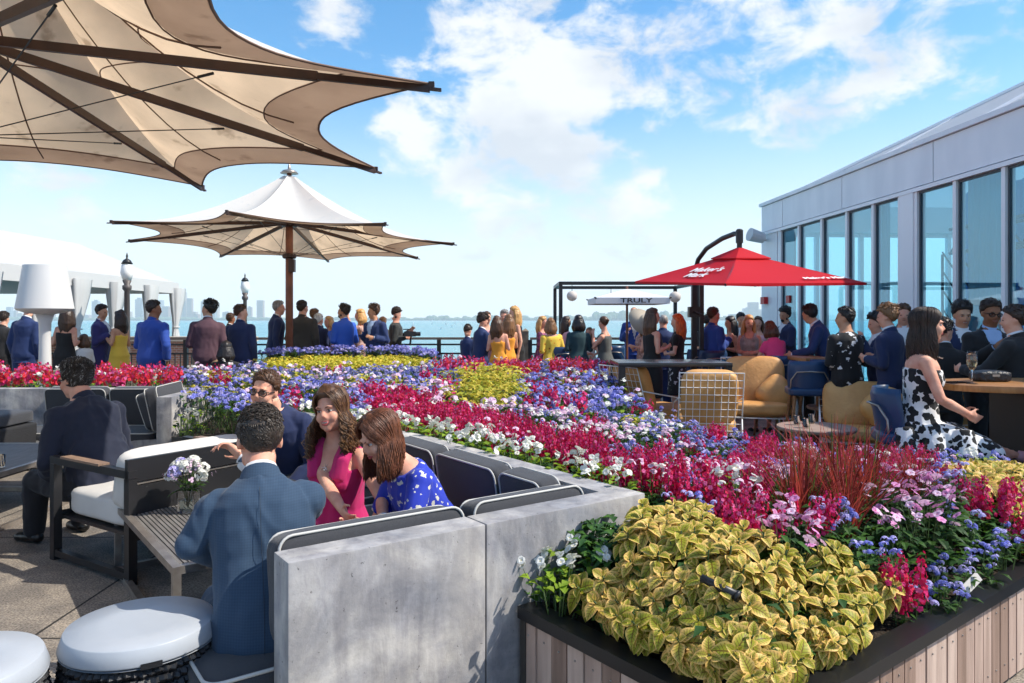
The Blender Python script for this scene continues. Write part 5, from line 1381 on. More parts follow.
# rear left bench
lb = empty('rear_bench', (-4.8, 7.9, 0), label='low concrete bench with an end wall at the left, before the red flowers', cat='bench')
def loc2(o, e):
    o.matrix_parent_inverse = Matrix.Translation(-e.location); return o
loc2(slab([(-7.2, 8.02), (-3.31, 8.02), (-3.31, 8.17), (-7.2, 8.17)], .745, 'wall_panel', lb), lb); loc2(slab([(-3.46, 7.1), (-3.31, 7.1), (-3.31, 8.015), (-3.46, 8.015)], .75, 'end_wall', lb), lb)
loc2(slab([(-7.2, 7.30), (-3.48, 7.30), (-3.48, 8.01), (-7.2, 8.01)], .30, 'seat_base', lb, .02, M_conc), lb)
for i, (x0, x1, lbl) in enumerate(((-5.05, -4.36, 'black back cushion on the rear bench, left of the grey haired man'), (-4.35, -3.62, 'black back cushion on the rear bench, right of the grey haired man'))):
    backc(Vector((x0, 8.01)), Vector((1, 0)), Vector((0, -1)), x1 - x0, .42, lbl)
seatc(Vector((-3.6, 7.9)), Vector((-1, 0)), Vector((0, -1)), .8, .6, 'dark seat cushion at the right end of the rear bench'); seatc(Vector((-4.41, 7.9)), Vector((-1, 0)), Vector((0, -1)), .8, .6, 'dark seat cushion in the middle of the rear bench'); seatc(Vector((-5.22, 7.9)), Vector((-1, 0)), Vector((0, -1)), .8, .6, 'dark seat cushion at the left of the rear bench')
o = cushion(.80, .44, .12, 'tall black cushion with white piping leaning against the end wall of the rear bench'); place_c(o, (-3.56, 7.55), (1, 0.12), .62, 12)
o = cushion(.62, .40, .12, 'second black cushion leaning behind the first against the end wall of the rear bench'); place_c(o, (-3.66, 7.72), (1, -.25), .57, 22)
b = puff(.75, .7, .12, .12, 10, 3, 9.); b.materials.append(M_slate); o = bpy.data.objects.new('loose_cushion', b); col.objects.link(o); o.location = (-5.15, 7.0, .545); tag(o, 'loose black cushion lying flat above the slatted table at the left edge', 'cushion')
e = empty('ottoman', (-5.15, 7.0, 0), label='low dark ottoman under the loose black cushion at the left edge', cat='ottoman'); b = MB(); b.box((0, 0, .27), (.78, .66, .42)); q = b.obj('body', mat('dark_wicker', (.02, .02, .022), .7, bump=1., bscale=80, bdist=.01), e); bevel_mesh(q.data, .03, 3)
for sx in (-1, 1):
    for sy in (-1, 1): b = MB(); b.box((sx * .33, sy * .27, .03), (.04, .04, .06)); b.obj('foot', M_blk, e)

# ---------------------------------------------------------------- coffee tables with slatted tops
def slat_table(c, ax, Lx, Ly, h, label):
    e = empty('slatted_table', (c[0], c[1], 0), math.atan2(ax[1], ax[0]), label=label, cat='table'); t = .035
    b = MB()
    for s in (-1, 1): b.box((0, s * (Ly / 2 - t / 2), h - t / 2), (Lx, t, t)); b.box((s * (Lx / 2 - t / 2), 0, h - t / 2), (t, Ly - 2 * t, t))
    for s in (-1, 1): b.box((0, s * (Ly / 2 - t / 2), t / 2), (Lx, t, t)); b.box((s * (Lx / 2 - t / 2), 0, t / 2), (t, Ly - 2 * t, t))
    b.obj('frame', M_steel, e)
    for sx in (-1, 1):
        for sy in (-1, 1): b = MB(); b.box((sx * (Lx / 2 - t / 2), sy * (Ly / 2 - t / 2), h / 2), (t, t, h - 2 * t)); b.obj('leg', M_steel, e)
    b = MB(); n = int((Ly - 2 * t) / .022)
    for i in range(n): b.box((0, -Ly / 2 + t + (i + .5) * (Ly - 2 * t) / n, h - .012), (Lx - 2 * t, .0155, .016))
    b.obj('slatted_top', mat('slat_grey', (.13, .12, .115), .5, c2=(.20, .19, .18), nscale=5, stretch=(1, 12, 1)), e)
Nn = Vector(at(173, 568, .40)); Lf = Vector(at(114, 504, .40)); dl = (Lf - Nn).normalized(); dn_ = Vector((dl.y, -dl.x))
ctr = (Nn + Lf) / 2 + dn_ * .36
slat_table(ctr, dl, (Lf - Nn).length, .72, .40, 'slatted coffee table with a steel frame under the white flowers')
slat_table((-4.35, 5.55), (0, 1), 1.75, 1.45, .42, 'slatted coffee table cut off by the left edge, before the grey haired man')

# ---------------------------------------------------------------- black framed armchair, white cushions
def armchair():
    ff = Vector((-.84, .54)).normalized()
    c = Vector((-2.27, 4.74)); e = empty('armchair', (c.x, c.y, 0), math.atan2(ff.y, ff.x) - PI / 2, label='black framed armchair with white cushions, the grey haired man sitting in it', cat='armchair')
    W, Dp, t = .90, .84, .05
    for s in (-1, 1):
        b = MB(); b.box((s * W / 2, Dp / 2, .30), (t, t, .60)); b.obj('leg', M_blk, e); b = MB(); b.box((s * W / 2, -Dp / 2, .30), (t, t, .60)); b.obj('leg', M_blk, e)
        b = MB(); b.box((s * W / 2, 0, .625), (t, Dp + t, .045)); b.obj('armrest', M_blk, e)
        b = MB(); b.box((s * W / 2, .08, .652), (t + .016, .44, .014)); b.obj('armrest_pad', mat('pale_oak', (.30, .20, .14), .5, c2=(.20, .13, .09), nscale=10, stretch=(8, 1, 8)), e)
        b = MB(); b.box((s * W / 2, 0, .045), (t * .8, Dp - t, .04)); b.obj('runner', M_blk, e)
    b = MB(); b.box((0, Dp / 2, .27), (W - t, t * .8, .05)); b.box((0, -Dp / 2, .27), (W - t, t * .8, .05)); b.box((0, 0, .265), (W - t, Dp - t, .02)); b.obj('seat_frame', M_blk, e)
    b = MB(); b.box((0, -Dp / 2 + .0, .645), (W + t, .03, .13)); b.box((0, -Dp / 2 + .0, .42), (W - t, .03, .27)); b.box((0, -Dp / 2, .567), (W - t, .012, .012), mi=1); b.obj('back_panel', [M_blk, M_steel], e)
    me = puff(W - .07, Dp - .06, .17, .2, 12, 5, 7.); me.materials.append(M_cream); o = bpy.data.objects.new('seat_cushion', me); col.objects.link(o); o.parent = e; o.location = (0, .02, .365)
    me = puff(W - .03, .36, .17, .22, 12, 8, 7.); me.transform(Matrix.Rotation(PI / 2, 4, 'X')); me.materials.append(M_cream); o = bpy.data.objects.new('back_cushion', me); col.objects.link(o); o.parent = e; o.location = (0, -Dp / 2 + .15, .555); o.rotation_euler = (R(12), 0, 0)
    return e
armchair()

# ---------------------------------------------------------------- round woven stools with white lids
def stool(c, label, notch):
    e = empty('storage_stool', (c[0], c[1], 0), label=label, cat='stool'); r = .24
    b = MB(); prof = [(r * .86, 0)]; n = 13
    M_rope = mat('black_rope', (.010, .011, .014), .45, bump=.5, bscale=200, bdist=.003)
    # woven body: rows of twisted rope
    for i in range(n):
        z = .018 + i * .0295; rr = r * (.90 + .11 * math.sin(PI * min(1, (i + 1) / n * .85)))
        k = 64
        for ph in (0, 1):
            b.tube([((rr + .008 * math.cos(j * PI / 1 + ph * PI)) * math.cos(2 * PI * (j + .5 * (i % 2)) / k), (rr + .008 * math.cos(j * PI + ph * PI)) * math.sin(2 * PI * (j + .5 * (i % 2)) / k), z + .004 * math.sin(j * PI / 2 + ph * PI)) for j in range(k)], .0135, 5, closed=True)
    b.obj('woven_body', M_rope, e, smooth=True)
    b = MB(); b.lathe([(r * .86, .0), (r * .88, .38)], n=32); b.obj('liner', M_blk, e)
    b = MB(); b.lathe([(r * 1.035, .402), (r * 1.045, .407), (r * .982, .4520), (r * .972, .4555), (r * .5, .4560), (.001, .4560)], n=72, cap=False); b.lathe([(r * 1.035, .395), (r * .9, .395), (.001, .395)], n=72, cap=False); b.obj('lid', mat('lid_plastic', (.40, .43, .47), .42, c2=(.35, .38, .42), nscale=4, bump=.05, bscale=30), e, smooth=True); sharp(e.children[-1], 14)
    b = MB()
    a0 = R(notch)
    for j in range(10):
        a = a0 + j * .022; b.box((r * 1.036 * math.cos(a), r * 1.036 * math.sin(a), .4025), (.012, .0135, .017), a)
    b.obj('lid_notch', M_rope, e)
    return e
stool((-1.285, 2.53), 'round black woven stool with a white lid, next to the blue checked suit', -62)
stool((-1.70, 2.22), 'round black woven stool with a white lid cut off by the bottom left corner', 200)
# flowers in a glass on the coffee table
X, Y = at(189, 512, .40); 
e = empty('glass_vase', (X, Y, .402), label='small square glass vase on the slatted coffee table', cat='vase')
b = MB(); s_ = .045
b.add([(-s_, -s_, 0), (s_, -s_, 0), (s_, s_, 0), (-s_, s_, 0), (-s_ * 1.1, -s_ * 1.1, .13), (s_ * 1.1, -s_ * 1.1, .13), (s_ * 1.1, s_ * 1.1, .13), (-s_ * 1.1, s_ * 1.1, .13), (-.037, -.037, .012), (.037, -.037, .012), (.037, .037, .012), (-.037, .037, .012), (-.045, -.045, .13), (.045, -.045, .13), (.045, .045, .13), (-.045, .045, .13)],
      [(3, 2, 1, 0), (0, 1, 5, 4), (1, 2, 6, 5), (2, 3, 7, 6), (3, 0, 4, 7), (8, 9, 10, 11), (9, 8, 12, 13), (10, 9, 13, 14), (11, 10, 14, 15), (8, 11, 15, 12), (4, 5, 13, 12), (5, 6, 14, 13), (6, 7, 15, 14), (7, 4, 12, 15)])
b.obj('glass', M_glass, e); b = MB(); b.box((0, 0, .04), (.072, .072, .054)); b.obj('water', mat('vase_water', (.8, .9, .85), .05, trans=.9, ior=1.33), e)
r_ = random.Random(5); f = MB(); bl = MB()
for i in range(15):
    d = dirn(r_.uniform(0, 6.28), r_.uniform(-.1, 1.5)); c = Vector((0, 0, .20)) + Vector((d.x * .095, d.y * .095, d.z * .085)); f.tube([(0, 0, .02), (d.x * .03, d.y * .03, .12), c], .002, 4)
    for k in range(46):
        q = dirn(r_.uniform(0, 6.28), r_.uniform(-.9, 1.5)); petal5(bl, c + q * .030, q + rvec(r_) * .5, r_.uniform(.009, .014), 0 if i % 4 else 1, None, 4, r_.random() * 6, .3, .9)
for i in range(16): leaf(f, Vector((0, 0, .14)) + rvec(r_) * .03, dirn(r_.uniform(0, 6.28), r_.uniform(0, .9)), Z, .10, .03, 1, .4, 3)
for i in range(16):
    d = dirn(r_.uniform(0, 6.28), r_.uniform(.3, 1.5)); f.tube([(0, 0, .15), d * .13 + Z * .15], .0012, 3); 
    for k in range(5): petal5(bl, d * (.11 + .01 * k) + Z * .15 + rvec(r_) * .012, d, .007, 2, None, 4, 0, .2, .9)
e = empty('flower_bouquet', (X, Y, .405), label='bouquet of white and lilac blossoms standing in the glass vase', cat='bouquet'); f.obj('greenery', [M_stem, M_leaf], e); bl.obj('blossoms', [M_wht, M_blu2, M_pink2], e)
# drinks
def tumbler(x, y, z, label, r=.035, h=.09, liquid=None, cat='glass'):
    e = empty('drinking_glass', (x, y, z), label=label, cat=cat); b = MB(); b.lathe([(r * .85, 0), (r, h), (r * .94, h), (r * .80, .008), (.001, .008)], n=20, cap=False); b.lathe([(r * .85, 0), (.001, 0)], n=20, cap=False); b.obj('glass', M_glass, e, smooth=True)
    if liquid: b = MB(); b.lathe([(r * .78, .009), (r * .85, h * .55)], n=16); b.obj('drink', liquid, e)
    return e
M_cola = mat('dark_drink', (.03, .01, .005), .1, trans=.3); M_ice = mat('pale_drink', (.7, .6, .4), .1, trans=.7)
xx, yy = at(207, 563, .42); tumbler(xx - .02, yy + .05, .402, 'glass with a blue and white napkin beside the man in the blue suit', liquid=M_ice)
b = MB(); b.box((0, 0, 0), (.13, .12, .003)); o = b.obj('paper_napkin', mat('napkin_blue', (.12, .25, .6), .8, c2=(.8, .8, .8), nscale=25, hard=True, nlo=.5, nhi=.52), label='blue and white paper napkin on the coffee table', cat='napkin'); o.location = (xx + .05, yy + .12, .404); o.rotation_euler = (0, 0, .5)
tumbler(*at(152, 458, .42), .422 + .0, 'clear tumbler on the left slatted table in front of the grey haired man', liquid=M_ice) if False else tumbler(-3.75, 5.35, .422, 'clear tumbler on the left slatted table in front of the grey haired man', liquid=M_ice)

# ---------------------------------------------------------------- planter
pe = empty('wooden_planter', (V0[0], V0[1], 0), label='big raised planter with upright wooden boards and a black rim, lower right', cat='planter'); PO = Vector((V0[0], V0[1], 0))
wd = [mat('planter_board', (.52, .38, .31), .7, c2=(.38, .27, .22), nscale=4, stretch=(6, 6, .5), objvar=0., bump=.2, bscale=40), mat('planter_board_pale', (.60, .46, .38), .7, c2=(.46, .34, .28), nscale=5, stretch=(6, 6, .5), bump=.2, bscale=40), mat('planter_board_dark', (.34, .23, .18), .7, c2=(.24, .16, .12), nscale=5, stretch=(6, 6, .5), bump=.2, bscale=40)]
def boards(a, b_, name):
    a = Vector((*a[:2], 0)) - PO; b_ = Vector((*b_[:2], 0)) - PO; d = (b_ - a); L_ = d.length; d.normalize(); n = Vector((d.y, -d.x, 0)); m_ = MB(); k = int(L_ / .083); r = random.Random(2); rv = MB()
    for i in range(k):
        w = L_ / k; c = a + d * (i + .5) * w; hh = .375; j = r.uniform(-.003, .003); m_.box(c - n * (.02 - j) + Vector((0, 0, hh / 2 + .03)), (w - .007, .022, hh), math.atan2(d.y, d.x), mi=r.randrange(3))
        for z in (.10, .33): rv.ell(c - n * (.008 - j) + Vector((0, 0, z)), (.004, .004, .004), nu=6, nv=4)
    m_.obj(name, wd, pe); rv.obj('rivets', M_steel, pe)
boards(V0, RE, 'board_side'); boards(P1, V0, 'board_side')
inset = .09
def rim(a, b_, inn, z1=.43, z0=.385, drop=True):
    a = Vector((*a[:2], 0)) - PO; b_ = Vector((*b_[:2], 0)) - PO; d = (b_ - a).normalized(); n = Vector((-d.y, d.x, 0))
    m_ = MB(); q = [a - n * .012, b_ - n * .012, b_ + n * inn, a + n * inn]; m_.add([p + Vector((0, 0, z0)) for p in q] + [p + Vector((0, 0, z1)) for p in q], [(3, 2, 1, 0), (4, 5, 6, 7), (0, 1, 5, 4), (1, 2, 6, 5), (2, 3, 7, 6), (3, 0, 4, 7)]); o = m_.obj('rim', mat('black_rim', (.012, .012, .013), .35), pe); return o
rim(V0, RE, .075); rim(Vector(P1), Vector(V0) + ld * .075, .075)
# plain inner wall round the rest, and the soil
m_ = MB(); nB = len(BED)
for i in range(1, nB - 1):
    a, b_ = BED[i], BED[i + 1]
    if i >= nB - 3 - 0 and i != nB - 1: pass
    a3 = Vector((*a, 0)) - PO; b3 = Vector((*b_, 0)) - PO; d = (b3 - a3)
    if d.length < .02: continue
    d.normalize(); n = Vector((-d.y, d.x, 0)) * .03; ht = .43 if i < 13 else .42; q = [a3, b3, b3 + n, a3 + n]; m_.add([p for p in q] + [p + Vector((0, 0, ht)) for p in q], [(3, 2, 1, 0), (4, 5, 6, 7), (0, 1, 5, 4), (1, 2, 6, 5), (2, 3, 7, 6), (3, 0, 4, 7)])
m_.obj('inner_wall', mat('planter_steel', (.05, .045, .04), .6), pe)
tri = tessellate_polygon([[Vector((x, y, 0)) for x, y in BED]]); m_ = MB(); m_.add([(x, y, SOIL) for x, y in BED], [t for t in tri])
o = m_.obj('soil', mat('dark_soil', (.022, .016, .010), .95, c2=(.045, .03, .018), nscale=30, bump=1., bscale=50, bdist=.03), kind='structure')
# round stone planter behind
e = empty('round_planter', (RING[0][0], RING[0][1], 0), label='round grey stone planter ring filled with yellow foliage, in the middle distance', cat='planter'); r0 = RING[1]
b = MB(); b.lathe([(r0, 0), (r0, .70), (r0 - .02, .72), (r0 - .16, .72), (r0 - .17, .70), (r0 - .17, .5)], n=64, cap=False); b.obj('stone_ring', mat('ring_stone', (.40, .38, .36), .8, c2=(.30, .28, .27), nscale=7), e, smooth=False); sharp(e.children[0], 30)
b = MB(); b.lathe([(r0 - .17, .62), (.001, .62)], n=48, cap=False); b.obj('ring_soil', MATS['dark_soil'], e)
for px, lbl in ((428, 'small terracotta pot'),): pass
# spotlight tube lying among the coleus and a grey plant tag
e = empty('garden_spotlight', (0.50, 2.47, .70), label='black tubular garden spotlight poking out of the yellow coleus', cat='lamp')
sx, sy = at(722, 603, .62); e.location = (sx, sy, .668)
b = MB(); b.tube([(-.05, .05, .012), (.035, -.035, -.012)], [.013, .015], 14); b.tube([(.035, -.035, -.012), (.041, -.041, -.014)], [.018, .018], 14); b.obj('housing', M_blk, e, smooth=True); b = MB(); b.tube([(.01, .0, -.005), (.03, .06, -.20)], .007, 6); b.obj('stake', M_blk, e)
sx, sy = at(972, 588, .47); b = MB(); b.box((0, 0, 0), (.13, .004, .035)); o = b.obj('plant_tag', mat('tag_grey', (.42, .40, .38), .5), label='grey plant tag at the black rim of the planter, right side', cat='tag'); o.location = (sx, sy, .49); o.rotation_euler = (R(-35), R(-12), R(37))

# ---------------------------------------------------------------- plants
pts = plant_bed()
LAB = {'coleus': {'front coleus mound': 'yellow green coleus with dark veins in the big mound at the front corner', 'right coleus': 'yellow coleus in the small patch at the right edge below the bar table'}}
def plab(kind, z):
    if kind == 'coleus': return LAB['coleus'].get(z, 'yellow coleus')
    c = {'spike': 'crimson snapdragon like spikes', 'redspike': 'coral red flower spikes', 'ager': 'blue and lilac fluffy ageratum', 'impat': 'pink impatiens', 'phlox': 'pale pink phlox', 'begon': 'white begonia with lime leaves', 'yellow': 'yellow foliage'}[kind]
    w = {'right blue rim': 'along the right rim of the planter', 'front magenta': 'just behind the front coleus mound', 'back of right bed': 'in front of the seated woman and the tan chairs', 'yellow mound': 'in the yellow mound left of the crimson band', 'wall begonias': 'along the top of the concrete bench wall',
         'pink band': 'in the pale pink band through the middle of the bed', 'crimson band': 'in the crimson band behind the bench', 'far crimson': 'in the far row by the railing guests', 'rear red row': 'in the row behind the rear bench', 'left begonias': 'at the left end of the bed by the bench',
         'yellow run': 'in the yellow drift before the round planter', 'all blue': 'in the wide blue drift', 'left corner begonias': 'at the left front corner against the concrete wall', 'pink impatiens': 'in the pink patch at the right', 'pale impatiens': 'around the red grass', 'front coleus mound': 'at the front', 'right coleus': 'at the right'}[z]
    return c + ' ' + w
by = {}
for p in pts: by.setdefault(p[2], []).append(p)
gr = [(.0, at(800, 528, .62)), (0, at(836, 520, .62)), (0, at(866, 512, .62)), (0, at(846, 538, .6)), (0, at(812, 500, .65)), (0, at(915, 505, .62))]
rp = random.Random(11)
LIM = {'coleus': 298, 'spike': 290, 'redspike': 60, 'ager': 290, 'impat': 200, 'phlox': 200, 'begon': 200, 'yellow': 90}
for kind, L_ in by.items():
    if kind == 'coleus': L_.sort(key=lambda p: p[1] - (5 if p[3] == 'front coleus mound' else 0))
    else: L_.sort(key=lambda p: math.hypot(p[0], p[1]) + (8 if abs(p[0]) > p[1] * .74 + .2 else 0))
    lim = LIM[kind]; rest = []
    for i, (x, y, k, zn) in enumerate(L_):
        z = canopy(x, y); sc = rp.uniform(.88, 1.15); far = y > 6.0
        if k == 'begon' and zn == 'wall begonias': z = min(z, .77)
        if zn == 'left corner begonias' or zn == 'left begonias': z = min(z, .60); sc *= .95
        if k == 'spike': z -= .05 if y > 3.6 else .025
        if k == 'coleus' and zn != 'right coleus': sc *= .80
        if k == 'ager' and zn == 'all blue': z += .02
        if k == 'phlox': z += .02
        if zn == 'yellow mound': z += .08
        if zn == 'all blue' and y > 5: z += rp.uniform(-.05, .03)
        if k == 'spike' and zn == 'front magenta': z = max(z - .02, .5)
        if far: sc *= 1.12
        if any(math.hypot(x - g[0], y - g[1]) < .15 for _, g in gr): continue
        if i >= lim: rest.append((x, y, z, sc, rp.uniform(0, 6.28), rp.randrange(3))); continue
        fm, bm_ = proto(k, far, rp.randrange(5 if k == 'coleus' and not far else 3))[:2]
        o = bpy.data.objects.new(KINDS[k][0], fm); col.objects.link(o); o.location = (x, y, z); o.rotation_euler = (rp.uniform(-.1, .1), rp.uniform(-.1, .1), rp.uniform(0, 6.28)); o.scale = (sc,) * 3
        if k == 'coleus':
            de = edge_dist(x, y, V0, RE); dl_ = edge_dist(x, y, P1, V0); out = Vector((0, 0, 1))
            if de < .3 and zn != 'right coleus': out += Vector((rd.y, -rd.x, 0)) * (1.1 * (1 - de / .3))
            if dl_ < .3: out += Vector((-ld.y, ld.x, 0)) * (1.1 * (1 - dl_ / .3))
            out += Vector((0, -.35, 0)); q = out.to_track_quat('Z', 'Y').to_matrix() @ Matrix.Rotation(rp.uniform(0, 6.28), 3, 'Z'); o.rotation_euler = q.to_euler()
        tag(o, plab(k, zn), KINDS[k][2], KINDS[k][0].replace('_', ' ') + 's, ' + zn)
        if bm_: c = bpy.data.objects.new('blossoms', bm_); col.objects.link(c); c.parent = o
    if rest: stuff_mesh(KINDS[kind][0] + '_drift', rest, kind, 'distant drift of ' + plab(kind, L_[-1][3]).split(' in ')[0].split(' along')[0])
for i, (_, g) in enumerate(gr):
    fm = proto('grass', False, i)[0]; o = bpy.data.objects.new('fountain_grass', fm); col.objects.link(o); o.location = (g[0], g[1], .70); o.rotation_euler = (0, 0, rp.uniform(0, 6)); o.scale = ((1.05, 1.1, .95, .75, .85, .66)[i],) * 3
    tag(o, ('tall red fountain grass tuft, leftmost in the flower bed', 'tall red fountain grass tuft in the middle of the tufts', 'red fountain grass tuft right of the middle one', 'short red grass tuft in front of the tall ones', 'red grass tuft farthest back, beside the tan chairs', 'small red grass tuft among the pink impatiens')[i], 'ornamental grass')
rest = []
for i in range(5200):
    y = 1.9 + 5. * rp.random() ** 1.3; x = rp.uniform(-1.8, 3.7)
    if not in_poly(x, y, BED) or edge_dist(x, y, V0, RE) < .15 or edge_dist(x, y, P1, V0) < .15 or edge_dist(x, y, V0, P1) < .0: continue
    rest.append((x, y, canopy(x, y) - .09, rp.uniform(.9, 1.2), rp.uniform(0, 6.28), rp.randrange(3)))
stuff_mesh('leafy_cover', rest[:1500], 'cover', 'green leaves filling the gaps between the bedding flowers', None)
# ring plants
rest = []
for i in range(170):
    a = rp.uniform(0, 6.28); rr = (r0 - .12) * math.sqrt(rp.random()); x, y = RING[0][0] + rr * math.cos(a), RING[0][1] + rr * math.sin(a); rest.append((x, y, rp.uniform(.82, .92), 1.1, rp.uniform(0, 6.28), rp.randrange(3)))
stuff_mesh('yellow_foliage', rest, 'yellow', 'dense yellow foliage filling the round stone planter', None)
rest = []
for i in range(110):
    a = rp.uniform(.05, PI - .05); rr = r0 - .2 + .12 * rp.random(); x, y = RING[0][0] + rr * math.cos(a), RING[0][1] + rr * math.sin(a); rest.append((x, y, rp.uniform(.96, 1.06), 1.2, rp.uniform(0, 6.28), rp.randrange(3)))
stuff_mesh('ageratum_edge', rest, 'ager', 'blue flowers along the back of the round stone planter', None)
# ================================================================ THE GLASS PAVILION ON THE RIGHT
XF = 5.75
def pavilion():
    al = mat('pale_aluminium', (.82, .82, .86), .4, c2=(.72, .73, .78), nscale=2.2, stretch=(1, 1, .35), detail=8, bump=.04, bscale=3, bdist=.02); mull = mat('mullion_white', (.84, .84, .87), .4)
    e = empty('glass_pavilion', (6.15, 10, 0), R(3.38), label='glass fronted pavilion with pale metal fascia along the right side', cat='building'); O = Vector((XF, 10, 0))
    y0, y1, x1, zt, zf = 2.0, 16.83, 14.5, 4.10, 3.50
    def bx(x0_, x1_, ya, yb, za, zb, name, m_, par=None, bev=False):
        b = MB(); b.box(Vector(((x0_ + x1_) / 2, (ya + yb) / 2, (za + zb) / 2)) - O, (abs(x1_ - x0_), abs(yb - ya), abs(zb - za))); return b.obj(name, m_, par or e)
    # fascia panels with joints
    js = [y0, 4.4, 6.4, 8.2, 10.6, 13.2, 15.7, y1]
    b = MB()
    for a, c in zip(js, js[1:]): b.box(Vector((XF + .10, (a + c) / 2, (zf + zt) / 2)) - O, (.2, c - a - .02, zt - zf - .02))
    b.box(Vector((XF + .12, (y0 + y1) / 2, (zf + zt) / 2)) - O, (.18, y1 - y0, zt - zf - .03), mi=1)
    b.box(Vector(((XF + x1) / 2 + .1, y1 - .1, (zf + zt) / 2)) - O, (x1 - XF - .2, .2, zt - zf)); b.obj('fascia', [al, M_blk], e)
    bx(XF - .05, XF + .25, y0, y1 + .03, zt, zt + .07, 'coping', al); bx(XF - .03, XF + .2, y0, y1, zf - .07, zf - .012, 'head_frame', mull)
    bx(XF, x1, y0, y1, .012, .03, 'floor', mat('pavilion_floor', (.12, .11, .10), .35))
    bx(XF, XF + .1, y0, y1, .0, .12, 'sill', mull)
    # corner pier and end
    bx(XF, XF + .22, 15.98, y1 - .005, .0, zf, 'corner_pier', al); bx(XF, XF + .16, 15.86, 15.93, 0, zf - .07, 'pier', mull)
    ms = [15.82, 14.95, 13.98, 13.05, 12.2, 11.44, 11.02, 10.14, 9.21, 8.28, 7.35, 6.42, 5.5, 4.57, 3.64, 2.7]
    gl = bpy.data.materials.new('pavilion_glass'); gl.use_nodes = True; nt = gl.node_tree; N = nt.nodes; L = nt.links; N.remove(N['Principled BSDF'])
    tr = N.new('ShaderNodeBsdfTransparent'); tr.inputs['Color'].default_value = (.60, .88, .95, 1); gs = N.new('ShaderNodeBsdfGlossy'); gs.inputs['Roughness'].default_value = .01; gs.inputs['Color'].default_value = (.72, .90, 1, 1); 
    g_ = N.new('ShaderNodeNewGeometry'); dt_ = N.new('ShaderNodeVectorMath'); dt_.operation = 'DOT_PRODUCT'; L.new(g_.outputs['Incoming'], dt_.inputs[0]); L.new(g_.outputs['Normal'], dt_.inputs[1])
    def mm(op, a, b_):
        n = N.new('ShaderNodeMath'); n.operation = op
        for i, v in enumerate((a, b_)):
            if v is None: continue
            if isinstance(v, (int, float)): n.inputs[i].default_value = v
            else: L.new(v, n.inputs[i])
        return n
    fr = mm('ADD', mm('MULTIPLY', mm('POWER', mm('SUBTRACT', 1., mm('ABSOLUTE', dt_.outputs['Value'], None).outputs[0]).outputs[0], 5.).outputs[0], .85).outputs[0], .16)
    mx = N.new('ShaderNodeMixShader'); L.new(fr.outputs[0], mx.inputs[0]); L.new(tr.outputs[0], mx.inputs[1]); L.new(gs.outputs[0], mx.inputs[2]); L.new(mx.outputs[0], N['Material Output'].inputs['Surface'])
    for i, y in enumerate(ms):
        w = .07
        bx(XF + .0, XF + .14, y - w / 2, y + w / 2, .12, zf - .07, 'mullion', mull)
    bx(XF - .02, XF + .18, 11.06, 11.41, .0, zf - .07, 'wide_pier', mull)
    ys = sorted(ms)
    for a, c in zip(ys, ys[1:]):
        if (a, c) == (11.02, 11.44): continue
        w = bx(XF + .05, XF + .062, a + .035, c - .035, .12, zf - .07, 'window', gl)
        b = MB(); 
        for (yy0, yy1, z0, z1) in ((a + .035, a + .06, .12, zf - .07), (c - .06, c - .035, .12, zf - .07), (a + .06, c - .06, zf - .10, zf - .07), (a + .06, c - .06, .12, .16)): b.box(Vector((XF + .056, (yy0 + yy1) / 2, (z0 + z1) / 2)) - O, (.04, yy1 - yy0, z1 - z0))
        b.obj('frame', mat('dark_gasket', (.08, .10, .12), .5), w)
    # solid door leaf between pier and first window
    bx(XF + .07, XF + .12, 15.30, 15.78, .0, zf - .1, 'door', mat('door_cream', (.55, .50, .47), .5))
    # far end wall and right side: glazing bars one can see through the rooms
    for x in [XF + .22 + i * 1.05 for i in range(9)]: bx(x - .045, x + .045, y1 - .12, y1 - .02, 0, zf, 'end_mullion', mull)
    for z in (.05, 1.0, 2.35, zf - .05): bx(XF + .22, x1, y1 - .10, y1 - .05, z - .04, z + .04, 'end_transom', mull)
    for y in [y0 + i * 1.5 for i in range(10)]: bx(x1 - .1, x1, y - .05, y + .05, 0, zf, 'side_mullion', mull)
    # blue drapes, dark stage truss, pale curtains inside
    drape = mat('stage_drape_blue', (.02, .20, .58), .8, c2=(.03, .30, .70), nscale=2, stretch=(1, 6, .3)); b = MB(); vs = []; k = 120
    for j in range(k + 1): y = 3 + 11.2 * j / k; dx = .05 * math.sin(j * 2.1); vs += [Vector((8.6 + dx, y, .03)) - O, Vector((8.6 + dx, y, 3.95)) - O]
    b.add(vs, [(2 * j, 2 * j + 2, 2 * j + 3, 2 * j + 1) for j in range(k)]); b.obj('stage_drape', drape, e, smooth=True)
    ctn = translucent('sheer_curtain', (.62, .68, .70), (.6, .65, .7), .4, objvar=0)
    for (ya, yb, xx) in ((9.75, 10.5, 6.25), (7.9, 8.6, 6.4), (13.2, 13.6, 6.6)):
        b = MB(); vs = []; k = 26
        for j in range(k + 1): y = ya + (yb - ya) * j / k; dx = .05 * math.sin(j * 1.7); vs += [Vector((xx + dx, y, .03)) - O, Vector((xx + dx * 1.3, y, 3.9)) - O]
        b.add(vs, [(2 * j, 2 * j + 2, 2 * j + 3, 2 * j + 1) for j in range(k)]); b.obj('curtain', ctn, e, smooth=True)
    b = MB(); z0 = 2.62
    for (xx, zz) in ((7.1, z0), (7.1, z0 + .4), (7.45, z0), (7.45, z0 + .4)): b.tube([Vector((xx, 5, zz)) - O, Vector((xx, 12.2, zz)) - O], .03, 6)
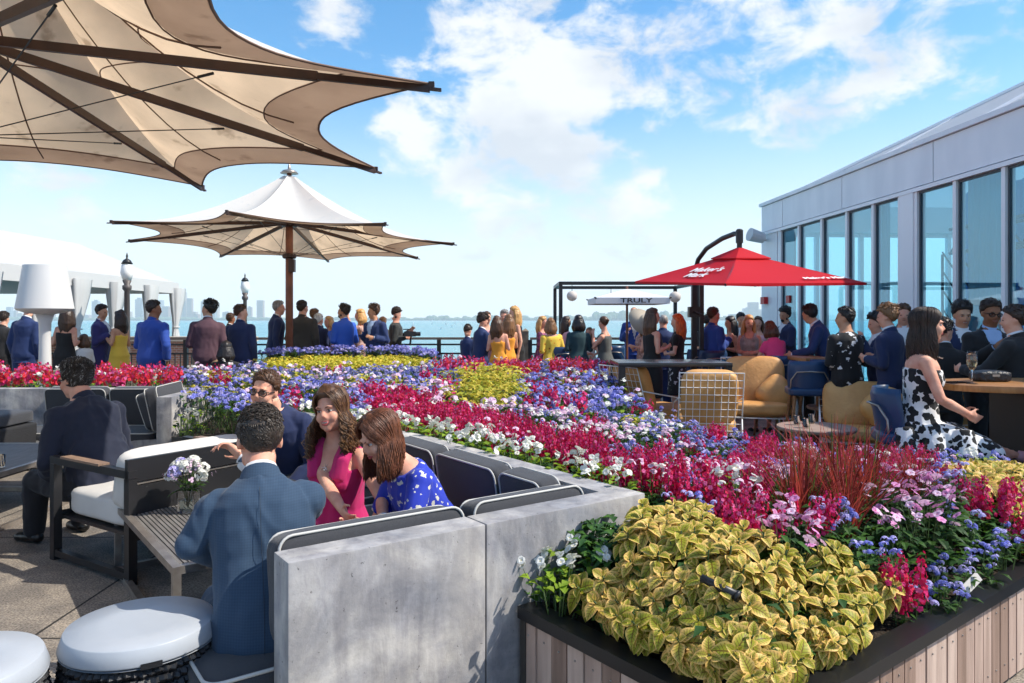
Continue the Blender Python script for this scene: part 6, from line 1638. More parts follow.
    for j in range(18):
        y = 5 + j * .4; s_ = 1 if j % 2 else -1
        b.tube([Vector((7.1, y, z0 + (.4 if s_ > 0 else 0))) - O, Vector((7.1, y + .4, z0 + (0 if s_ > 0 else .4))) - O], .016, 5); b.tube([Vector((7.1, y, z0)) - O, Vector((7.45, y + .4, z0)) - O], .016, 5)
    for yy in (12.1, 9.2):
        for (dx, dy) in ((0, 0), (.3, 0), (0, .3), (.3, .3)): b.tube([Vector((7.1 + dx, yy + dy, .03)) - O, Vector((7.1 + dx, yy + dy, z0)) - O], .022, 6)
        for j in range(8): b.tube([Vector((7.1, yy, .1 + j * .32)) - O, Vector((7.1, yy + .3, .42 + j * .32)) - O], .014, 5); b.tube([Vector((7.4, yy, .1 + j * .32)) - O, Vector((7.1, yy, .42 + j * .32)) - O], .014, 5)
    b.obj('stage_truss', mat('truss_dark', (.03, .04, .05), .4, metal=.6), e)
    # white pitched fabric roof rising behind the fascia
    fab = translucent('roof_membrane', (.70, .71, .74), (.8, .82, .86), .5, objvar=0); b = MB(); xl, xr, xR, zr = XF + .12, XF + 3.0, 14.4, 5.70; ye, yr = y1 - .1, 11.0
    P0, P1_, P2_, P3 = (xl, y0, zt + .02), (xl, ye, zt + .02), (xr, yr, zr), (xr, y0, zr); Q0, Q1, Q2, Q3 = (xR, y0, zt + .02), (xR, ye, zt + .02), (xR - 3, yr, zr), (xR - 3, y0, zr)
    for poly in ((P0, P1_, P2_, P3), (P1_, Q1, Q2, P2_), (Q1, Q0, Q3, Q2), (P3, P2_, Q2, Q3)):
        q = [Vector(p) - O for p in poly]; u = [p - Vector((0, 0, .04)) for p in q]; b.add(q + u, [(3, 2, 1, 0), (4, 5, 6, 7), (0, 1, 5, 4), (1, 2, 6, 5), (2, 3, 7, 6), (3, 0, 4, 7)])
    b.obj('roof', fab, e); b = MB(); b.bar(Vector(P1_) - O + Z * .02, Vector(P2_) - O + Z * .02, .05, .05)
    for i in range(7): t = (i + .5) / 7; y = y0 + (yr - y0) * t; b.bar(Vector((xl, y, zt + .04)) - O, Vector((xr, y, zr + .02)) - O, .05, .04)
    for y_ in (13.,): f_ = (ye - y_) / (ye - yr); b.bar(Vector((xl, y_, zt + .04)) - O, Vector((xl + (xr - xl) * f_, y_, zt + (zr - zt) * f_)) - O, .05, .04)
    b.obj('roof_ribs', mull, e)
    q = bx(XF - .10, XF - .01, 16.45, 16.65, 1.86, 2.02, 'fire_alarm', mat('alarm_red', (.5, .012, .015), .4)); bx(XF + .02, XF + .065, 15.42, 15.58, 1.86, 2.02, 'fire_alarm', MATS['alarm_red'])
    b = MB(); b.tube([Vector((XF - .02, 16.5, 3.30)) - O, Vector((XF - .2, 16.45, 3.36)) - O], .03, 8); b.tube([Vector((XF - .45, 16.4, 3.42)) - O, Vector((XF - .12, 16.45, 3.34)) - O], [.15, .12], 16); b.obj('horn_speaker', mat('speaker_grey', (.55, .56, .58), .5), e)
pavilion()

# ================================================================ BLACK PERGOLA, LANTERNS, UMBRELLAS
e = empty('pergola_frame', (2.4, 16, 0), label='thin black metal pergola frame behind the white umbrella', cat='pergola'); b = MB(); zt = 2.22
for (x, y) in ((-1.4, -1), (-1.4, 1), (1.4, -1), (1.4, 1)):
    q = MB(); q.box((x, y, zt / 2), (.075, .075, zt)); q.obj('post', M_blk, e)
for (x0, ya, x1, yb) in ((-1.4, -1, 1.4, -1), (-1.4, 1, 1.4, 1), (-1.4, -1, -1.4, 1), (1.4, -1, 1.4, 1)): b.bar((x0, ya, zt + .035), (x1, yb, zt + .035), .07, .07)
b.obj('beams', M_blk, e)
for i, (px, py, Y, r) in enumerate(((572, 296, 15.0, .11), (675, 297, 15.0, .12), (611, 300, 16.9, .11))):
    X = wx(px, Y); zc = wz(py, Y) ; ee = empty('paper_lantern', (X, Y, zc), label=('round white paper lantern at the left end of the black pergola', 'round white paper lantern at the right, under the red umbrella tip', 'round white paper lantern behind the white umbrella')[i], cat='lantern', )
    q = MB(); q.ell((0, 0, 0), (r, r, r * .95), nu=20, nv=14); q.obj('shade', translucent('lantern_paper', (.8, .74, .68), (.8, .7, .6), .3, objvar=0), ee, smooth=True); q = MB(); q.tube([(0, 0, r * .9), (0, 0, 2.23 - zc)], .006, 4); q.obj('cord', M_blk, ee)
# small white market umbrella
X, Y = wx(627, 13.6), 13.6; e = empty('market_umbrella', (X, Y, 0), label='small white market umbrella with black lettering under the pergola', cat='umbrella'); wf = mat('umbrella_white', (.72, .73, .75), .8)
b = MB(); a = .66; zz, za = 1.90, 2.08
b.add([(-a, -a, zz), (a, -a, zz), (a, a, zz), (-a, a, zz), (0, 0, za), (-a, -a, zz - .0), (a, -a, zz), (a, a, zz), (-a, a, zz), (0, 0, za - .01)], [(0, 1, 4), (1, 2, 4), (2, 3, 4), (3, 0, 4), (6, 5, 9), (7, 6, 9), (8, 7, 9), (5, 8, 9)]); b.obj('canopy', wf, e)
b = MB()
for (p, q_) in (((-a, -a), (a, -a)), ((a, -a), (a, a)), ((a, a), (-a, a)), ((-a, a), (-a, -a))): b.bar((*p, zz - .055), (*q_, zz - .055), .006, .11)
b.obj('valance', wf, e)
b = MB(); b.tube([(0, 0, 0), (0, 0, za + .05)], .022, 8); b.obj('pole', M_pole, e)
b = MB()
for s in ((-1, -1), (1, -1), (1, 1), (-1, 1)): b.bar((0, 0, za - .05), (s[0] * a, s[1] * a, zz - .02), .015, .02); b.bar((s[0] * a * .8, s[1] * a * .8, zz - .08), (s[0] * a * 1.03, s[1] * a * 1.03, zz + .0), .03, .02)
b.obj('ribs', M_blk, e)
ang = math.atan2(za - zz, a)
text_mesh('TRULY', .25, M_blk, 'lettering', Matrix.Translation((.06, -a * .56, zz + (za - zz) * .44 + .012)) @ Matrix.Rotation(ang, 4, 'X') @ Matrix.Diagonal((1, 2.2, 1, 1)), e, .001, .004) if False else None
text_mesh('TRULY', .15, M_blk, 'lettering', Matrix.Translation((.06, -a - .006, zz - .055)) @ Matrix.Rotation(PI / 2, 4, 'X') @ Matrix.Diagonal((1.25, .75, 1, 1)), e, .001, .003)
text_mesh('TRULY', .15, M_blk, 'lettering', Matrix.Translation((.08, a - .008, zz - .055)) @ Matrix.Rotation(PI / 2, 4, 'X') @ Matrix.Diagonal((-1.2, .6, 1, 1)), e, .001, .003)

# red cantilever umbrella
def red_umbrella():
    red = translucent('red_canvas', (.62, .008, .018), (.8, .01, .02), .28, objvar=0); c = Vector((3.10, 9.95, 0)); e = empty('cantilever_umbrella', c, label='red cantilever patio umbrella with white script, hung from a curved black arm', cat='umbrella')
    T = [Vector((2.50, 8.55, 1.93)) - c, Vector((4.52, 9.30, 1.975)) - c, Vector((3.78, 11.35, 2.05)) - c, Vector((1.78, 10.6, 2.06)) - c]; ap = Vector((0, 0, 2.44)); n = 12
    m_ = MB()
    def P(i, u, t):
        q = T[i].lerp(T[(i + 1) % 4], u); q = Vector((q.x * (1 - .03 * math.sin(PI * u)), q.y * (1 - .03 * math.sin(PI * u)), q.z)); return Vector((q.x * t, q.y * t, ap.z + (q.z - ap.z) * t ** .93 - .035 * math.sin(PI * u) * t * math.sin(PI * t)))
    for i in range(4):
        vs = [P(i, u / n, .05 + .95 * t / n) for t in range(n + 1) for u in range(n + 1)]; m_.add(vs, [(t * (n + 1) + u, (t + 1) * (n + 1) + u, (t + 1) * (n + 1) + u + 1, t * (n + 1) + u + 1) for t in range(n) for u in range(n)])
        vs = []
        for u in range(n + 1): q = P(i, u / n, 1.); vs += [q, q * 1 + Vector((0, 0, -.03))]
        m_.add(vs, [(2 * u, 2 * u + 2, 2 * u + 3, 2 * u + 1) for u in range(n)])
    o = m_.obj('canopy', red, e, smooth=True); sharp(o, 12)
    m_ = MB()
    for i in range(4):
        a, b_ = P(i, 0, .26), P(i, 1, .26); m_.add([a + Vector((0, 0, .025)), b_ + Vector((0, 0, .025)), ap + Vector((0, 0, .06)), a + Vector((0, 0, .01)), b_ + Vector((0, 0, .01))], [(0, 1, 2), (0, 3, 4, 1)])
    m_.obj('vent_cap', red, o)
    for t in T: b = MB(); b.bar((0, 0, 2.40), t + Vector((0, 0, -.02)), .02, .03); b.obj('rib', M_blk, e)
    b = MB(); b.tube([(0, 0, 2.25), (0, 0, 2.60)], .035, 10); b.obj('hub', M_blk, e)
    mx_, my_ = wx(694, 11.2) - c.x, 11.2 - c.y
    b = MB(); b.box((mx_, my_, 1.12), (.075, .075, 2.24)); b.obj('mast', M_blk, e); b = MB(); b.box((mx_ + .1, my_ - .06, 1.15), (.06, .06, 2.3)); b.obj('brace', M_blk, e)
    b = MB(); pts_ = [Vector((mx_, my_, 2.2)), Vector((mx_ + .04, my_ - .1, 2.42)), Vector((mx_ * .7, my_ * .7, 2.56)), Vector((mx_ * .35, my_ * .35, 2.66)), Vector((mx_ * .1, my_ * .1, 2.69)), Vector((0, 0, 2.68)), Vector((0, 0, 2.56))]
    b.tube(pts_, .035, 10); b.obj('arm', M_blk, e, smooth=True); b = MB(); b.lathe([(.05, 2.55), (.05, 2.72), (.03, 2.74)], n=12); b.obj('arm_cap', M_blk, e)
    b = MB(); b.box((mx_ - .03, my_ - .10, 1.62), (.16, .12, .16)); b.tube([(mx_ - .04, my_ - .15, 1.62), (mx_ - .04, my_ - .24, 1.62), (mx_ + .06, my_ - .24, 1.58)], .012, 6); b.obj('crank', M_blk, e)
    b = MB(); b.box((mx_, my_, .04), (.9, .9, .08)); b.obj('base', M_blk, e)
    wt = mat('white_print', (.8, .78, .78), .7)
    def face_text(i, txts, u0, t0, size):
        pc = P(i, u0, t0); du = (P(i, u0 + .04, t0) - P(i, u0 - .04, t0)).normalized(); dt = (P(i, u0, t0 + .04) - P(i, u0, t0 - .04)).normalized(); nn = du.cross(dt); 
        if nn.z < 0: nn = -nn
        y = nn.cross(du); 
        if y.z < 0: du = -du; y = nn.cross(du)
        Mx = Matrix((du, y, nn)).transposed().to_4x4(); k = 0
        for tx in txts: text_mesh(tx, size, wt, 'lettering', Matrix.Translation(pc + nn * .03 - y * (k * size * .95)) @ Mx @ Matrix.Diagonal((1.15, 1.0, 1, 1)), o, .001, .004); k += 1
    face_text(3, ["Maker's", 'Mark'], .60, .60, .20); face_text(0, ["Maker's Mark"], .80, .88, .11)
red_umbrella()

# ================================================================ TERRACE FURNITURE
def wire_chair(x, y, yaw, label, pillow=False, w=.74, grp=None):
    e = empty('wire_lounge_chair', (x, y, 0), yaw, label=label, cat='lounge chair', group=None); b = MB(); r = .0075; h = w / 2
    bl, bh = Vector((0, -.28, .27)), Vector((0, -.48, .96)); fl = Vector((0, .38, .33))
    P = lambda s, v: Vector((s * h, v.y, v.z))
    b.tube([P(-1, fl), P(-1, bl), P(-1, bh), P(1, bh), P(1, bl), P(1, fl)], r, 6, closed=True)
    for s in (-1, 1):
        b.tube([P(s, Vector((0, .36, .34))), P(s, Vector((0, .34, .56))), P(s, Vector((0, -.40, .70)))], r, 6); b.tube([P(s, fl), P(s, Vector((0, .30, .01))), P(s, Vector((0, -.42, .01))), P(s, Vector((0, -.34, .48)))], r, 6)
    b.obj('frame', M_wmetal, e, smooth=True); b = MB(); nx, nz = 9, 9
    for i in range(1, nx): f = -1 + 2 * i / nx; b.tube([P(f, bl), P(f, bh)], .0034, 4)
    for j in range(1, nz): q = bl.lerp(bh, j / nz); b.tube([P(-1, q), P(1, q)], .0034, 4)
    for i in range(1, 7): q = bl.lerp(fl, i / 7); b.tube([P(-1, q), P(1, q)], .0034, 4)
    for i in range(1, nx): f = -1 + 2 * i / nx; b.tube([P(f, bl), P(f, fl)], .0034, 4)
    b.obj('wire_grid', M_wmetal, e)
    sd = random.random() * 9
    me = puff(w - .05, .66, .15, .28, 10, sd, 5.); me.materials.append(M_tan); o = bpy.data.objects.new('seat_cushion', me); col.objects.link(o); o.parent = e; o.location = (0, .06, .40); o.rotation_euler = (R(5), 0, 0)
    me = puff(w - .06, .58, .16, .35, 10, sd + 2, 5.); me.transform(Matrix.Rotation(PI / 2, 4, 'X')); me.materials.append(M_tan); o = bpy.data.objects.new('back_cushion', me); col.objects.link(o); o.parent = e; o.location = (0, -.27, .70); o.rotation_euler = (R(16), 0, 0)
    if pillow:
        me = puff(.42, .42, .17, .8, 10, sd + 4, 4.); me.transform(Matrix.Rotation(PI / 2, 4, 'X')); me.materials.append(M_tan); o = bpy.data.objects.new('throw_pillow', me); col.objects.link(o); tag(o, 'square tan leather pillow on ' + pillow, 'pillow')
        o.location = Matrix.Rotation(yaw, 3, 'Z') @ Vector((-.22, .04, .60)) + Vector((x, y, 0)); o.rotation_euler = (R(20), R(38), yaw + .5)
    return e
wire_chair(wx(706, 7.9), 7.9, R(-8), 'tan cushioned wire armchair turned away, its white wire back grid facing us', w=.64)
wire_chair(wx(757, 8.9), 8.9, R(168), 'tan leather wire armchair facing us with a square pillow, right of the turned away chair', 'the wire armchair that faces us', w=.78).scale = (1, 1, 1.06)
wire_chair(wx(650, 8.7), 8.7, R(-62), 'tan wire armchair leftmost of the group, beside the black high table')
wire_chair(wx(862, 7.5), 7.5, R(158), 'wide tan wire lounge seat left of the seated woman in the black and white dress', 'the wide lounge seat left of the seated woman', w=.80).scale = (1, 1, .86)
wire_chair(wx(957, 7.3), 7.3, R(5), 'white wire chair with its back to us, half hidden behind the seated woman')
def round_table(x, y, r, h, label, m_=None, leg=None):
    e = empty('round_table', (x, y, 0), label=label, cat='table'); b = MB(); b.lathe([(r * .97, h - .035), (r, h - .02), (r, h - .006), (r * .985, h)], n=48); b.obj('tabletop', m_ or M_oak, e, smooth=False); sharp(e.children[0], 30); b = MB(); b.lathe([(.16, 0), (.16, .02), (.035, .04), (.03, h - .04), (.12, h - .036)], n=18); b.obj('pedestal', leg or M_blk, e); return e
M_driftw = mat('weathered_tabletop', (.36, .26, .21), .6, c2=(.25, .17, .14), nscale=6, stretch=(1, 7, 1))
round_table(wx(816, 7.0), 7.0, .36, .48, 'low round wooden coffee table with tumblers, in front of the tan lounge chairs', M_driftw); round_table(wx(832, 8.3), 8.3, .27, .52, 'smaller round wooden side table behind the coffee table', M_driftw)
for i, (px, Y) in enumerate(((797, 7.1), (806, 6.9), (812, 7.2))): tumbler(wx(px, Y), Y, .481, ('left tumbler of water on the low round coffee table', 'middle tumbler of water on the low round coffee table', 'right tumbler of water on the low round coffee table')[i])
def hi_table(x0, x1, y0, y1, h, label, top=None, t=.045, lg=.07, legs=True):
    e = empty('high_table', ((x0 + x1) / 2, (y0 + y1) / 2, 0), label=label, cat='table'); b = MB(); b.box((0, 0, h - t / 2), (x1 - x0, y1 - y0, t)); q = b.obj('tabletop', top or M_blk, e); bevel_mesh(q.data, .006, 2); sharp(q)
    for sx in (-1, 1):
        for sy in (-1, 1): b = MB(); b.box((sx * ((x1 - x0) / 2 - lg / 2 - .005), sy * ((y1 - y0) / 2 - lg / 2 - .005), (h - t) / 2), (lg, lg, h - t)); b.obj('leg', M_blk, e)
    b = MB(); b.box((0, (y1 - y0) / 2 - lg / 2, .25), (x1 - x0 - 2 * lg - .01, .03, .04)); b.obj('footrail', M_blk, e)
    return e
hi_table(1.17, 2.42, 8.0, 8.75, 1.03, 'black high table standing behind the purple flowers, left of the tan chairs', mat('black_tabletop', (.03, .032, .035), .25)); hi_table(wx(700, 12), wx(752, 12), 11.7, 12.3, 1.05, 'wooden topped bar table between the bright blue suit and the woman in silver', M_oak)
hi_table(wx(796, 8.9), wx(826, 8.9), 8.6, 9.3, 1.05, 'wooden topped bar table the man in the blue suit leans on, by the windows', M_oak); hi_table(wx(552, 13.2), wx(577, 13.2), 13.0, 13.5, 1.02, 'dark small bar table between the sunflower dress and the dark haired woman in teal', M_blk, lg=.05)
# the big round-cornered bar table at the right edge
e = empty('bar_table', (4.05, 5.15, 0), label='large wooden bar table at the right edge, wine glass and black clutch on it', cat='table'); b = MB(); k = 48; vs = []
for z in (1.015, 1.06):
    for j in range(k): t = 2 * PI * j / k; c_, s_ = math.cos(t), math.sin(t); vs.append((math.copysign(abs(c_) ** .75, c_) * 1.05, math.copysign(abs(s_) ** .75, s_) * .42, z))
b.add(vs, [tuple(reversed(range(k))), tuple(range(k, 2 * k))] + [(j, (j + 1) % k, k + (j + 1) % k, k + j) for j in range(k)]); q = b.obj('tabletop', mat('bar_top_wood', (.42, .20, .065), .35, c2=(.30, .13, .04), nscale=7, stretch=(1, 9, 1)), e); bevel_mesh(q.data, .006, 2); sharp(q)
b = MB(); b.box((-.35, 0, .5), (.42, .38, 1.0)); b.box((.5, 0, .5), (.42, .38, 1.0)); b.obj('plinth', M_blk, e)
Yt = 5.02; gx = wx(972, Yt)
e = empty('wine_glass', (gx, Yt, 1.061), label='half full white wine glass standing on the big bar table', cat='glass'); b = MB(); b.lathe([(.034, 0), (.034, .003), (.006, .008), (.004, .02), (.004, .085), (.012, .095), (.030, .125), (.036, .155), (.034, .19), (.029, .225), (.0275, .225), (.032, .19), (.034, .155), (.028, .126), (.001, .10)], n=24, cap=False); b.obj('bowl', M_glass, e, smooth=True); b = MB(); b.lathe([(.010, .1005), (.027, .126), (.033, .155), (.0325, .165), (.001, .165)], n=20, cap=False); b.obj('wine', mat('white_wine', (.85, .75, .45), .05, trans=.9, ior=1.33), e, smooth=True)
e = empty('clutch_bag', (wx(990, 5.25), 5.25, 1.061), R(-4), label='black quilted clutch bag lying on the big bar table behind the wine glass', cat='bag'); me = puff(.24, .15, .07, .3, 10, 2, 6.); me.materials.append(mat('black_quilt', (.015, .015, .018), .35, bump=1., bscale=30, bdist=.02)); o = bpy.data.objects.new('bag_body', me); col.objects.link(o); o.parent = e; o.location = (0, 0, .035); b = MB(); b.box((0, -.074, .045), (.05, .008, .015)); b.obj('clasp', M_steel, e)
b = MB(); b.box((0, 0, 0), (.16, .085, .009)); o = b.obj('smartphone', mat('phone_black', (.01, .01, .012), .1), label='dark phone lying flat on the bar table left of the wine glass', cat='phone'); o.location = (wx(956, 5.1), 5.1, 1.0655); o.rotation_euler = (0, 0, .2)
# bar stools
def bar_stool(x, y, yaw, label, sh_=.74):
    e = empty('bar_stool', (x, y, 0), yaw, label=label, cat='bar stool', group=None); me = puff(.44, .42, .09, .2, 8, 1, 6.); me.materials.append(M_navy_v); o = bpy.data.objects.new('seat', me); col.objects.link(o); o.parent = e; o.location = (0, 0, sh_ - .03)
    b = MB(); k = 14; vs = []; rows = [(sh_ - .03, .225, 0), (sh_ + .12, .235, .01), (sh_ + .26, .235, .03), (sh_ + .31, .215, .035)]
    for off in (0, .018):
        for (z, r_, bk) in rows:
            for j in range(k + 1): a = R(200 + 140 * j / k); vs.append(((r_ - off) * math.cos(a), (r_ - off) * math.sin(a) * .95 - bk + .02, z - .0))
    m_ = k + 1; fs = []
    for o_ in (0, 1):
        base = o_ * 4 * m_
        for i in range(3):
            for j in range(k):
                f = (base + i * m_ + j, base + i * m_ + j + 1, base + (i + 1) * m_ + j + 1, base + (i + 1) * m_ + j); fs.append(f if not o_ else tuple(reversed(f)))
    for j in range(k): fs.append((3 * m_ + j, 3 * m_ + j + 1, 7 * m_ + j + 1, 7 * m_ + j))
    for i in range(3):
        fs.append((i * m_, (i + 1) * m_, 4 * m_ + (i + 1) * m_, 4 * m_ + i * m_)); fs.append((i * m_ + k, 4 * m_ + i * m_ + k, 4 * m_ + (i + 1) * m_ + k, (i + 1) * m_ + k))
    b.add(vs, fs); b.obj('backrest', M_navy_v, e, smooth=True)
    b = MB(); b.tube([(.245 * math.cos(R(a)), .245 * math.sin(R(a)) * .95 - .02, sh_ + z) for a, z in ((215, -.05), (218, .10), (235, .19), (270, .20), (305, .19), (322, .10), (325, -.05))], .008, 6); b.obj('back_rail', M_steel, e, smooth=True)
    for sx in (-1, 1):
        for sy in (-1, 1): b = MB(); b.tube([(sx * .15, sy * .15, sh_ - .06), (sx * .22, sy * .21, 0)], [.02, .014], 8); b.obj('leg', M_oak, e)
    b = MB(); b.tube([(-.19, .19, .28), (.19, .19, .28), (.19, -.19, .28), (-.19, -.19, .28)], .009, 6, closed=True); b.obj('footrest', M_steel, e); return e
for px, Y, yw, lb_ in ((711, 10.9, 5, 'navy bar stool with its back to us left of the crimson umbrella mast foot'), (697, 11.4, 15, 'navy bar stool farther back beside the red umbrella mast'), (779, 9.4, 20, 'navy bar stool under the girl in the pink top'), (807, 8.15, -12, 'navy bar stool with wooden legs in front of the leaning man in the blue suit'), (822, 8.5, 10, 'navy bar stool partly behind the man in the floral shirt'), (612, 13.0, 0, 'navy bar stool right of the woman in the grey dress'), (560, 12.4, 20, 'slate bar stool beside the yellow sunflower dress')):
    bar_stool(wx(px, Y), Y, R(yw), lb_)
bar_stool(2.76, 5.10, R(-106), 'navy bar stool the woman in the black and white dress sits on', .72)
# planter palm, low beige seats at the rear left
e = empty('potted_palm', (wx(88, 12.8), 12.8, 0), label='green potted palm behind the child in white, at the marquee', cat='plant'); b = MB(); b.lathe([(.16, 0), (.22, .4), (.20, .4)], n=18); b.obj('pot', M_white, e); b = MB(); rr = random.Random(4)
for i in range(60): leaf(b, Vector((0, 0, .9 + .1 * rr.random())), dirn(rr.uniform(0, 6.28), rr.uniform(-.1, 1.2)), Z, rr.uniform(.28, .42), .05, 0, .55, 4)
b.tube([(0, 0, .35), (0, 0, .95)], .03, 6, 1); b.obj('fronds', [translucent('palm_green', (.10, .20, .02), (.2, .35, .03), .35, objvar=0), M_stem], e)
for px, Y, w, lb_ in ((80, 9.9, .85, 'low beige woven seat back behind the red flowers, left one'), (112, 9.9, .62, 'low beige woven seat back behind the red flowers, right one')):
    e = empty('low_lounge_seat', (wx(px, Y), Y, 0), label=lb_, cat='lounge seat'); q = puff(w, .55, .16, .1, 8, 1, 8.); q.materials.append(mat('beige_weave', (.30, .26, .21), .85, bump=.5, bscale=90)); o = bpy.data.objects.new('seat', q); col.objects.link(o); o.parent = e; o.location = (0, .3, .38)
    q = puff(w, .42, .10, .1, 8, 1, 8.); q.transform(Matrix.Rotation(PI / 2, 4, 'X')); q.materials.append(MATS['beige_weave']); o = bpy.data.objects.new('backrest', q); col.objects.link(o); o.parent = e; o.location = (0, 0, .62); b = MB(); b.box((0, .3, .16), (w * .9, .5, .3)); b.obj('base', M_blk, e)
HAZE = True
# ================================================================ THE PEOPLE
def C3(*a): return tuple(a)
S_navy = cloth('navy_suit', (.012, .022, .075)); S_blue = cloth('blue_suit', (.018, .06, .30)); S_bright = cloth('bright_blue_suit', (.015, .09, .50), rough=.6); S_black = cloth('black_suit', (.012, .012, .014)); S_char = cloth('charcoal_suit', (.045, .038, .03))
S_plum = cloth('plum_jacket', (.085, .040, .055)); S_dkblue = cloth('dark_blue_suit', (.012, .03, .11)); S_purp = cloth('indigo_suit', (.035, .032, .14)); S_khaki = cloth('khaki_trousers', (.36, .25, .15)); T_dark = cloth('dark_trousers', (.012, .013, .018))
D_yel = cloth('yellow_dress', (.80, .52, .06)); D_or = cloth('orange_dress', (.82, .33, .03)); D_blk = cloth('black_dress', (.010, .010, .011)); D_pink = cloth('pink_lace', (.62, .30, .34), c2=(.72, .45, .48), nscale=40); D_blush = cloth('blush_dress', (.62, .42, .36), c2=(.28, .14, .12), nscale=26); D_teal = cloth('teal_dress', (.012, .045, .055))
D_grey = cloth('grey_dress', (.085, .09, .085)); D_silver = cloth('silver_sequin', (.42, .38, .35), c2=(.25, .22, .2), nscale=90, rough=.35); D_white = cloth('white_outfit', (.75, .74, .72)); D_red = cloth('red_patterned_dress', (.45, .02, .05), c2=(.6, .3, .3), nscale=30); D_hot = cloth('hot_pink_top', (.75, .06, .22)); D_green = cloth('green_shawl', (.02, .28, .13)); D_purplef = cloth('dark_floral_dress', (.06, .03, .08), c2=(.4, .1, .2), nscale=24)
def spots(name, base, dot, scale, thr, noise_=0., centre=None):
    m = cloth(name, base); nt = m.node_tree; N = nt.nodes; L = nt.links; tc = N.new('ShaderNodeTexCoord'); v = N.new('ShaderNodeTexVoronoi'); v.inputs['Scale'].default_value = scale
    src = tc.outputs['Object']
    if noise_:
        n = N.new('ShaderNodeTexNoise'); n.inputs['Scale'].default_value = scale * 1.3; L.new(src, n.inputs['Vector']); a = N.new('ShaderNodeVectorMath'); a.operation = 'MULTIPLY_ADD'; L.new(n.outputs['Color'], a.inputs[0]); a.inputs[1].default_value = (noise_,) * 3; L.new(src, a.inputs[2]); src = a.outputs[0]
    L.new(src, v.inputs['Vector']); r = N.new('ShaderNodeValToRGB'); r.color_ramp.interpolation = 'CONSTANT'; e = r.color_ramp.elements; e[0].position = 0; e[0].color = (*(centre or dot), 1); e[1].position = thr; e[1].color = (*base, 1)
    if centre: q = e.new(thr * .45); q.color = (*dot, 1)
    L.new(v.outputs['Distance'], r.inputs[0]); L.new(r.outputs[0], N['Principled BSDF'].inputs['Base Color']); return m
D_sun = spots('sunflower_dress', (.80, .56, .07), (.75, .30, .02), 16, .30, 0, (.07, .03, .01))
D_floral = spots('black_shirt_white_blossoms', (.010, .010, .012), (.72, .72, .74), 11, .30, .16)
D_bw = spots('white_dress_black_blossoms', (.74, .73, .72), (.010, .010, .011), 21, .56, .042)
D_bluep = spots('royal_blue_dress_pale_petals', (.018, .04, .42), (.62, .60, .52), 26, .27, .04); D_bwskirt = spots('black_white_skirt', (.02, .02, .02), (.7, .7, .7), 14, .3, .1)
D_mag = cloth('magenta_wrap_dress', (.50, .015, .13)); D_pinkshirt = cloth('pale_pink_shirt', (.72, .42, .46)); S_check = cloth('steel_blue_check', (.035, .085, .17), c2=(.075, .15, .26), nscale=70)
def check():   # woven check in the blue suit
    m = S_check; nt = m.node_tree; N = nt.nodes; L = nt.links; tc = N.new('ShaderNodeTexCoord'); out = []
    n = N.new('ShaderNodeTexNoise'); n.inputs['Scale'].default_value = 300; n.inputs['Detail'].default_value = 2
    for rot in ((0, 0, 0), (0, PI / 2, 0)):
        mp = N.new('ShaderNodeMapping'); mp.inputs['Rotation'].default_value = rot; L.new(tc.outputs['Object'], mp.inputs[0]); w = N.new('ShaderNodeTexWave'); w.inputs['Scale'].default_value = 34; w.inputs['Distortion'].default_value = .8; w.inputs['Detail'].default_value = 2; L.new(mp.outputs[0], w.inputs['Vector']); out.append(w.outputs['Fac'])
    a = N.new('ShaderNodeMath'); a.operation = 'ADD'; L.new(out[0], a.inputs[0]); L.new(out[1], a.inputs[1]); L.new(tc.outputs['Object'], n.inputs['Vector']); b = N.new('ShaderNodeMath'); b.operation = 'ADD'; L.new(a.outputs[0], b.inputs[0]); L.new(n.outputs['Fac'], b.inputs[1])
    r = N.new('ShaderNodeValToRGB'); e = r.color_ramp.elements; e[0].position = .25; e[0].color = (.021, .046, .088, 1); e[1].position = 1.; e[1].color = (.028, .060, .108, 1); mr = N.new('ShaderNodeMath'); mr.operation = 'MULTIPLY'; mr.inputs[1].default_value = .42; L.new(b.outputs[0], mr.inputs[0]); L.new(mr.outputs[0], r.inputs[0]); L.new(r.outputs[0], N['Principled BSDF'].inputs['Base Color'])
check()
suit = lambda c, t=None, **k: dict(top='jacket', bottom='trousers', c1=c, c2=t or c, **k)
dress = lambda c, **k: dict(top='dress', c1=c, **k)
PR = random.Random(40)
def P_(label, px, top, Y, fdeg, **k):
    """px and head-top row of the standing figure give its place and height; fdeg is the heading: 0 away from us, 90 towards the left, -90 right, 180 towards us"""
    X = wx(px, Y); h = k.pop('h', None) or (wz(top, Y)); k.setdefault('lean', PR.uniform(-1, 5)); k.setdefault('roll', PR.uniform(-3, 3)); k.setdefault('twist', PR.uniform(-10, 10)); k.setdefault('legs_x', PR.uniform(.08, .14)); k.setdefault('head', (PR.uniform(-25, 25), PR.uniform(-12, 4))); k.setdefault('wid', PR.uniform(.94, 1.06)); return person(label, X, Y, R(fdeg), h=h, **k)
